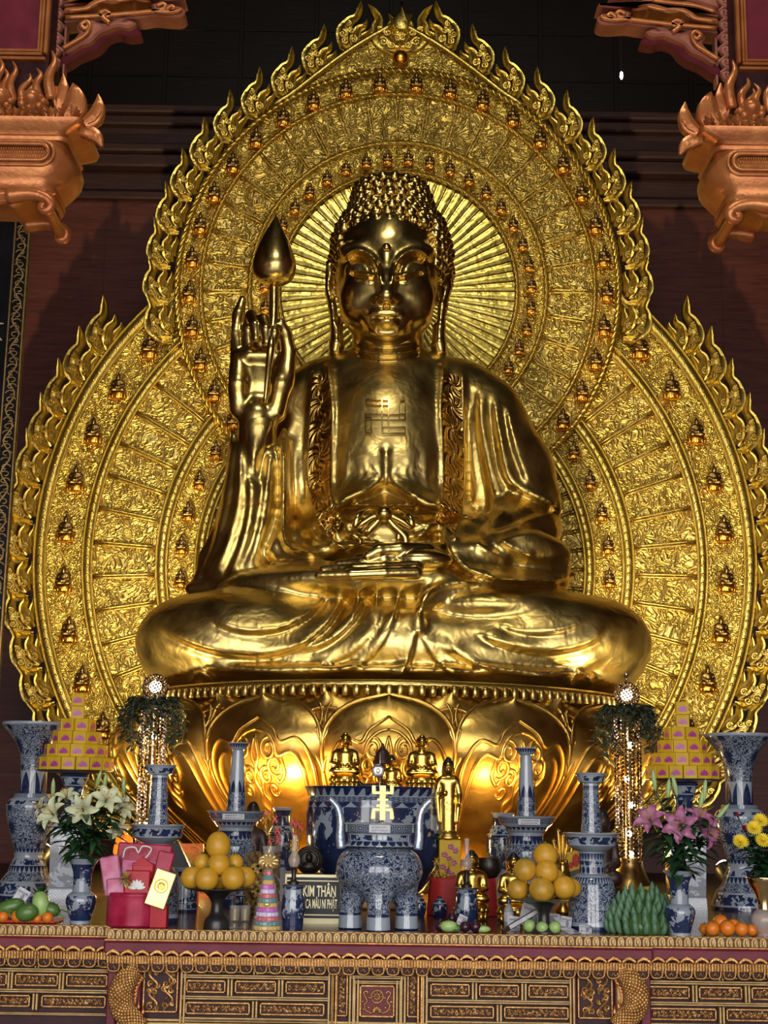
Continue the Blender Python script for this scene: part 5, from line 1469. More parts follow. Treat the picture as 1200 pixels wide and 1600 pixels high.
# ---- tripod incense burner, sculpted
p = Pot('incense_burner', 'large blue and white tripod incense burner with two upright handles and gilt character', 'incense burner', 591, 1452)
s = p.s_(1400); zz = p.z
g = Grid((-78 * s, -78 * s, -.002), (78 * s, 78 * s, zz(1300)), .0042)
zb_ = zz(1362)
g.un(sdf_ell((0, 0, zb_ + .005), (68.5 * s, 68.5 * s, 42 * s))); g.un(sdf_ell((0, 0, zz(1345)), (62 * s, 62 * s, 26 * s)), .03)
for k in range(4):
    a = PI / 2 + PI + k * PI / 2 + 0.0; dx, dy = math.cos(a), math.sin(a)
    g.un(sdf_cap((dx * 38 * s, dy * 38 * s, zz(1392)), (dx * 44 * s, dy * 44 * s, zz(1416)), 23 * s, 17 * s), .03)
    g.un(sdf_cap((dx * 44 * s, dy * 44 * s, zz(1414)), (dx * 44 * s, dy * 44 * s, zz(1450)), 16.5 * s, 18.5 * s), .012)
g.F = np.maximum(g.F, -(g.ax[2][None, None, :] - .0))
V, Q = g.nets(2); cz = V[Q].mean(1)[:, 2]
mi = np.full(len(Q), PI_['F2']); mi[:] = PI_['V']
mi[cz < zz(1428)] = PI_['W']; mi[(cz < zz(1426)) & (cz > zz(1430))] = PI_['B']; mi[cz < zz(1449)] = PI_['B']
rad_ = np.hypot(V[Q].mean(1)[:, 0], V[Q].mean(1)[:, 1])
body = obj('body', np_mesh('body', V, Q, PM, matidx=mi), p.t)
# painted sprigs on the feet
p.part('neck', [(1322, 55, 'C'), (1314, 49, 'S'), (1303, 50, 'W'), (1301, 54, 'W')]); p.part('rim', [(1301, 54, 'B'), (1300, 55, 'K'), (1288, 55, 'W'), (1286.5, 56, 'W'), (1286, 52, 'W'), (1292, 46, 'W'), (1310, 44, 'W')])
plaque(p.t, (0, -55.5 * p.s_(1295), zz(1294.5)), 33 * s, 12 * s)
for sg in (-1, 1):
    mb = MB(); c = spline([(sg * 60 * s, 0, zz(1326)), (sg * 62 * s, -.005, zz(1308)), (sg * 62 * s, -.005, zz(1285)), (sg * 66 * s, -.005, zz(1265)), (sg * 76 * s, -.005, zz(1252)), (sg * 80 * s, -.005, zz(1250.5))], 5)
    mb.tube(c, [.026 - .0062 * i / 12 if i < 20 else .014 for i in range(len(c))], 10); build('handle', mb, M['silver_blue'], p.t)
ash = MB(); ash.lathe([(.001, zz(1296)), (44 * s, zz(1296))], 24); build('ash', ash, M['bronze'], p.t)
bt = p.t
# gilt longevity character and the silver disc on a rod above the burner
q = thing('gilt_character', 'flat gilt paper character standing in the incense burner', 'ornament', bt.location + Vector((4 * s, -.06, zz(1296))))
mb = MB(); S_ = s
nb_ = [0]
def bar(x0, z0, x1, z1):
    nb_[0] += 1; mb.bbox(((x0 + x1) / 2 * S_, 0, (z0 + z1) / 2 * S_), (abs(x1 - x0) * S_, .012 + .0012 * nb_[0], abs(z1 - z0) * S_), .002)
z0 = 14
bar(-5, z0, 5, z0 + 54); bar(-10, z0 + 20, 10, z0 + 25); bar(-9, z0 + 30, 9, z0 + 34); bar(-17, z0 + 40, 17, z0 + 45)
for sg in (-1, 1):
    bar(sg * 11, z0 + 42, sg * 17.5, z0 + 54); bar(sg * 11, z0 + 2, sg * 16, z0 + 19); bar(sg * 4, z0 + 14, sg * 16, z0 + 19)
    mb.prism([(sg * 16 * S_, (z0 + 19) * S_), (sg * 18.5 * S_, (z0 + 3) * S_), (sg * 15 * S_, (z0 + 1) * S_), (sg * 13 * S_, (z0 + 12) * S_)], .006, -.006, .001)
build('character', mb, M['goldcard'], q, smooth=False); mb = MB(); mb.tube([(0, .006, -.01), (0, .006, z0 * S_ + .02)], .004, 6); build('rod', mb, M['brass'], q)
q = thing('silver_disc', 'round silver disc on a thin rod behind the gilt character', 'ornament', bt.location + Vector((-1 * s, .03, zz(1296))))
mb = MB(); mb.tube([(0, 0, -.02), (0, 0, zz(1160) - zz(1296) - .05)], .0028, 6); build('rod', mb, M['steel'], q)
mb = MB(); zc_ = zz(1204) - zz(1296)
mb.prism([(-3 * s + 10.5 * s * math.cos(a), zc_ + 10.5 * s * math.sin(a)) for a in np.linspace(0, 2 * PI, 29)[:-1]], -.002, -.014, .003); build('disc', mb, M['steel'], q)
mb = MB(); mb.ell((-3 * s, -.013, zc_), (4 * s, .004, 4 * s), 12, 6); build('boss', mb, M['brass'], q)
# ---- great urn on a wooden stand
p = Pot('great_urn', 'huge blue and white urn with dragons behind the tripod incense burner', 'urn', 586, Y=9.75, zb=tabY(586, 9.75).z + .10)
p.part('body', [(1402, 66, 'N2'), (1388, 80, 'N2'), (1352, 101, 'N2'), (1315, 109, 'N2'), (1282, 110, 'N2'), (1262, 109, 'J'), (1254, 108, 'G'), (1246, 107, 'W'), (1244, 106, 'W')], n=64)
p.part('rim', [(1244.5, 106, 'T'), (1234, 111, 'B'), (1231, 113.5, 'B'), (1230, 112, 'W'), (1233, 104, 'W'), (1250, 100, 'W')], n=64)
st = thing('urn_stand', 'carved wooden stand under the huge blue and white urn', 'stand', tabY(586, 9.75)); sU = p.s_()
mb = MB(); mb.lathe([(74 * sU, 0), (78 * sU, .02), (70 * sU, .05), (76 * sU, .08), (72 * sU, .098)], 48); build('base', mb, M['carve'], st)
# ---- blue-white jar, small vases
def jarA(name, label, px, row=None, Y=None, parts=(), group=None, n=32):
    p = Pot(name, label, 'vase' if 'vase' in name else 'jar', px, row, Y, group)
    for nm, pr in parts: p.part(nm, pr, n=n)
    return p
jarA('drum_jar', 'blue and white drum jar between the red hamper and the grapefruit dish', 288, 1425, parts=[('body', [(1426, 19, 'B'), (1420, 20, 'S'), (1408, 19, 'N'), (1385, 19, 'N'), (1370, 17, 'S'), (1360, 18, 'W'), (1356, 19, 'W'), (1355, 16, 'W')])])
jarA('back_vase', 'pale blue and white vase lit from behind, left of the great urn', 438, Y=10.3, parts=[('body', [(1395, 15, 'W'), (1360, 20, 'N'), (1320, 22, 'N'), (1300, 20, 'S'), (1290, 15, 'W')]), ('neck', [(1290, 14, 'N'), (1275, 13, 'B'), (1266, 15, 'W'), (1262, 17, 'W'), (1261, 14, 'W')])])
jarA('back_vase', 'blue and white vase right of the great urn behind the bronze bowl', 786, Y=10.3, parts=[('body', [(1400, 18, 'W'), (1370, 24, 'N'), (1330, 26, 'N'), (1305, 25, 'S'), (1290, 17, 'W')]), ('neck', [(1290, 16, 'B'), (1278, 16, 'W'), (1271, 19, 'W'), (1270, 16, 'W')])])
for px, row, lab, sc_ in ((687, 1434, 'small blue and white lidded jar before the red draped box', 1.0), (654, 1432, 'small blue and white jar half hidden by the burner foot', 1.0), (377, 1421, 'small lidded jar behind the two gold glasses', 1.0)):
    d = row - 1434
    jarA('lidded_jar', lab, px, row, group='small lidded jars', parts=[('body', [(1434 + d, 8, 'B'), (1430 + d, 10, 'N'), (1421 + d, 12, 'N'), (1412 + d, 11, 'W'), (1409 + d, 8, 'W')]), ('lid', [(1410 + d, 9, 'N'), (1406 + d, 7, 'W'), (1404 + d, 3, 'B'), (1401 + d, 3, 'B'), (1400 + d, 1, 'B')])], n=24)
# ---- oil lamps
for px, row, d, lab in ((457, 1452, 0, 'oil lamp with glass chimney on a blue vase beside the black sign'), (985 - 256, 1441, 5, 'oil lamp with glass chimney on a blue vase before the red draped box')):
    p = Pot('oil_lamp', lab, 'lamp', px, row, group='pair of oil lamps')
    p.part('vase', [(1447 + d - 6, 16, 'B'), (1440 + d - 6, 17, 'N'), (1420 + d, 19, 'N'), (1400 + d, 17, 'N'), (1390 + d, 15, 'S'), (1384 + d, 17, 'B'), (1382 + d, 19, 'B'), (1381 + d, 12, 'W')], n=28)
    pot1(p, 'burner', [(1382 + d, 9), (1377 + d, 8), (1374 + d, 4), (1358 + d, 4), (1355 + d, 6), (1353 + d, 2)], M['bronze'], n=20)
    pot1(p, 'chimney', [(1356 + d, 5), (1350 + d, 8.5), (1344 + d, 9.5), (1338 + d, 8), (1330 + d, 4.5), (1318 + d, 3.8), (1305 + d, 4.2)], M['lampglass'], n=20, cap=False)
# ---- sign with gold lettering
p = Pot('name_sign', 'black sign with gold border and gold lettering left of the incense burner', 'sign', 491, 1443); s = p.s_(1410)
def zr_(r): return p.z(r)
rt = Rx(math.radians(-4))
mb = MB().bbox((0, .02, zr_(1403)), (94 * s, .02, 66 * s), .003, rt); build('panel', mb, M['black_lacq'], p.t, smooth=False)
mb = MB()
for x in (-46, 46): mb.bbox(rt @ Vector((x * s, -.004, 0)) + Vector((0, .018, zr_(1403))), (3 * s, .02, 70 * s), .002, rt)
for z, h in ((33, 5), (25.5, 2), (-33, 4), (-26, 2)): mb.bbox(rt @ Vector((0, -.004, z * s)) + Vector((0, .018, zr_(1403))), (94 * s, .02, h * s), .002, rt)
build('frame', mb, M['sign_gold'], p.t, smooth=False)
mb = MB().bbox((2 * s, .0, zr_(1446)), (96 * s, .09, 5 * s), .002).bbox((0, .01, zr_(1440)), (90 * s, .06, 7 * s), .002); build('base', mb, M['sign_gold'], p.t, smooth=False)
fb = lambda txt, sz, x, z: (txt, sz, x, z)
for txt, sz, x, z in (('KIM THÂN', 17, 7, 9), ('THÍCH CA MÂU NI PHẬT', 14, 0, -10)):
    cu = bpy.data.curves.new('lettering', 'FONT'); cu.body = txt; cu.size = sz * s * 1.25; cu.align_x = 'CENTER'; cu.align_y = 'CENTER'; cu.extrude = .002; cu.offset = .0009
    cu.materials.append(M['sign_gold']); o0 = bpy.data.objects.new('tmp', cu); dg_ = bpy.context.evaluated_depsgraph_get(); me_ = bpy.data.meshes.new_from_object(o0.evaluated_get(dg_) if False else o0); o = obj('lettering', me_, p.t)
    o.location = rt @ Vector((x * s, -.0135, z * s)) + Vector((0, .02, zr_(1403))); o.rotation_euler = (math.radians(90 - 4), 0, 0)
    o.scale = ((.355 if len(txt) > 10 else .52), 1.12, 1)
# ---- fruit dishes
def fruit_dish(px, row, d, rx, label, fruits, wh):
    p = Pot('fruit_stand', label, 'fruit stand', px, row, group='black pedestal fruit dishes'); s = p.s_(1400)
    pot1(p, 'pedestal', [(1452 + d, 20), (1446 + d, 20), (1436 + d, 18), (1428 + d, 11), (1418 + d, 9), (1408 + d, 10), (1398 + d, 17), (1393 + d, 24)], M['black'])
    pot1(p, 'dish', [(1394 + d, 20), (1391 + d, 40), (1388.5 + d, rx), (1387.5 + d, rx), (1389 + d, 40), (1390 + d, 3)], M['black'], n=48)
    for i, (x, y, r, m, f, lab) in enumerate(fruits):
        c = P(x, y, p.Y + f); rr = r * mpx(c)
        o = thing('grapefruit', lab, 'fruit', c - Vector((0, 0, rr * .95)), 'grapefruit on the %s dish' % wh)
        mb = MB(); n = 28; prof = [(max(rr * math.sin(t_) * (1.0 if t_ < PI / 2 else 1.0), .0008), rr * .95 - rr * (.95 if t_ < PI / 2 else (1.0 if m != 'tall' else 1.22)) * math.cos(t_) - (.012 if t_ > PI - .05 else 0)) for t_ in np.linspace(0.02, PI - .02, 18)]
        mb.lathe(prof, n); build('peel', mb, M['pomelo2'] if m == 'b' else M['pomelo'], o, rot=(random.uniform(-.2, .2), random.uniform(-.2, .2), random.uniform(0, 6)) if False else None)
        mb = MB(); mb.lathe([(.009, rr * 1.93 if m != 'tall' else rr * 2.14), (.006, (rr * 1.93 if m != 'tall' else rr * 2.14) + .008)], 8); build('stem_scar', mb, M['mango'], o)
    return p
LW = 'yellow grapefruit on the left black dish, '
fruit_dish(338, 1453, 0, 50, 'black pedestal dish of yellow grapefruit behind the tower of sweets', [
    (300, 1372, 18, 'a', .03, LW + 'leftmost of the bottom layer'), (323, 1374, 19, 'a', -.06, LW + 'front left of the bottom layer'), (364, 1373, 19, 'a', -.06, LW + 'front right of the bottom layer'),
    (383, 1371, 17, 'a', .04, LW + 'rightmost of the bottom layer'), (343, 1374, 17, 'a', .05, LW + 'behind the gap of the bottom layer'), (316, 1348, 14.5, 'a', .07, LW + 'small one left in the middle layer'),
    (342, 1351, 18, 'a', -.02, LW + 'large one in the centre of the middle layer'), (367, 1348, 13.5, 'a', .07, LW + 'small one right in the middle layer'), (341, 1323, 19.5, 'tall', .02, LW + 'tall one on the very top')], 'left')
RW = 'orange yellow grapefruit on the right black dish, '
fruit_dish(850, 1458, 17, 54, 'black pedestal dish of orange grapefruit behind the green guavas', [
    (809, 1390, 17, 'b', .02, RW + 'leftmost of the bottom layer'), (846, 1391, 20, 'b', -.06, RW + 'centre of the bottom layer'), (881, 1387, 18.5, 'a', -.02, RW + 'front right of the bottom layer'),
    (893, 1388, 15, 'a', .07, RW + 'hidden behind at the right'), (820, 1360, 18.5, 'b', .0, RW + 'blotched one left in the middle layer'), (854, 1362, 18.5, 'a', -.02, RW + 'right in the middle layer'),
    (868, 1372, 14, 'a', .09, RW + 'deep behind the middle layer'), (852, 1337, 19.5, 'a', .03, RW + 'alone on the very top')], 'right')
# ------------------------------------------------------------------ flowers
def lily_petal(l, w_, curl, mat, nm):
    mb = MB()
    def fn(u, v):
        k = 2 * u - 1; a = .55 + curl * v ** 1.6; x = 0; z = 0
        # arc outwards
        n = 12; st = v / n; rr_ = 0.0; zz_ = 0.0
        for i in range(n):
            t_ = st * (i + .5); an = .35 + curl * t_ ** 1.5; rr_ += math.sin(an) * st * l; zz_ += math.cos(an) * st * l
        wv = w_ * math.sin(PI * min(v * .9 + .1, 1)) ** .75
        return (rr_ + .10 * wv * 0, k * wv, zz_ + .45 * wv * k * k)
    mb.grid(fn, 6, 10); return mb.mesh(nm, mat)
LPET = {'w': lily_petal(.105, .021, 1.9, M['lily'], 'petal'), 'p': lily_petal(.105, .022, 1.9, M['lilyp'], 'petal')}
STAM = MB()
for k in range(6):
    a = k * PI / 3 + .4; STAM.tube([(0, 0, .01), (.012 * math.cos(a), .012 * math.sin(a), .05), (.02 * math.cos(a), .02 * math.sin(a), .07)], .0012, 4); STAM.ell((.02 * math.cos(a), .02 * math.sin(a), .071), (.0045, .0025, .0025), 6, 4)
STAMm = STAM.mesh('stamens', M['pomelo2'])
def blade(mb, p0, d, l, w_, droop=.5, n=6):
    d = Vector(d).normalized(); side = d.cross(Vector((0, 0, 1)));
    side = side.normalized() if side.length > .05 else Vector((1, 0, 0)); p = Vector(p0); vs = []; fs = []
    for i in range(n + 1):
        v = i / n; wv = w_ * math.sin(PI * (v * .88 + .1)) ** .8; nrm = side.cross(d)
        vs += [p - side * wv + nrm * wv * .25, p, p + side * wv + nrm * wv * .25]
        d = (d + Vector((0, 0, -droop / n))).normalized(); p = p + d * (l / n)
        if i: b = 3 * i; fs += [(b - 3, b - 2, b + 1, b), (b - 2, b - 1, b + 2, b + 1)]
    mb.add(vs, fs)
def lily(mouth, px, py, f, face, kind, label, group, size=1.0, bud=False, leaves=5, seed=0):
    r = random.Random(seed); top = P(px, py, mouth.y + f)
    root = thing('lily', label, 'flower', mouth, group); e = top - mouth
    c = spline([(0, 0, -.10), (e.x * .15, e.y * .2, e.z * .3), (e.x * .55, e.y * .6, e.z * .72), tuple(e)], 5)
    mb = MB(); mb.tube(c, .0045, 6); build('stem', mb, M['leaf'], root)
    mb = MB()
    for i in range(leaves):
        t_ = r.uniform(.24, .88); q = c[int(t_ * (len(c) - 1))]; a = r.uniform(0, 2 * PI)
        blade(mb, q, (math.cos(a), math.sin(a), r.uniform(.0, .7)), r.uniform(.12, .20), r.uniform(.015, .023), r.uniform(.4, 1.3))
    if leaves: build('leaves', mb, M['leaf'], root)
    q = Vector(face).normalized(); rot = Vector((0, 0, 1)).rotation_difference(q)
    if bud:
        mb = MB(); mb.lathe([(.003, 0), (.009, .015), (.0125, .05), (.010, .085), (.001, .11)], 10); o = build('bud', mb, M['bud'], root, loc=e)
        o.rotation_mode = 'QUATERNION'; o.rotation_quaternion = rot; o.scale = (size,) * 3; return root
    for k in range(6):
        o = obj('petal', LPET[kind], root, loc=e - q * .03 * size); o.rotation_mode = 'QUATERNION'
        o.rotation_quaternion = rot @ Matrix.Rotation(k * PI / 3 + r.uniform(-.1, .1), 3, 'Z').to_quaternion(); o.scale = (size * (1.0 if k % 2 else .95),) * 3
    o = obj('stamens', STAMm, root, loc=e - q * .02 * size); o.rotation_mode = 'QUATERNION'; o.rotation_quaternion = rot; o.scale = (size,) * 3
    return root
def flower_vase(px, row, d, label):
    p = Pot('flower_vase', label, 'vase', px, row, group='blue and white figure vases')
    p.part('body', [(1442 + d, 16, 'W'), (1438 + d, 16, 'N'), (1424 + d, 20, 'N'), (1408 + d, 24, 'N'), (1399 + d, 22, 'W'), (1393 + d, 15, 'W')], n=32)
    p.part('neck', [(1393 + d, 14, 'W'), (1385 + d, 14, 'N'), (1365 + d, 14.5, 'N'), (1350 + d, 19, 'W'), (1343 + d, 24, 'W'), (1341.5 + d, 24.5, 'W'), (1345 + d, 18, 'W'), (1380 + d, 10, 'W')], n=32)
    return p.b + Vector((0, 0, p.z(1345 + d)))
m1 = flower_vase(125, 1443, 0, 'blue and white vase with painted figures holding the white lilies')
W_ = 'white lily in the left bouquet, '
for i, (x, y, f, fc, lab, sz) in enumerate(((82, 1272, -.12, (-.5, -.75, .35), W_ + 'large bloom lowest at the left', 1.25), (66, 1262, .0, (-.8, -.3, .3), W_ + 'half turned bloom at the far left edge', .9), (130, 1264, -.14, (.0, -.8, -.15), W_ + 'drooping bloom in the middle', 1.2),
    (166, 1250, -.10, (.2, -.8, .45), W_ + 'starry bloom right of the middle', 1.15), (190, 1262, .0, (.7, -.5, .2), W_ + 'bloom turned aside at the right', 1.05), (104, 1246, .05, (-.1, -.5, .8), W_ + 'upright bloom high at the back', 1.0), (182, 1292, -.05, (.6, -.6, -.5), W_ + 'nodding bloom low at the right', .95))):
    lily(m1, x, y, f, fc, 'w', lab, 'white lilies of the left bouquet', sz, seed=i, leaves=20)
for i, (x, y, lab) in enumerate(((82, 1246, 'green lily bud at the left of the white bouquet'), (150, 1232, 'tall green lily bud in the middle of the white bouquet'), (162, 1238, 'green lily bud beside the tallest of the white bouquet'), (193, 1244, 'green lily bud at the right of the white bouquet'))):
    lily(m1, x, y, .03, (random.uniform(-.3, .3), -.2, 1), 'w', lab, 'green buds of the white bouquet', .95, True, 9, 20 + i)
m2 = flower_vase(1063, 1463, 19, 'blue and white vase with painted figures holding the pink lilies')
W_ = 'pink lily in the right bouquet, '
for i, (x, y, f, fc, lab, sz) in enumerate(((1016, 1282, -.08, (-.35, -.7, .6), W_ + 'open bloom at the far left', 1.2), (1064, 1290, -.12, (-.3, -.75, .1), W_ + 'large bloom in the middle', 1.3), (1092, 1278, -.06, (.2, -.4, .8), W_ + 'bloom opening upwards right of the middle', 1.15), (1106, 1300, -.10, (.75, -.6, -.1), W_ + 'hanging bloom at the far right', 1.2))):
    lily(m2, x, y, f, fc, 'p', lab, 'pink lilies of the right bouquet', sz, seed=40 + i, leaves=22)
for i, (x, y, fc, lab) in enumerate(((1024, 1236, (-.1, 0, 1), 'green lily bud at the left of the pink bouquet'), (1043, 1250, (.1, 0, 1), 'tall pale lily bud in the middle of the pink bouquet'), (1058, 1244, (-.2, 0, 1), 'green lily bud leaning left in the pink bouquet'), (1093, 1268, (.2, 0, 1), 'pale pink lily bud above the right blooms'), (1118, 1282, (.6, 0, .7), 'white lily bud at the right of the pink bouquet'), (1100, 1252, (.1, 0, 1), 'small green lily bud at the back of the pink bouquet'))):
    lily(m2, x, y, .02, fc, 'p', lab, 'buds of the pink bouquet', 1.05, True, 10, 60 + i)
# yellow chrysanthemums in a glass vase
p = Pot('glass_vase', 'cut glass vase with brass neck holding the yellow chrysanthemums', 'vase', 1196, 1466); d = 10
pot1(p, 'bowl', [(1455 + d, 16), (1450 + d, 12), (1444 + d, 15), (1432 + d, 21), (1420 + d, 20), (1410 + d, 12)], M['lampglass'], n=24)
pot1(p, 'brass_neck', [(1411 + d, 11), (1400 + d, 10), (1385 + d, 15), (1370 + d, 24), (1362 + d, 27), (1361 + d, 25), (1375 + d, 15)], M['brass'], n=32)
m3 = p.b + Vector((0, 0, p.z(1372)))
MP = MB()
for ring_, (n, l, el) in enumerate(((22, .042, .1), (20, .036, .45), (16, .028, .8), (10, .018, 1.15))):
    for k in range(n):
        a = 2 * PI * (k + ring_ * .5) / n; dr = Vector((math.cos(a) * math.cos(el), math.sin(a) * math.cos(el), math.sin(el)))
        blade(MP, dr * .004, dr, l, .0042, -.25, 4)
MPm = MP.mesh('petals', M['mum'])
def mum(px, py, f, lab, sc_=1.0, mesh=None, group='yellow chrysanthemums', nm='chrysanthemum', lv=7, seed=0):
    r = random.Random(seed); top = P(px, py, m3.y + f); e = top - m3; root = thing(nm, lab, 'flower', m3, group)
    c = spline([(0, 0, -.1), (e.x * .3, e.y * .4, e.z * .4), tuple(e)], 5); mb = MB(); mb.tube(c, .004, 6); build('stem', mb, M['leaf'], root)
    o = obj('petals', mesh or MPm, root, loc=e, rot=(math.radians(58), 0, 0)); o.scale = (sc_,) * 3
    mb = MB()
    for i in range(lv):
        q = c[int(r.uniform(.35, .95) * (len(c) - 1))]; a = r.uniform(0, 6.28); blade(mb, q, (math.cos(a), math.sin(a), r.uniform(0, .6)), r.uniform(.05, .10), r.uniform(.014, .024), .7)
    build('leaves', mb, M['leaf'], root)
C_ = 'yellow chrysanthemum in the right bouquet, '
for i, (x, y, f, lab) in enumerate(((1157, 1316, -.05, C_ + 'leftmost and lowest'), (1178, 1295, -.05, C_ + 'middle of the left three'), (1188, 1283, .02, C_ + 'highest bloom'), (1192, 1314, -.08, C_ + 'beside the frame edge'), (1222, 1300, -.03, C_ + 'beyond the photo edge'))): mum(x, y, f, lab, seed=i, lv=34)
RS = MB()
for k in range(9):
    a = k * 2.4; blade(RS, (.004 * math.cos(a), .004 * math.sin(a), 0), (math.cos(a) * .5, math.sin(a) * .5, 1), .03, .014, .3, 4)
RSm = RS.mesh('petals', M['rose']); mum(1163, 1297, .03, 'dark red rose among the yellow chrysanthemums', .9, RSm, 'red roses', 'rose', 4, 9); mum(1152, 1275, .05, 'small dark red bud above the rose', .6, RSm, 'red roses', 'rose', 6, 11)
# ------------------------------------------------------------------ crystal pillars with leaf garlands
beadm = MB(); beadm.lathe([(.0005, -.012), (.0085, -.005), (.0085, .005), (.0005, .012)], 6)
def pillar(px, Y, d, label, glabel, finial):
    p = Pot('crystal_pillar', label, 'pillar lamp', px, Y=Y, group='pair of crystal pillars'); s = p.s_(1200); z = p.z
    pot1(p, 'stool', [(1408 + d, 32), (1404 + d, 38), (1390 + d, 40), (1386 + d, 44), (1382 + d, 46), (1379 + d, 44)], M['black'], n=32)
    pot1(p, 'bronze_base', [(1380 + d, 40), (1374 + d, 38), (1362 + d, 30), (1345 + d, 23), (1335 + d, 21), (1328 + d, 20)], M['gold_dark'])
    pot1(p, 'core_tube', [(1330 + d, 6), (1110 + d, 6)], M['brass'], n=16)
    zt, zb2 = z(1108 + d), z(1336 + d); nst = 14
    for k in range(nst):
        a = 2 * PI * k / nst; mb = MB(); n = int((zt - zb2) / .026)
        for i in range(n):
            zz_ = zb2 + (i + .5 + (k % 2) * .5) * (zt - zb2) / n; mb.add([(v[0] + 20 * s * math.cos(a), v[1] + 20 * s * math.sin(a), v[2] + zz_) for v in beadm.v], beadm.f)
        build('bead_strand', mb, M['crystal'], p.t, smooth=False)
    for r in (1108, 1165, 1222, 1279, 1334): mb = MB(); mb.tube([(20 * s * math.cos(a), 20 * s * math.sin(a), z(r + d)) for a in np.linspace(0, 2 * PI, 33)[:-1]], .006, 6, closed=True); build('ring', mb, M['brass'], p.t)
    for r, a in ((1152, -1.3), (1205, -1.9), (1245, -1.2), (1290, -1.7), (1322, -1.45)):
        mb = MB(); mb.ell((12 * s * math.cos(a), 12 * s * math.sin(a), z(r + d)), (.017, .017, .022), 10, 8); o = build('bulb', mb, M['bulb'], p.t)
    mb = MB(); mb.lathe([(20 * s, z(1110 + d)), (28 * s, z(1100 + d)), (30 * s, z(1094 + d)), (10 * s, z(1092 + d))], 24); build('capital', mb, M['gold_dark'], p.t)
    mb = MB(); R_ = 19.5 * s; zc_ = z(1073 + d); n = 250
    for i in range(n):
        y_ = 1 - 2 * (i + .5) / n; ph = i * 2.39996; rr_ = math.sqrt(1 - y_ * y_); q = Vector((rr_ * math.cos(ph), rr_ * math.sin(ph), y_)); rt = Vector((0, 0, 1)).rotation_difference(q).to_matrix()
        mb.add([rt @ Vector((v[0] * .95, v[1] * .95, v[2] * .55)) + q * R_ + Vector((0, 0, zc_)) for v in beadm.v], beadm.f)
    build('crystal_globe', mb, M['crystal'], p.t, smooth=False)
    mb = MB(); mb.ell((0, 0, zc_), (R_ * .5,) * 3, 12, 8); build('globe_bulb', mb, M['bulb'], p.t)
    if finial: mb = MB(); mb.tube([(0, 0, zc_ + R_), (0, 0, zc_ + R_ + .05)], .008, 6); mb.ell((0, 0, zc_ + R_ + .055), (.018,) * 3, 10, 8); build('finial', mb, M['crystal'], p.t)
    g = thing('leaf_garland', glabel, 'garland', p.b + Vector((0, 0, zt)), 'leaf garlands on the crystal pillars'); r = random.Random(px); mb = MB(); vb = MB()
    for k in range(40):
        a = r.uniform(0, 2 * PI); R0 = 26 * s; e0 = Vector((R0 * math.cos(a), R0 * math.sin(a), .02)); R1 = r.uniform(34, 56) * s; dz = r.uniform(-.32, .06)
        c = spline([e0, e0 * 1.25 + Vector((0, 0, .05)), (R1 * math.cos(a + .3), R1 * math.sin(a + .3), dz * .5), (R1 * .9 * math.cos(a + .5), R1 * .9 * math.sin(a + .5), dz)], 4); vb.tube(c, .003, 4)
        for q in c[1:]:
            for _ in range(2): b = r.uniform(0, 6.28); blade(mb, q, (math.cos(b), math.sin(b), r.uniform(-.6, .5)), r.uniform(.05, .085), r.uniform(.010, .017), .5, 4)
    mb2 = MB(); mb2.tube([(27 * s * math.cos(a), 27 * s * math.sin(a), .012) for a in np.linspace(0, 2 * PI, 25)[:-1]], .012, 6, closed=True); mb2.v += []
    build('leaves', mb, M['leaf2'], g); build('vines', vb, M['leaf2'], g); build('wreath_ring', mb2, M['leaf2'], g)
    return p.b + Vector((0, 0, z(1230 + d)))
pl1 = pillar(228, 10.35, 0, 'lit pillar of crystal beads with globe, left of the lotus throne', 'leafy garland round the top of the left crystal pillar', False)
pl2 = pillar(985, 10.35, 13, 'lit pillar of crystal beads with globe and finial, right of the lotus throne', 'leafy garland round the top of the right crystal pillar', True)
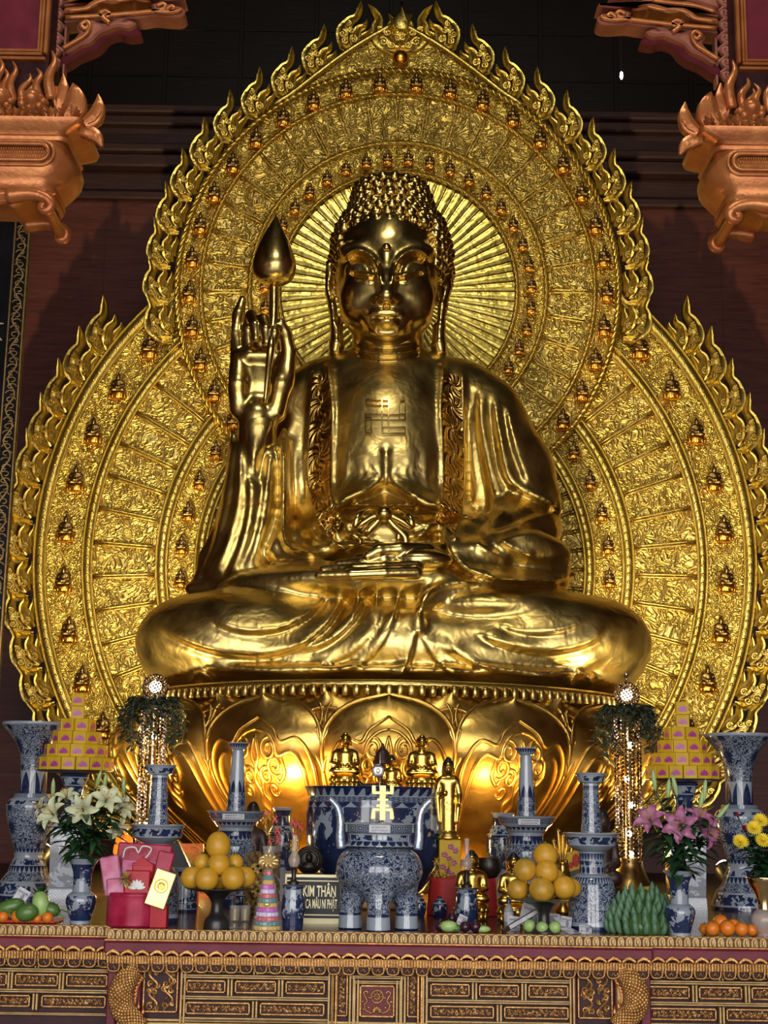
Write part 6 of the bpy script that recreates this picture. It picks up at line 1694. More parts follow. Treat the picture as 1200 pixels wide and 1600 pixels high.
# ------------------------------------------------------------------ small statues
def small_buddha(name, label, px, rows, Y, w_, mat, hair, group=None, standing=False, seat=True, zfix=None, monk=False):
    """rows: (top of head, bottom); sizes in photo pixels"""
    b = tabY(px, Y)
    if zfix is not None: b.z = zfix
    zt = P(px, rows[0], Y).z - b.z; s = mpx(P(px, rows[0], Y)); u = zt / 100.0; k = (w_ * s) / (44 * u)
    t_ = thing(name, label, 'statue', b, group)
    g = Grid((-30, -22, -2), (30, 22, 104), 1.05)
    if not standing:
        z0 = 22 if seat else 0
        g.un(sdf_ell((0, 0, z0 + 8), (23, 15, 8.5))); 
        for sg in (-1, 1): g.un(sdf_ell((sg * 12, -7, z0 + 8), (11.5, 8.5, 7.5)), 2)
        sc_ = (100 - z0) / 78
        g.un(sdf_cap((0, 2, z0 + 8), (0, 2, z0 + 34), 12, 12.5, .75), 4); g.un(sdf_cap((-10, 2, z0 + 38), (10, 2, z0 + 38), 6, 6, .9), 4)
        for sg in (-1, 1): g.un(sdf_cap((sg * 14.5, 2, z0 + 37), (sg * 17.5, 0, z0 + 22), 5.2, 5, 1), 2); g.un(sdf_cap((sg * 17.5, -1, z0 + 22), (sg * 3, -11, z0 + 15), 4.6, 3.2), 2)
        g.un(sdf_cap((0, 1, z0 + 40), (0, 0, z0 + 52), 4.5, 4.2), 2); hz = z0 + 57
        for i in range(4): g.sub(sdf_cap((-12 + i, -9.6, z0 + 40 - i * 6), (14, -10.8, z0 + 30 - i * 5), .8), 1)
    else:
        g.un(sdf_cap((0, 0, 8), (0, 0, 45), 12, 12, .75)); g.un(sdf_cap((0, 0, 45), (0, 0, 66), 11.5, 11, .7), 3); g.un(sdf_cap((-9, 0, 71), (9, 0, 71), 5.5, 5.5), 4)
        for sg in (-1, 1): g.un(sdf_cap((sg * 13, 0, 70), (sg * 17, -1, 52), 4.6, 4.4), 2); g.un(sdf_cap((sg * 17, -1, 52), (sg * (16 if sg > 0 else 5), -9, 44 if sg > 0 else 56), 4, 3), 2); g.un(sdf_cap((sg * 16, -2, 50), (sg * 13, -3, 22), 4.5, 3), 3)
        g.un(sdf_cap((0, 0, 72), (0, 0, 80), 4, 4), 2); hz = 85
        for i in range(4): g.sub(sdf_cap((-8 + i * 2, -9.2, 62 - i * 9), (9, -9.6, 55 - i * 9), .8), 1)
    g.un(sdf_ell((0, -.5, hz), (8.6, 9, 10.4)), 1.2); g.un(sdf_ell((0, -9, hz - 1), (1.3, 2, 2.6)), .8)
    for sg in (-1, 1): g.un(sdf_ell((sg * 8.6, .5, hz - 3), (1.4, 2, 6)), .6)
    V, Q = g.nets(1); V = V * np.array([u * k, u * k, u * (97.0 if not standing else 97.0) / (hz + 14)]); zs_ = u * 97 / (hz + 14)
    obj('figure', np_mesh('figure', V, Q, mat), t_)
    h = Grid((-11, -12, hz - 7), (11, 13, hz + 18), .8); h.un(sdf_ell((0, 1.4, hz + 2.8), (9.3, 9.4, 9.6)))
    if not monk: h.un(sdf_ell((0, 1, hz + 11.5), (4.2, 4.2, 3.6)), 1.5)
    h.F = np.maximum(h.F, np.minimum(-h.ax[1][None, :, None] - 3.0 + 0 * h.ax[2][None, None, :], -(h.ax[2][None, None, :] - hz - 4.5) + 0 * h.ax[1][None, :, None]) * 1.0)
    V, Q = h.nets(1); obj('hair', np_mesh('hair', V * np.array([u * k, u * k, zs_]), Q, hair), t_)
    if seat and not standing:
        mb = MB(); U_ = u * k; mb.lathe([(19 * U_, 0), (21 * U_, 3 * zs_), (17 * U_, 7 * zs_), (18 * U_, 10 * zs_), (23 * U_, 17 * zs_), (22 * U_, 22 * zs_), (10 * U_, 23 * zs_)], 28)
        for r_, z_, n_ in ((21, 15, 14), (20, 6, 14)):
            for q in range(n_): a = 2 * PI * q / n_; mb.ell((r_ * U_ * math.cos(a), r_ * U_ * math.sin(a), z_ * zs_), (4.6 * U_, 3 * U_, 5.5 * zs_), 8, 6, Rz(a + PI / 2))
        mb.v = [(x, y * .8, z) for x, y, z in mb.v]; build('lotus_seat', mb, mat, t_)
    elif standing:
        mb = MB(); U_ = u * k; mb.lathe([(17 * U_, 0), (18 * U_, 3 * zs_), (14 * U_, 6 * zs_), (16 * U_, 10 * zs_), (8 * U_, 11 * zs_)], 24); build('lotus_seat', mb, mat, t_)
    return t_
ysh = 10.6; zsh = P(597, 1232, ysh - .1).z - .012
sh = thing('statue_shelf', 'dark wooden shelf behind the great urn carrying the small golden Buddhas', 'shelf', tabY(597, ysh))
xa, xb = P(500, 1232, ysh).x, P(700, 1232, ysh).x; mxs = (xa + xb) / 2 - sh.location.x
mb = MB().bbox((mxs, 0, zsh - TZ - .02), (xb - xa, .44, .04), .006); build('board', mb, M['black'], sh, smooth=False)
for sx_ in (-1, 1):
    for sy_ in (-1, 1): mb = MB().bbox((mxs + sx_ * ((xb - xa) / 2 - .04), sy_ * .18, (zsh - TZ - .04) / 2), (.06, .06, zsh - TZ - .04), .004); build('leg', mb, M['black'], sh, smooth=False)
small_buddha('seated_buddha', 'small golden seated Buddha above the left rim of the great urn', 535, (1142, 1231), ysh - .05, 46, M['gold_small'], M['gold_small'], 'small seated Buddhas above the urn', zfix=zsh)
small_buddha('seated_buddha', 'small golden seated Buddha above the right rim of the great urn', 657, (1146, 1233), ysh - .05, 47, M['gold_small'], M['gold_small'], 'small seated Buddhas above the urn', zfix=zsh)
small_buddha('seated_buddha', 'small dark haired golden Buddha between the two seated Buddhas', 609, (1178, 1235), ysh + .08, 34, M['gold_small'], M['hair'], None, zfix=zsh, seat=False)
o = thing('bell_canopy', 'small dark red tiered canopy before the middle Buddha', 'ornament', (P(597, 1232, ysh - .2).x, ysh - .16, zsh)); s = mpx(o.location)
mb = MB(); mb.tube([(0, 0, 0), (0, 0, 40 * s)], .006, 6)
build('post', mb, M['bronze'], o); mb = MB(); mb.lathe([(16 * s, 40 * s), (15 * s, 44 * s), (13 * s, 46 * s), (13.5 * s, 50 * s), (11 * s, 53 * s), (11 * s, 57 * s), (8 * s, 61 * s), (4 * s, 65 * s), (2.5 * s, 68 * s), (3 * s, 70 * s), (.5 * s, 73 * s)], 28); build('canopy', mb, M['skin_dk'], o)
o = thing('carved_dragon_boat', 'low dark carved wood piece lying before the middle Buddha', 'ornament', (P(582, 1232, ysh - .22).x, ysh - .19, zsh)); c = spline([(-22 * s, 0, 12 * s), (-14 * s, 0, 5 * s), (0, 0, 5 * s), (14 * s, 0, 6 * s), (26 * s, 0, 4 * s)], 5)
mb = MB(); mb.tube(c, [5 * s * (.5 + .5 * math.sin(PI * (i + 2) / 24)) for i in range(len(c))], 8); build('hull', mb, M['bronze'], o)
yb_ = tabY(702, 9.5); bx = thing('flower_print_box', 'tall yellow box with pink flower print under the standing Buddha', 'box', yb_); s = mpx(yb_); hb = P(702, 1312, 9.5).z - TZ
mb = MB().bbox((0, 0, hb / 2), (34 * s, 34 * s, hb), .004); build('box', mb, M['yellowbox'], bx, smooth=False); mb = MB()
for i in range(16):
    x, z_ = (-11 + 22 * ((i * 7) % 10) / 9) * s, hb * (.06 + .9 * i / 16)
    for k in range(5): a = k * 1.2566; mb.ell((x + 3 * s * math.cos(a), -17.3 * s, z_ + 3 * s * math.sin(a)), (2.4 * s, .001, 1.7 * s), 6, 4, None)
build('flower_print', mb, M['lotuspink'], bx)
small_buddha('standing_buddha', 'golden standing Buddha with dark hair at the right of the great urn', 699, (1180, 1312), 9.5, 46, M['gold_small'], M['hair'], None, True, zfix=TZ + hb)
small_buddha('seated_buddha', 'small golden Buddha with black hair behind the right oil lamp', 737, (1326, 1430), 8.65, 52, M['gold_small'], M['hair'], 'small golden Buddhas with black hair')
small_buddha('seated_buddha', 'small golden Buddha with black hair left of the right grapefruit', 803, (1329, 1440), 8.5, 50, M['gold_small'], M['hair'], 'small golden Buddhas with black hair')
small_buddha('monk_statue', 'small dark robed monk statue behind the left candle stand stem', 391, (1244, 1400), 9.9, 50, M['skin_dk'], M['hair'], None, monk=True)
small_buddha('monk_statue', 'small dark brown robed monk statue behind the right bell candle stand', 944, (1258, 1420), 9.6, 52, M['skin_dk'], M['hair'], None, monk=True)
# bronze Buddha plaque, bronze bowl
b = tabY(481, 9.1); o = thing('bronze_plaque', 'round dark bronze plaque with a small Buddha behind the black sign', 'plaque', b); s = mpx(b); zc_ = P(481, 1344, 9.1).z - TZ
mb = MB(); mb.prism([(22 * s * math.cos(a), zc_ + 22 * s * math.sin(a)) for a in np.linspace(0, 2 * PI, 41)[:-1]], .03, 0, .008); mb.tube([(15 * s * math.cos(a), -.004, zc_ + 15 * s * math.sin(a)) for a in np.linspace(0, 2 * PI, 33)[:-1]], .008, 6, closed=True); build('disc', mb, M['bronze'], o)
mb = MB(); mb.ell((0, -.01, zc_ + 4 * s), (6 * s, .03, 8 * s)); mb.ell((0, -.01, zc_ - 10 * s), (13 * s, .03, 8 * s)); mb.ell((0, -.005, zc_ + 13 * s), (3 * s, .02, 3 * s)); build('relief_figure', mb, M['bronze'], o)
mb = MB().bbox((0, .015, (zc_ - 21 * s) / 2), (40 * s, .09, zc_ - 19 * s), .01); build('stand', mb, M['bronze'], o, smooth=False)
rx = tabY(722, 9.2); o = thing('draped_stand', 'low stand draped in red cloth behind the right oil lamp', 'stand', rx); s = mpx(rx); ht = P(722, 1372, 9.2).z - TZ
mb = MB()
def fn(u, v):
    a = 2 * PI * u; k = 1.0 / max(abs(math.cos(a)), abs(math.sin(a))); k = min(k, 1.25); w_ = (1 + .10 * max(v - .25, 0) + (.03 * math.sin(a * 14) * max(v - .25, 0)))
    if v < .25: f = v / .25; return (50 * s * k * math.cos(a) * f, .2 * k * math.sin(a) * f, ht)
    return (50 * s * k * math.cos(a) * w_, .2 * k * math.sin(a) * w_, ht * (1 - (v - .25) / .75) + .004)
mb.grid(fn, 72, 12, closed=True); build('cloth', mb, M['red'], o)
p = Pot('bronze_bowl', 'dark bronze bowl on the red draped stand', 'bowl', 763, Y=9.2, zb=TZ + ht); b0 = p.z(1372)
mb = MB(); s = p.s_(); mb.lathe([(9 * s, 0), (14 * s, .01), (20 * s, 12 * s), (21 * s, 22 * s), (18 * s, 29 * s), (19 * s, 31 * s), (16 * s, 31 * s), (16 * s, 20 * s)], 32); build('bowl', mb, M['bronze'], p.t)
# ------------------------------------------------------------------ hamper, sweets, glasses, cloths
p = Pot('gift_hamper', 'red wrapped gift hamper with packets and gold ribbon rosette', 'hamper', 212, 1446); s = p.s_(1400); z = p.z
pot1(p, 'round_box', [(1447, 43), (1444, 46), (1440, 46), (1422, 46), (1400, 46), (1398, 47), (1394, 46), (1393, 40)], M['pinkwrap'], n=48)
def packet(nm, cx_2, row, w_, h, f, ry, m, rx=-.1, dd=.03):
    mb = MB().bbox((0, 0, 0), (w_ * s, dd, h * s), .008); o = build(nm, mb, M[m], p.t, loc=((cx_2 - 212) * s, f, z(row)), rot=(rx, ry, 0), smooth=False); return o
packet('pink_packet', 218, 1345, 86, 52, .06, .05, 'pinkwrap', -.12, .05); packet('pale_packet', 172, 1368, 30, 60, -.02, -.22, 'palepink'); packet('pink_packet', 252, 1350, 26, 40, .0, .2, 'pinkwrap')
packet('pale_packet', 212, 1356, 56, 24, .03, .05, 'palepink'); q = packet('red_packet', 216, 1377, 40, 36, -.09, 0, 'redbox'); packet('red_packet', 222, 1360, 34, 26, -.05, 0, 'redbox'); packet('pale_packet', 182, 1385, 28, 26, -.07, -.1, 'palepink')
mb = MB(); mb.prism([(-18 * s, 0), (0, 14 * s), (18 * s, 0)], .012, -.016, .002); build('carton_gable', mb, M['redbox'], p.t, loc=(9 * s, -.05, z(1352)), smooth=False)
mb = MB()
for i, a in enumerate(np.linspace(-1.4, 1.4, 7)): mb.ell((math.sin(a) * 7 * s, -.018 - .0006 * i, -10 * s + math.cos(a) * 7 * s), (3 * s, .003, 7 * s), 8, 6, Ry(a))
build('lotus_print', mb, M['white'], q)
mb = MB()
for t0 in ((-24, 1332, -4, 1320), (-4, 1320, 14, 1330), (-24, 1332, -10, 1345), (14, 1330, 20, 1350)):
    pass
c = spline([(-26, 1340), (-22, 1326), (-8, 1324), (-2, 1332), (4, 1322), (18, 1326), (8, 1342), (-4, 1348)], 5); mb.tube([((a + 2) * s, -.02, z(b)) for a, b in c], .004, 6); build('white_ribbon', mb, M['white'], p.t)
mb = MB(); rs = random.Random(4)
for k in range(34):
    a = rs.uniform(0, 6.28); e_ = rs.uniform(-.3, 1.2); d_ = Vector((math.cos(a) * math.cos(e_), -abs(math.sin(e_)) - .3, math.sin(a) * math.cos(e_))).normalized(); blade(mb, (0, 0, 0), d_, 14 * s, 2.6 * s, 0, 4)
build('gold_rosette', mb, M['goldcard'], p.t, loc=(-12 * s, -.14, z(1372)))
o = thing('gold_box', 'flat gold box leaning on the right side of the red gift hamper', 'box', PZ(252, 1447) + Vector((0, -.06, 0))); zc_ = P(255, 1388, o.location.y).z - TZ
mb = MB().bbox((0, 0, 0), (32 * s, .03, 56 * s), .004); b_ = build('box', mb, M['goldcard'], o, loc=(2 * s, -.07, zc_), rot=(-.15, .30, 0), smooth=False)
mb = MB(); mb.tube([(10 * s * math.cos(a), -.017, 4 * s + 10 * s * math.sin(a)) for a in np.linspace(0, 2 * PI, 29)[:-1]], .003, 5, closed=True); mb.ell((0, -.016, 4 * s), (6 * s, .002, 6 * s), 10, 4); build('seal_print', mb, M['seat_gold'], b_)
mb = MB().bbox((0, -.03, (zc_ - 24 * s) / 2), (26 * s, .08, zc_ - 24 * s), .003); build('prop', mb, M['redbox'], o, smooth=False)
# tower of wrapped sweets
p = Pot('sweets_tower', 'cone of striped wrapped sweets in cellophane with gold bow', 'sweets', 417, 1455); s = p.s_(); z = p.z
cols = ['cy_gold', 'cy_teal', 'cy_red', 'cy_lil', 'cy_mag', 'cy_gold', 'cy_teal', 'cy_red', 'cy_lil', 'cy_mag', 'cy_gold', 'cy_teal', 'cy_red']
for i, cname in enumerate(cols):
    r0 = (20.5 - 1.22 * i) * s; za, zb2 = z(1453 - 7.1 * i), z(1453 - 7.1 * (i + 1)); mb = MB(); n = max(6, 13 - i // 2)
    for k in range(n):
        a = 2 * PI * (k + .5) / n; mb.bbox((r0 * .86 * math.cos(a), r0 * .86 * math.sin(a), (za + zb2) / 2), (r0 * .36, 2 * PI * r0 / n * .93, (zb2 - za) * .95), .004, Rz(a))
    mb.lathe([(r0 * .8, za), (r0 * .8, zb2)], 16); build('sweets_layer', mb, M[cname], p.t, smooth=False)
mb = MB(); mb.lathe([(26 * s, 0), (23 * s, z(1440)), (9 * s, z(1366)), (3 * s, z(1350)), (9 * s, z(1332)), (12 * s, z(1322))], 24, cap=False); build('cellophane', mb, M['cello'], p.t)
mb = MB()
for a in range(10):
    an = a * .63; c = spline([(0, -.01, z(1347)), (10 * s * math.cos(an), -.02 - .02 * abs(math.sin(an)), z(1347) + 8 * s * math.sin(an) + 3 * s), (15 * s * math.cos(an + .3), -.02, z(1347) + 9 * s * math.sin(an + .3)), (5 * s * math.cos(an + .4), -.01, z(1347) + 2 * s)], 4); mb.tube(c, [.008] * len(c), 6, flat=.5)
build('gold_bow', mb, M['goldcloth'], p.t); mb = MB(); mb.bbox((0, -19 * s, z(1412)), (8 * s, .02, 4 * s), .002); build('gold_clip', mb, M['goldcard'], p.t)
for px, lab in ((367, 'left of two gold tinted drinking glasses by the left fruit dish'), (383, 'right of two gold tinted drinking glasses by the left fruit dish')):
    p = Pot('drinking_glass', lab, 'glass', px, 1440, group='gold tinted drinking glasses'); pot1(p, 'tumbler', [(1440, 7), (1437, 7.5), (1420, 8.5), (1415, 9), (1418, 8), (1436, 6.5)], M['glass'], n=20); pot1(p, 'drink', [(1437.5, 6), (1420, 7)], M['goldcard'], n=16)
# crumpled gold cloth and artificial flowers
o = thing('gold_cloth', 'crumpled gold cloth heaped behind the tower of sweets', 'cloth', tabY(408, 8.9)); s = mpx(o.location); r = random.Random(3); g = Grid((-30, -22, 0), (30, 22, 104), 1.5)
for k in range(46): g.un(sdf_ell((r.gauss(0, 10), r.gauss(0, 6), r.uniform(3, 84)), (r.uniform(7, 12), 7, r.uniform(5, 10))), 1.2)
x_, y_, z_ = np.meshgrid(*g.ax, indexing='ij', sparse=True); g.F += (1.6 * np.sin(x_ * .5 + z_ * .33) + 1.4 * np.sin(z_ * .6 - x_ * .35 + y_ * .4)).astype(np.float32); g.F[:, :, :2] = 3; V, Q = g.nets(1); obj('cloth', np_mesh('cloth', V * s * .92, Q, M['goldcloth']), o)
def spray(name, label, px, rows, Y, spread, mat, nfl, seed, zb=None):
    b = tabY(px, Y); 
    if zb: b.z = zb
    o = thing(name, label, 'artificial flowers', b); s = mpx(b); r = random.Random(seed); st = MB()
    for k in range(nfl):
        e = P(px + r.uniform(-spread, spread), r.uniform(*rows), Y + r.uniform(-.06, .06)) - b; st.tube(spline([(0, 0, 0), (e.x * .3, e.y * .4, e.z * .6), tuple(e)], 4), .003, 5); mb = MB()
        for q in range(6): a = q * 1.047; blade(mb, (0, 0, 0), (math.cos(a), -.35, math.sin(a)), 7.5 * s, 3.2 * s, .2, 4)
        mb.ell((0, -.006, 0), (1.8 * s,) * 3, 8, 6); build('blossom', mb, M[mat if k % 4 else 'goldfl'], o, loc=e)
    build('stems', st, M['leaf'], o)
spray('flower_spray', 'pink and yellow artificial flowers glowing left of the great urn', 415, (1270, 1320), 9.95, 20, 'pinkfl', 12, 5)
spray('flower_spray', 'few pink artificial flowers close to the urn edge', 462, (1283, 1325), 10.0, 8, 'pinkfl', 6, 8)
spray('flower_spray', 'golden artificial flowers under the yellow flower print box', 692, (1345, 1390), 9.15, 14, 'goldfl', 9, 12)
o = thing('satin_panel', 'orange satin embroidered panel behind the left grapefruit', 'cloth panel', tabY(300, 9.7)); a = [P(x, y, 9.7) - o.location for x, y in ((281, 1318), (318, 1318), (318, 1356), (299, 1356))]; mb = MB(); mb.prism([(v.x, v.z) for v in a], .02, -.005, .003); z0_ = a[2].z; mb.box((a[2].x - .04, .03, z0_ / 2), (.03, .03, z0_)); build('panel', mb, M['orangesat'], o, smooth=False)
mb = MB(); c0 = (a[0] + a[2]) / 2
for k in range(5): mb.tube([(c0.x + .01 + (.012 + .012 * k) * math.cos(t_), -.008, c0.z + (.012 + .012 * k) * math.sin(t_)) for t_ in np.linspace(.5 + k, 4.2 + k, 14)], .0035, 5)
build('embroidery', mb, M['goldfl'], o)
o = thing('lectern_board', 'dark slanted board beside the orange satin panel', 'board', tabY(277, 9.3)); a = [P(x, y, 9.3) - o.location for x, y in ((260, 1318), (279, 1316), (297, 1355), (296, 1410), (262, 1410))]; mb = MB(); mb.prism([(v.x, v.z) for v in a], .05, -.01, .004); build('board', mb, M['black'], o, smooth=False); zq = a[3].z; mb = MB().box((0, .02, zq / 2), (.1, .04, zq)); build('support', mb, M['black'], o, smooth=False)
p = Pot('orange_lantern', 'glowing orange glass lantern behind the white lilies', 'lantern', 189, Y=9.6); pot1(p, 'shade', [(1400, 12), (1380, 16), (1330, 16), (1318, 14), (1306, 12), (1303, 6)], M['glowglass'], n=24); pot1(p, 'chimney', [(1303, 5), (1292, 5), (1288, 7)], M['glowglass'], n=20)
o = thing('gold_hand_ornament', 'golden fern shaped ornament with curled tips left of the bell candle stand', 'ornament', tabY(880, 9.3)); s = mpx(o.location); zz_ = lambda r: P(880, r, 9.3).z - TZ
mb = MB()
for dx, top in ((-14, 1312), (-7, 1296), (0, 1304), (7, 1310), (13, 1322)): c = spline([(dx * .3 * s, 0, zz_(1352)), (dx * .6 * s, -.01, zz_(1336)), (dx * s, -.015, zz_(top + 8)), (dx * 1.1 * s, -.02, zz_(top)), (dx * 1.1 * s + 3 * s, -.03, zz_(top + 3))], 5); mb.tube(c, [.016 - .0005 * i for i in range(len(c))], 8)
mb.lathe([(10 * s, 0), (12 * s, .02), (5 * s, .06), (5 * s, zz_(1365)), (9 * s, zz_(1350)), (4 * s, zz_(1346))], 20); build('fronds', mb, M['gold_small'], o)
o = thing('red_gold_card', 'red and gold printed card standing by the bell candle stand', 'card', tabY(896, 9.15)); mb = MB(); a = [P(x, y, 9.15) - o.location for x, y in ((885, 1332), (903, 1328), (909, 1356), (890, 1362))]; mb.prism([(v.x, v.z) for v in a], .004, -.004, .001); build('card', mb, M['yellowbox'], o, smooth=False)
mb = MB(); c0 = (a[0] + a[2]) / 2; mb.ell((c0.x + .01, -.005, c0.z), (.022, .001, .04), 8, 6); mb.ell((c0.x - .02, -.005, c0.z - .03), (.015, .001, .02), 8, 6); build('red_print', mb, M['red'], o); zq = min(v.z for v in a); mb = MB().box((a[3].x + .03, .01, zq / 2 + .01), (.05, .02, zq + .02)); build('easel', mb, M['black'], o, smooth=False)
# ------------------------------------------------------------------ fruit, bananas, notes
def fruit(name, label, cat, px, py, r, mat, group, row=None, asp=(1, 1, 1), tilt=0, leaf=False, dy=0, z0=None):
    """round fruit resting on the table or on other fruit; centre seen at px,py"""
    b = tpt(px, row if row else py + r * .9); b.y += dy; c = P(px, py, b.y); s = mpx(c); rr = r * s; ctr = c
    if (not z0 and row is None) or ctr.z < TZ + rr * asp[2]: ctr.z = TZ + rr * asp[2]
    o = thing(name, label, cat, ctr - Vector((0, 0, rr * asp[2])), group); mb = MB()
    n = 18; prof = [(max(rr * math.sin(t_), .0006), -rr * math.cos(t_) * (1 - .06 * math.exp(-((PI - t_) / .35) ** 2) )) for t_ in np.linspace(.02, PI - .02, 15)]
    mb.lathe(prof, n); rt = Ry(tilt); mb.v = [tuple(rt @ Vector((v[0] * asp[0], v[1] * asp[1], v[2] * asp[2]))) for v in mb.v]
    build('skin', mb, M[mat], o, loc=(0, 0, rr * asp[2]))
    mb = MB(); mb.lathe([(.004, rr * .94), (.0025, rr * .94 + .008)], 6); mb.v = [tuple(rt @ Vector((v[0] * asp[0], v[1] * asp[1], v[2] * asp[2]))) for v in mb.v]; build('stem', mb, M['mango'], o, loc=(0, 0, rr * asp[2]))
    return o
G_ = 'green guavas on the altar edge'
for x, y, r, lab in ((827, 1448, 10, 'green guava at the left of three'), (847, 1453, 9.5, 'green guava in the middle of three'), (867, 1450, 10, 'green guava at the right of three')): fruit('guava', lab + ' before the right grapefruit dish', 'fruit', x, y, r, 'guava', G_)
O_ = 'mandarin in the right pile, '
for x, y, r, lab, z_, dy in ((1113, 1456, 11.5, 'bottom left', 0, 0), (1137, 1459, 12.5, 'bottom centre, largest', 0, 0), (1159, 1461, 11, 'bottom, second from right', 0, 0), (1175, 1458, 9.5, 'bottom right', 0, .03), (1126, 1441, 12, 'on top at the left with a leaf', 1, .05), (1146, 1445, 9.5, 'small yellow one on top at the right', 1, .05), (1101, 1456, 9, 'half hidden at the far left', 0, .08)):
    fruit('mandarin', O_ + lab, 'fruit', x, y, r, 'orange', 'mandarins of the right pile', row=1472 if not z_ else 1470, dy=dy, z0=1)
o = thing('kitchen_knife', 'knife with white blade and red handle behind the mandarins', 'knife', P(1165, 1450, 8.05)); mb = MB(); a, b_ = P(1142, 1444, 8.05) - o.location, P(1176, 1451, 8.05) - o.location; mb.bbox((a + b_) / 2, ((b_ - a).length, .004, .016), .001, Ry(math.atan2(-(b_ - a).z, (b_ - a).x))); build('blade', mb, M['white'], o, smooth=False)
c_ = P(1200, 1457, 8.05) - o.location; mb = MB(); mb.tube([b_, c_], .009, 8); build('handle', mb, M['redbox'], o)
L_ = 'on the left fruit tray'
tr = thing('fruit_tray', 'red lacquered tray of mangoes and mandarins at the far left', 'tray', tabY(40, 8.08)); s = mpx(tr.location); mb = MB().bbox((0, .0, .009), (106 * s, .22, .016), .004); build('tray', mb, M['redbox'], tr, smooth=False)
for x, y, r, m, asp, ti, lab, dy in ((14, 1418, 17, 'mango', (1.5, .8, .75), -.35, 'long dark green mango lying highest at the left', .06), (64, 1413, 17, 'guava', (.8, .8, 1.25), -.2, 'light green mango standing upright', .03), (42, 1426, 16, 'mango', (1.15, .8, .85), -.2, 'green mango lying in the middle', -.02), (80, 1421, 14, 'mango', (1.1, .9, .8), .3, 'round dark green mango at the right', .04), (30, 1428, 12, 'mango', (1.0, .9, .9), 0, 'small green mango wedged behind', .05)):
    fruit('mango', lab + ' ' + L_, 'fruit', x, y, r, m, 'mangoes on the left tray', row=1447, asp=asp, tilt=ti, dy=dy, z0=1)
for x, y, r, lab in ((27, 1440, 10, 'orange mandarin half hidden at the left'), (44, 1440, 11, 'orange mandarin largest in the front'), (58, 1443, 7, 'orange mandarin smallest of them'), (74, 1443, 9, 'orange mandarin at the right'), (4, 1440, 9, 'orange mandarin at the frame edge')): fruit('mandarin', lab + ' ' + L_, 'fruit', x, y, r, 'orange', 'mandarins on the left tray', row=1450, z0=1)
o = thing('pineapple', 'pineapple with spiky crown behind the green mangoes', 'fruit', PZ(52, 1443) + Vector((0, .12, 0))); s = mpx(o.location); mb = MB(); mb.lathe([(8 * s, 0), (12 * s, 8 * s), (13 * s, 22 * s), (9 * s, 36 * s), (3 * s, 40 * s)], 16); build('fruit_body', mb, M['papaya'], o); mb = MB()
for k in range(22): a = k * 2.4; e_ = .3 + .05 * k; blade(mb, (0, 0, 38 * s), (math.cos(a) * math.cos(e_), math.sin(a) * math.cos(e_), math.sin(e_)), 20 * s, 2.6 * s, .1, 4)
build('leaf_crown', mb, M['leaf'], o); mb = MB()
o = thing('mango_leaves', 'green mango leaves hanging over the left fruit tray', 'leaves', tabY(50, 8.03))
for x, y, dx, dz in ((4, 1428, .1, -.3), (84, 1430, .3, -.6), (78, 1432, -.1, -.7), (12, 1424, .6, -.3), (90, 1425, .4, -.5)): blade(mb, P(x, y - 4, o.location.y - .03) - o.location, (dx * 3, -.1, dz * .5), 22 * s, 6 * s, .2, 5)
build('leaves', mb, M['bud'], o)
P_ = 'small fruit pile before the right oil lamp, '
for x, y, r, m, nm, asp, lab in ((701, 1449, 12, 'guava', 'mango', (1.15, .85, .75), 'pale green mango in front'), (688, 1448, 8.5, 'plum', 'plum', (1, 1, 1), 'dark plum at the left'), (713, 1452, 7, 'mango', 'mango', (1, 1, .9), 'small dark green fruit in the centre'), (727, 1452, 8.5, 'plum', 'plum', (1, 1, 1), 'dark plum right of the centre'), (743, 1452, 9, 'plum', 'plum', (1, 1, 1), 'dark plum at the right'), (706, 1438, 8, 'plum', 'plum', (1, 1, 1), 'dark plum behind the green mango'), (755, 1452, 9, 'guava', 'mango', (1.3, .8, .6), 'flat green fruit at the far right')):
    fruit(nm, P_ + lab, 'fruit', x, y, r, m, 'fruit before the right oil lamp', asp=asp, dy=.0 if y > 1440 else .12)
# bananas
b = tabY(1004, 7.98); bn = thing('banana_bunch', 'great pyramid of green bananas right of the bell candle stand', 'bananas', b); s = mpx(b)
bm = MB(); bm.tube(spline([(0, 0, 0), (0, -.012, .03), (0, -.014, .065), (0, -.004, .098)], 4), [.009, .0135, .016, .0175, .018, .018, .0178, .017, .0155, .013, .010, .0065, .004], 9); bmm = bm.mesh('banana', M['banana'])
cone = MB(); cone.lathe([(44 * s, 0), (40 * s, 16 * s), (20 * s, 52 * s), (8 * s, 66 * s)], 24); build('banana_stalk', cone, M['mango'], bn)
rb = random.Random(2)
for j, (r_, z_, n) in enumerate(((50, 0, 13), (46, 10, 12), (41, 20, 11), (35, 30, 9), (28, 39, 8), (20, 47, 6), (10, 54, 3))):
    for i in range(n):
        a = -1.75 + 3.5 * (i + .5 + (.25 if j % 2 else -.2)) / n; o = obj('banana', bmm, bn, loc=(r_ * s * math.sin(a), -r_ * s * math.cos(a) * .82, z_ * s)); o.rotation_euler = (math.radians(8 + rb.uniform(0, 14)), rb.uniform(-.10, .10), a + rb.uniform(-.08, .08)); o.scale = (.95, .95, rb.uniform(.72, .9))
fruit('papaya', 'orange papaya lying behind the top of the green bananas', 'fruit', 1015, 1397, 17, 'papaya', None, row=1445, asp=(1, 1, .75), dy=b.y - tpt(1015, 1445).y + .03, z0=1)
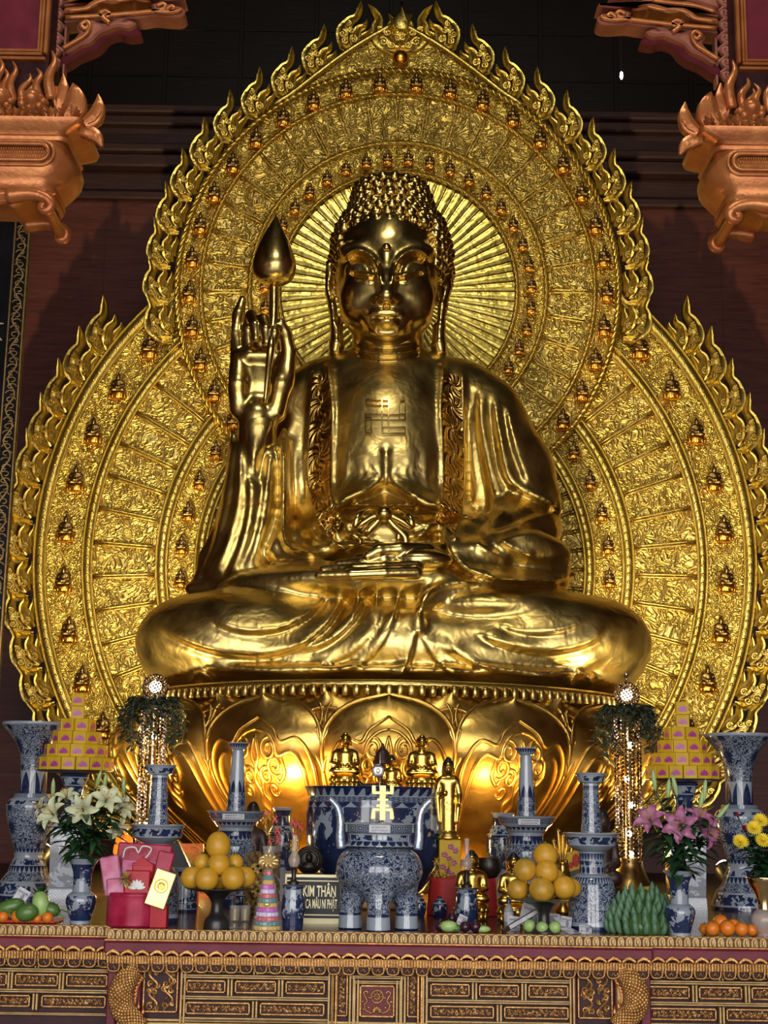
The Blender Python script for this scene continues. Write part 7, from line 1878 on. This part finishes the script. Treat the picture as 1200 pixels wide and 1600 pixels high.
q = P(1053, 1420, b.y - .10); o = thing('red_trinket', 'small red and gold trinket tucked into the green bananas', 'ornament', q); mb = MB(); mb.ell((0, 0, 0), (5 * s, 5 * s, 7 * s)); mb.ell((-5 * s, 0, -5 * s), (4 * s, 4 * s, 4 * s)); build('body', mb, M['red'], o); mb = MB(); mb.tube([(-5 * s, -5 * s, 2 * s), (0, -6 * s, 5 * s), (4 * s, -5 * s, 0)], .004, 5); build('gold_thread', mb, M['goldcard'], o)
# banknotes, incense packet, bottle
def note(px, py, Y, w_, h, ry, rx, label, rz=0):
    c = P(px, py, Y); s = mpx(c); o = thing('banknote', label, 'banknote', c, 'banknotes left as offerings'); rt = (rx, ry, rz)
    mb = MB(); mb.grid(lambda u, v: ((u - .5) * w_ * s, .004 * math.sin(u * 5 + v * 3), (v - .5) * h * s), 8, 5); n = len(mb.f); mb.grid(lambda u, v: ((u - .5) * w_ * s, .0012 + .004 * math.sin(u * 5 + v * 3), (v - .5) * h * s), 8, 5); build('sheet', mb, M['paper'], o, rot=rt)
    mb = MB(); mb.grid(lambda u, v: ((u - .5) * w_ * .8 * s, .004 * math.sin((.1 + .8 * u) * 5 + (.15 + .7 * v) * 3) - .0008, (v - .5) * h * .7 * s), 8, 5); f2 = MB(); k = 0
    for x in np.linspace(-.36, .36, 9):
        for z_ in (-.28, .28): f2.ell((x * w_ * s, -.0045, z_ * h * s), (w_ * s * .03, .0008, h * s * .07), 6, 4)
    f2.ell((.12 * w_ * s, -.0045, 0), (w_ * s * .13, .0008, h * s * .26), 10, 6); build('print', f2, M['note_ink'], o, rot=rt)
yf = 7.92
note(32, 1402, 8.05, 20, 28, .5, -.2, 'banknote standing on the mangoes of the left tray'); note(826, 1430, yf + .12, 26, 34, .3, -.3, 'banknote upright behind the left green guava'); note(857, 1437, yf + .06, 36, 22, .1, -.4, 'banknote behind the right green guava'); note(884, 1443, yf + .08, 18, 22, .15, -.3, 'folded banknote by the bell candle stand')
note(915, 1453, 7.86, 20, 16, .2, -.8, 'crumpled banknote before the bell candle stand'); note(896, 1456, 7.85, 28, 14, .3, -1.1, 'flat banknote right of the green guavas'); note(744, 1452, 7.84, 26, 12, -.3, -1.0, 'banknote lying by the dark plums'); note(722, 1438, 7.98, 14, 16, .4, -.2, 'grey banknote tucked in the small fruit pile'); note(836, 1374, 8.2, 24, 12, -.1, -.3, 'banknote between the grapefruit of the right dish')
note(1040, 1411, 7.95, 18, 10, .2, -.5, 'banknote stuck in the green bananas'); note(366, 1452, 7.86, 34, 12, .05, -1.2, 'grey banknotes lying by the sweets tower'); note(99, 1457 - 8, 7.99, 30, 6, 0, -1.2, 'gold edged paper lying by the figure vase'); note(803, 1444, 8.0, 20, 24, .1, -.2, 'yellowish banknote beside the water bottle')
o = thing('incense_packet', 'long incense packet leaning across the notes to the right dish', 'incense packet', P(785, 1462, 7.82)); a, b_ = Vector((0, 0, 0)), P(876, 1408, 7.98) - o.location; d_ = b_ - a; mb = MB(); mb.bbox((a + b_) / 2 + Vector((0, 0, .02)), (d_.length, .02, .026), .003, Vector((1, 0, 0)).rotation_difference(d_.normalized()).to_matrix()); build('packet', mb, M['skin_dk'], o, smooth=False); mb = MB(); mb.bbox(a + d_ * .42 + Vector((0, -.011, .02)), (d_.length * .6, .004, .02), .001, Vector((1, 0, 0)).rotation_difference(d_.normalized()).to_matrix()); build('wrapper', mb, M['paper'], o, smooth=False)
p = Pot('water_bottle', 'small plastic water bottle left of the incense packet', 'bottle', 795, 1450); pot1(p, 'bottle', [(1450, 7), (1448, 7.5), (1425, 7.5), (1418, 6), (1413, 3), (1410, 3)], M['water'], n=20); pot1(p, 'cap', [(1412, 3.5), (1406, 3.5), (1405.5, 2)], M['pB'], n=16); pot1(p, 'wrap_label', [(1440, 7.8), (1425, 7.8)], M['paper'], n=20, cap=False)
# floodlights behind the vases
for px, row, lab, dxl in ((64, 1334, 'small lit floodlight behind the left beaker vase', -.6), (1134, 1362, 'small lit floodlight behind the right beaker vase', .6)):
    c = P(px, row, 10.6); o = thing('floodlight', lab, 'floodlight', (c.x, 10.6, TZ), 'pair of small floodlights'); h = c.z - TZ; tg = Vector((c.x + dxl * -.2, 15.2, 4.9)); q = (tg - c).normalized(); rt = Vector((0, 0, 1)).rotation_difference(q).to_matrix()
    mb = MB().box((0, 0, h / 2 - .03), (.03, .03, h - .06)).bbox((0, 0, .01), (.14, .14, .02), .004); build('stand', mb, M['black'], o, smooth=False)
    mb = MB(); mb.lathe([(.03, -.10), (.05, -.08), (.075, .0), (.08, .02), (.07, .02)], 20); mb.v = [tuple(rt @ Vector(v) + Vector((0, 0, h))) for v in mb.v]; build('housing', mb, M['black'], o)
    mb = MB(); mb.ell((0, 0, .03), (.066, .066, .055), 16, 8); mb.v = [tuple(rt @ Vector(v) + Vector((0, 0, h))) for v in mb.v]; build('lens', mb, M['flood'], o)
    spot('floodlight_beam', c + q * .08, tg, 950, (1, .77, .40), 60, 1.0, .10)
# ------------------------------------------------------------------ carved hanging posts at the two upper corners
YT = 8.6
def rrect(hx, hy, r, n=5):
    r = min(r, hx * .98, hy * .98); pts = []
    for cx_2, cy_2, a0 in ((hx - r, hy - r, 0), (-hx + r, hy - r, PI / 2), (-hx + r, -hy + r, PI), (hx - r, -hy + r, 1.5 * PI)):
        for i in range(n + 1): a = a0 + PI / 2 * i / n; pts.append((cx_2 + r * math.cos(a), cy_2 + r * math.sin(a)))
    return pts
def loft(mb, rows):                           # rows: (z, hx, hy, r)
    rr_ = [rrect(h, k, r) for z, h, k, r in rows]; n = len(rr_[0])
    vs = [(x, y, rows[i][0]) for i, q in enumerate(rr_) for x, y in q]
    fs = [(i * n + k, i * n + (k + 1) % n, (i + 1) * n + (k + 1) % n, (i + 1) * n + k) for i in range(len(rows) - 1) for k in range(n)]
    fs.append(list(range(n))[::-1]); fs.append([(len(rows) - 1) * n + k for k in range(n)]); mb.add(vs, fs)
def hanging_post(px, d, sg, label, blabel):
    """sg: +1 when the picture shows the right half (left corner)"""
    c = P(px, 250 + d, YT); s = mpx(c); z = lambda r: P(px, r + d, YT).z - c.z
    t_ = thing('hanging_post', label, 'carved post', c, 'carved hanging posts of the shrine front'); dp = .27
    mb = MB(); loft(mb, [(z(318), 100 * s, dp * .86, .10), (z(306), 98 * s, dp * .84, .10), (z(300), 108 * s, dp * .9, .14), (z(286), 125 * s, dp * .99, .2), (z(272), 130 * s, dp * 1.02, .24), (z(258), 124 * s, dp * .98, .2), (z(250), 114 * s, dp * .92, .12), (z(245), 112 * s, dp * .9, .1)]); build('jar_body', mb, M['carve_or'], t_, angle=60)
    mb = MB(); loft(mb, [(z(245), 116 * s, dp * .92, .06), (z(240), 120 * s, dp * .94, .06), (z(236), 112 * s, dp * .9, .06), (z(230), 118 * s, dp * .94, .06), (z(222), 140 * s, dp * 1.06, .06), (z(214), 142 * s, dp * 1.08, .05), (z(212), 132 * s, dp * 1.0, .05)]); build('jar_lip', mb, M['carve_or'], t_, angle=40)
    # racetrack inset with net pattern
    mb = MB(); y_ = -dp * 1.02; cz = z(267); hw, hh = 92 * s, 13 * s
    q = [(x, zz_) for x, zz_ in rrect(hw, hh, hh)]; mb.tube([(x, y_ - .004, cz + zz_) for x, zz_ in q], .014, 6, closed=True); q2 = [(x, zz_) for x, zz_ in rrect(hw * 1.08, hh * 1.5, hh * 1.5)]; mb.tube([(x, y_ + .01, cz + zz_) for x, zz_ in q2], .012, 6, closed=True)
    for i in range(-22, 23):
        for k in (-1, 0, 1): mb.ell((i * hw / 25 + (k % 2) * hw / 50, y_ + .004, cz + k * hh * .5), (hw * .017, .008, hh * .22), 5, 4)
    build('inset_trim', mb, M['carve_or'], t_)
    mb = MB(); loft(mb, [(z(325), 92 * s, dp * .8, .06), (z(318), 96 * s, dp * .82, .06), (z(312), 90 * s, dp * .78, .06)]); build('foot_moulding', mb, M['carve_or'], t_, angle=40)
    for e in (-1, 1):                         # scrolled feet
        mb = MB(); cen = spline([(e * 30 * s, z(330)), (e * 62 * s, z(326)), (e * 84 * s, z(330)), (e * 97 * s, z(339)), (e * 95 * s, z(350)), (e * 85 * s, z(351)), (e * 83 * s, z(343)), (e * 89 * s, z(341))], 5)
        for y_ in np.linspace(-dp * .85, dp * .85, 2):
            mb.tube([(a, y_, b) for a, b in cen], [.05 - .0009 * i for i in range(len(cen))], 8)
        n = len(cen)
        for i in range(n - 1):
            (a, b), (a2, b2) = cen[i], cen[i + 1]; mb.add([(a, -dp * .85, b), (a2, -dp * .85, b2), (a2, dp * .85, b2), (a, dp * .85, b)], [(0, 1, 2, 3)])
        build('scroll_foot', mb, M['carve_or'], t_)
    mb = MB(); o_ = spline([(-90, 320), (90, 320), (86, 328), (60, 334), (40, 345), (24, 338), (0, 350), (-24, 338), (-40, 345), (-60, 334), (-86, 328)], 3, True)[:-1]; mb.prism([(x * s, z(y)) for x, y in o_], -dp * .72, -dp * .80, .01); build('apron', mb, M['carve_or'], t_, angle=40)
    # foliage, fruit and flame curls piled on the lip
    r = random.Random(11)
    def curlflame(nm, x, y0, y1, lean, w_, f=0.0, m='carve_or'):
        q = spline([(x * s, -dp * .8 + f, z(y0)), ((x + lean * .15 - 5) * s, -dp * .88 + f, z(y0 * .6 + y1 * .4)), ((x + lean * .55 + 4) * s, -dp * .84 + f, z(y0 * .25 + y1 * .75)), ((x + lean) * s, -dp * .8 + f, z(y1))], 6); n = len(q)
        mb = MB(); mb.tube(q, [w_ * s * (1 - (i / n) ** 1.6) + .002 for i in range(n)], 8); build(nm, mb, M[m], t_)
    for e in (-1, 1):
        for x, y0, y1, ln_, w_ in ((88, 180, 105, -4, 9), (70, 180, 132, -8, 7), (60, 190, 148, -6, 6), (30, 185, 122, -6, 7), (20, 190, 130, -10, 6), (8, 180, 118, -4, 8), (46, 188, 140, 6, 6)): curlflame('flame_curl', e * x, y0, y1, e * ln_, w_)
        mb = MB(); mb.ell((e * 62 * s, -dp * .9, z(185)), (17 * s, .1, 16 * s), 16, 10); mb.ell((e * 14 * s, -dp * .9, z(182)), (16 * s, .1, 15 * s), 16, 10)
        for k in range(7): a = k * .9; mb.ell((e * (62 + 17 * math.cos(a)) * s, -dp * .95, z(190) + 9 * s * math.sin(a)), (8 * s, .05, 7 * s), 10, 6); mb.ell((e * (14 + 15 * math.cos(a)) * s, -dp * .95, z(190) + 9 * s * math.sin(a)), (7 * s, .05, 6 * s), 10, 6)
        build('carved_fruit', mb, M['carve_or'], t_)
        mb = MB()
        for k in range(12):
            x = (4 + k * 11) * s * e; a = r.uniform(-.5, .5)
            for q in (-.5, -.2, .1, .4): blade(mb, (x, -dp * .92, z(214)), (q + a, -.35, .9), (20 + r.uniform(-4, 5)) * s, 4.5 * s, .5, 5)
        build('acanthus_leaves', mb, M['carve_or'], t_)
        mb = MB(); leaf_ = lambda pts, wd, dm: leaf(mb, [(x * s / FU * e, z(y) / FU) for x, y in pts], [w * s / FU for w in wd], dp * .72 / FU, dm)
        leaf_([(112, 212), (122, 192), (124, 172), (118, 152)], [14, 19, 14, 1], 14); leaf_([(96, 200), (100, 178), (104, 158), (102, 138)], [5, 9, 8, 1], 8); leaf_([(140, 216), (154, 204), (160, 186), (158, 168)], [10, 13, 9, 1], 8); leaf_([(134, 226), (150, 228), (160, 234), (168, 248)], [6, 11, 9, 1], 8)
        for p_, w_ in (([(138, 214), (152, 204), (160, 190)], 2), ([(140, 218), (156, 210), (165, 196)], 2), ([(96, 196), (92, 178), (94, 160)], 3)): mb.tube([(x * s * e, -dp * .80, z(y)) for x, y in p_], w_ * s, 6)
        build('corner_leaf', mb, M['carve_or'], t_)
    # square shaft above, with a framed maroon panel and pierced border
    top = 12.9 - c.z; zb2 = z(212)
    mb = MB().box((0, 0, (zb2 + top) / 2), (152 * s, dp * 1.2, top - zb2)); build('shaft', mb, M['maroon_dk'], t_, smooth=False)
    yf_ = -dp * .62; mb = MB().bbox((0, yf_, (z(103) + top) / 2), (118 * s, .03, top - z(103)), .004); build('shaft_panel', mb, M['maroon'], t_, smooth=False)
    mb = MB()
    for e in (-1, 1):
        for x, w_, dd in ((61, 4, .05), (66, 4, .07), (72, 6, .05)): mb.bbox((e * x * s, yf_ - .01, (z(106) + top) / 2), (w_ * s, dd, top - z(106)), .006)
    for y_, h in ((103, 4), (108, 5), (115, 5)): mb.bbox((0, yf_ - .012, z(y_)), ((128 + (y_ - 103) * 1.5) * s, .06, h * s), .006)
    build('panel_frame', mb, M['carve_or'], t_, smooth=False)
    # pierced strip and cloud bracket
    b0 = P(px + sg * 92, 60 + d, YT + .05); bt_ = thing('cloud_bracket', blabel, 'carved bracket', b0, 'carved cloud brackets'); sb = mpx(b0); K = lambda x, y: (sg * (x - 92) * sb, (60 - y) * sb)
    mb = MB()
    for x in (79, 104): mb.bbox((K(x, 0)[0], 0, K(0, 30)[1]), (4 * sb, .08, 190 * sb), .006)
    for k in range(8):
        y_ = 118 - k * 21; a = spline([K(81, y_), K(90, y_ - 4), K(95, y_ - 10), K(88, y_ - 14), K(84, y_ - 9), K(90, y_ - 7)], 4); mb.tube([(x, -.02, zz_) for x, zz_ in a], .018, 6, flat=1.5); a = spline([K(102, y_ - 10), K(95, y_ - 16), K(88, y_ - 21), K(82, y_ - 20)], 4); mb.tube([(x, -.02, zz_) for x, zz_ in a], .016, 6, flat=1.5)
    build('pierced_strip', mb, M['carve_red'], bt_)
    plates = [([(98, 100), (110, 86), (122, 72), (140, 60), (160, 52), (182, 48), (200, 40), (214, 44), (222, 56), (204, 60), (186, 56), (170, 62), (160, 76), (146, 86), (128, 94), (112, 106), (100, 110)], .05, 'maroon'),
              ([(104, 88), (118, 78), (128, 64), (124, 54), (130, 44), (146, 40), (160, 46), (176, 44), (190, 34), (206, 32), (196, 44), (204, 40), (216, 46), (204, 54), (188, 52), (172, 58), (158, 66), (148, 78), (130, 86), (112, 98)], .11, 'carve_red'),
              ([(106, 40), (124, 38), (142, 36), (160, 33), (180, 32), (200, 28), (222, 26), (240, 22), (238, 14), (250, 10), (268, 14), (284, 18), (291, 26), (284, 34), (266, 35), (244, 33), (226, 36), (204, 38), (180, 40), (150, 42), (120, 44), (106, 46)], .11, 'carve_red'),
              ([(106, 26), (120, 24), (136, 22), (146, 14), (160, 8), (176, 10), (190, 6), (206, 2), (222, 4), (238, 12), (226, 14), (210, 10), (196, 14), (180, 18), (162, 16), (150, 24), (136, 30), (106, 34)], .14, 'carve_or'),
              ([(104, 12), (120, 8), (134, 0), (150, -6), (174, -4), (196, -10), (220, -6), (246, -2), (280, 0), (290, 4), (262, 8), (240, 4), (214, 0), (190, 4), (160, 2), (140, 8), (120, 16), (104, 20)], .12, 'carve_red'),
              ([(104, -10), (150, -30), (200, -40), (250, -34), (270, -20), (230, -18), (180, -16), (140, -8), (104, 4)], .10, 'carve_red')]
    for pts, dd, mt in plates:
        o_ = spline([K(*q) for q in pts], 3, True)[:-1]; mb = MB(); mb.prism(o_, .08 - dd * .3, -dd, .014); build('cloud_plate', mb, M[mt], bt_, angle=40)
    mb = MB()
    for p_ in ([(106, 94), (124, 82), (140, 70), (146, 56), (140, 48), (132, 54), (138, 60), (144, 56)], [(110, 30), (140, 26), (150, 18), (166, 12), (190, 12), (216, 6)], [(108, 42), (160, 38), (210, 33), (246, 28), (262, 22), (256, 16), (248, 20)], [(176, 50), (166, 42), (160, 34), (168, 30), (176, 36), (170, 40)], [(240, 28), (262, 30), (280, 28), (286, 24)], [(108, 14), (140, 4), (176, 0), (206, -4)], [(262, 26), (270, 20), (276, 26), (268, 29)]):
        a = spline([K(*q) for q in p_], 5); mb.tube([(x, -.125, zz_) for x, zz_ in a], .016, 6)
    build('scroll_line_trim', mb, M['carve_or'], bt_)
    return t_
hanging_post(0, 0, 1, 'carved orange gilt hanging post with maroon panel in the upper left corner', 'carved pale red cloud bracket beside the left hanging post')
hanging_post(1221, 17, -1, 'carved orange gilt hanging post with maroon panel in the upper right corner', 'carved pale red cloud bracket beside the right hanging post')
# ------------------------------------------------------------------ couplet board at the left
a, b_ = P(50, 345, 12.2), P(-8, 1180, 11.6); b_ = b_ + (b_ - a) * ((b_.z - .01) / (a.z - b_.z)); o = thing('couplet_board', 'tall black lacquer board with gold vine border and gold strokes at the far left', 'board', b_ + Vector((-.5, 0, 0)))
e = Vector((a.x, a.y, a.z)) - b_; L_ = e.length * 1.12; wz = 1.05
rt = Matrix((Vector((1, 0, 0)), Vector((1, 0, 0)), Vector((0, 0, 1))))
zax = e.normalized(); xax = (Vector((1, 0, 0)) - zax * zax.x).normalized(); yax = zax.cross(xax); R3 = Matrix((xax, yax, zax)).transposed()
off = b_ - o.location
def T(x, y, z_): return off + R3 @ Vector((x, y, z_))
mb = MB(); mb.bbox((0, 0, 0), (wz, .06, L_), .01, None); mb.v = [tuple(T(v[0] - wz / 2, v[1], v[2] + L_ / 2)) for v in mb.v]; build('panel', mb, M['black_lacq'], o, smooth=False)
mb = MB()
for x in (-.008, -.13): mb.bbox((x, -.035, L_ / 2), (.012, .03, L_), .003)
for x in (-wz + .008, -wz + .13): mb.bbox((x, -.035, L_ / 2), (.012, .03, L_), .003)
n = int(L_ / .12)
for xc in (-.069, -wz + .069):
    mb.tube([(xc + .035 * math.sin(i * .9), -.036, .02 + (L_ - .04) * i / (n * 3)) for i in range(n * 3 + 1)], .008, 5)
    for i in range(n):
        for k, q in ((-1, .0), (1, .06)): mb.tube([(xc + k * .045 * math.cos(t_) * (1 - t_ / 9), -.036, q + L_ * (i + .5) / n + .032 * math.sin(t_) * (1 - t_ / 9)) for t_ in np.linspace(0, 5, 9)], .006, 5)
mb.v = [tuple(T(*v)) for v in mb.v]; build('vine_border', mb, M['carve_lt'], o)
mb = MB(); r = random.Random(8)
for zc_ in np.arange(L_ - .45, .4, -.78):
    for _ in range(7):
        x0, z0 = -wz / 2 + r.uniform(-.24, .24), zc_ + r.uniform(-.24, .24); a_ = r.choice((0, 0, PI / 2, .8, -.8)); l = r.uniform(.10, .24); mb.tube([(x0 - l * math.cos(a_), -.034, z0 - l * math.sin(a_)), (x0, -.037, z0 + .01), (x0 + l * math.cos(a_), -.034, z0 + l * math.sin(a_))], [.012, .02, .006], 6, flat=.5)
mb.v = [tuple(T(*v)) for v in mb.v]; build('gold_strokes', mb, M['sign_gold'], o)
# small hanging lamp high before the back wall
c = P(971, 118, 14.6); o = thing('hanging_bulb', 'tiny lit white bulb hanging high right of the head halo', 'lamp', c); mb = MB(); mb.ell((0, 0, 0), (.018, .018, .045), 12, 8); build('bulb', mb, M['led'], o); mb = MB(); mb.tube([(0, 0, .04), (0, 0, 13 - c.z)], .004, 6); build('cord', mb, M['black'], o)
# warm lamps lighting the throne petals and the shrine
for px, row, yy, pw in ((428, 1300, 10.8, 56), (300, 1330, 10.8, 26), (792, 1300, 10.8, 20), (900, 1330, 10.8, 9)):
    c = P(px, row, yy); point('petal_lamp', c, pw, (1, .62, .18), .05)
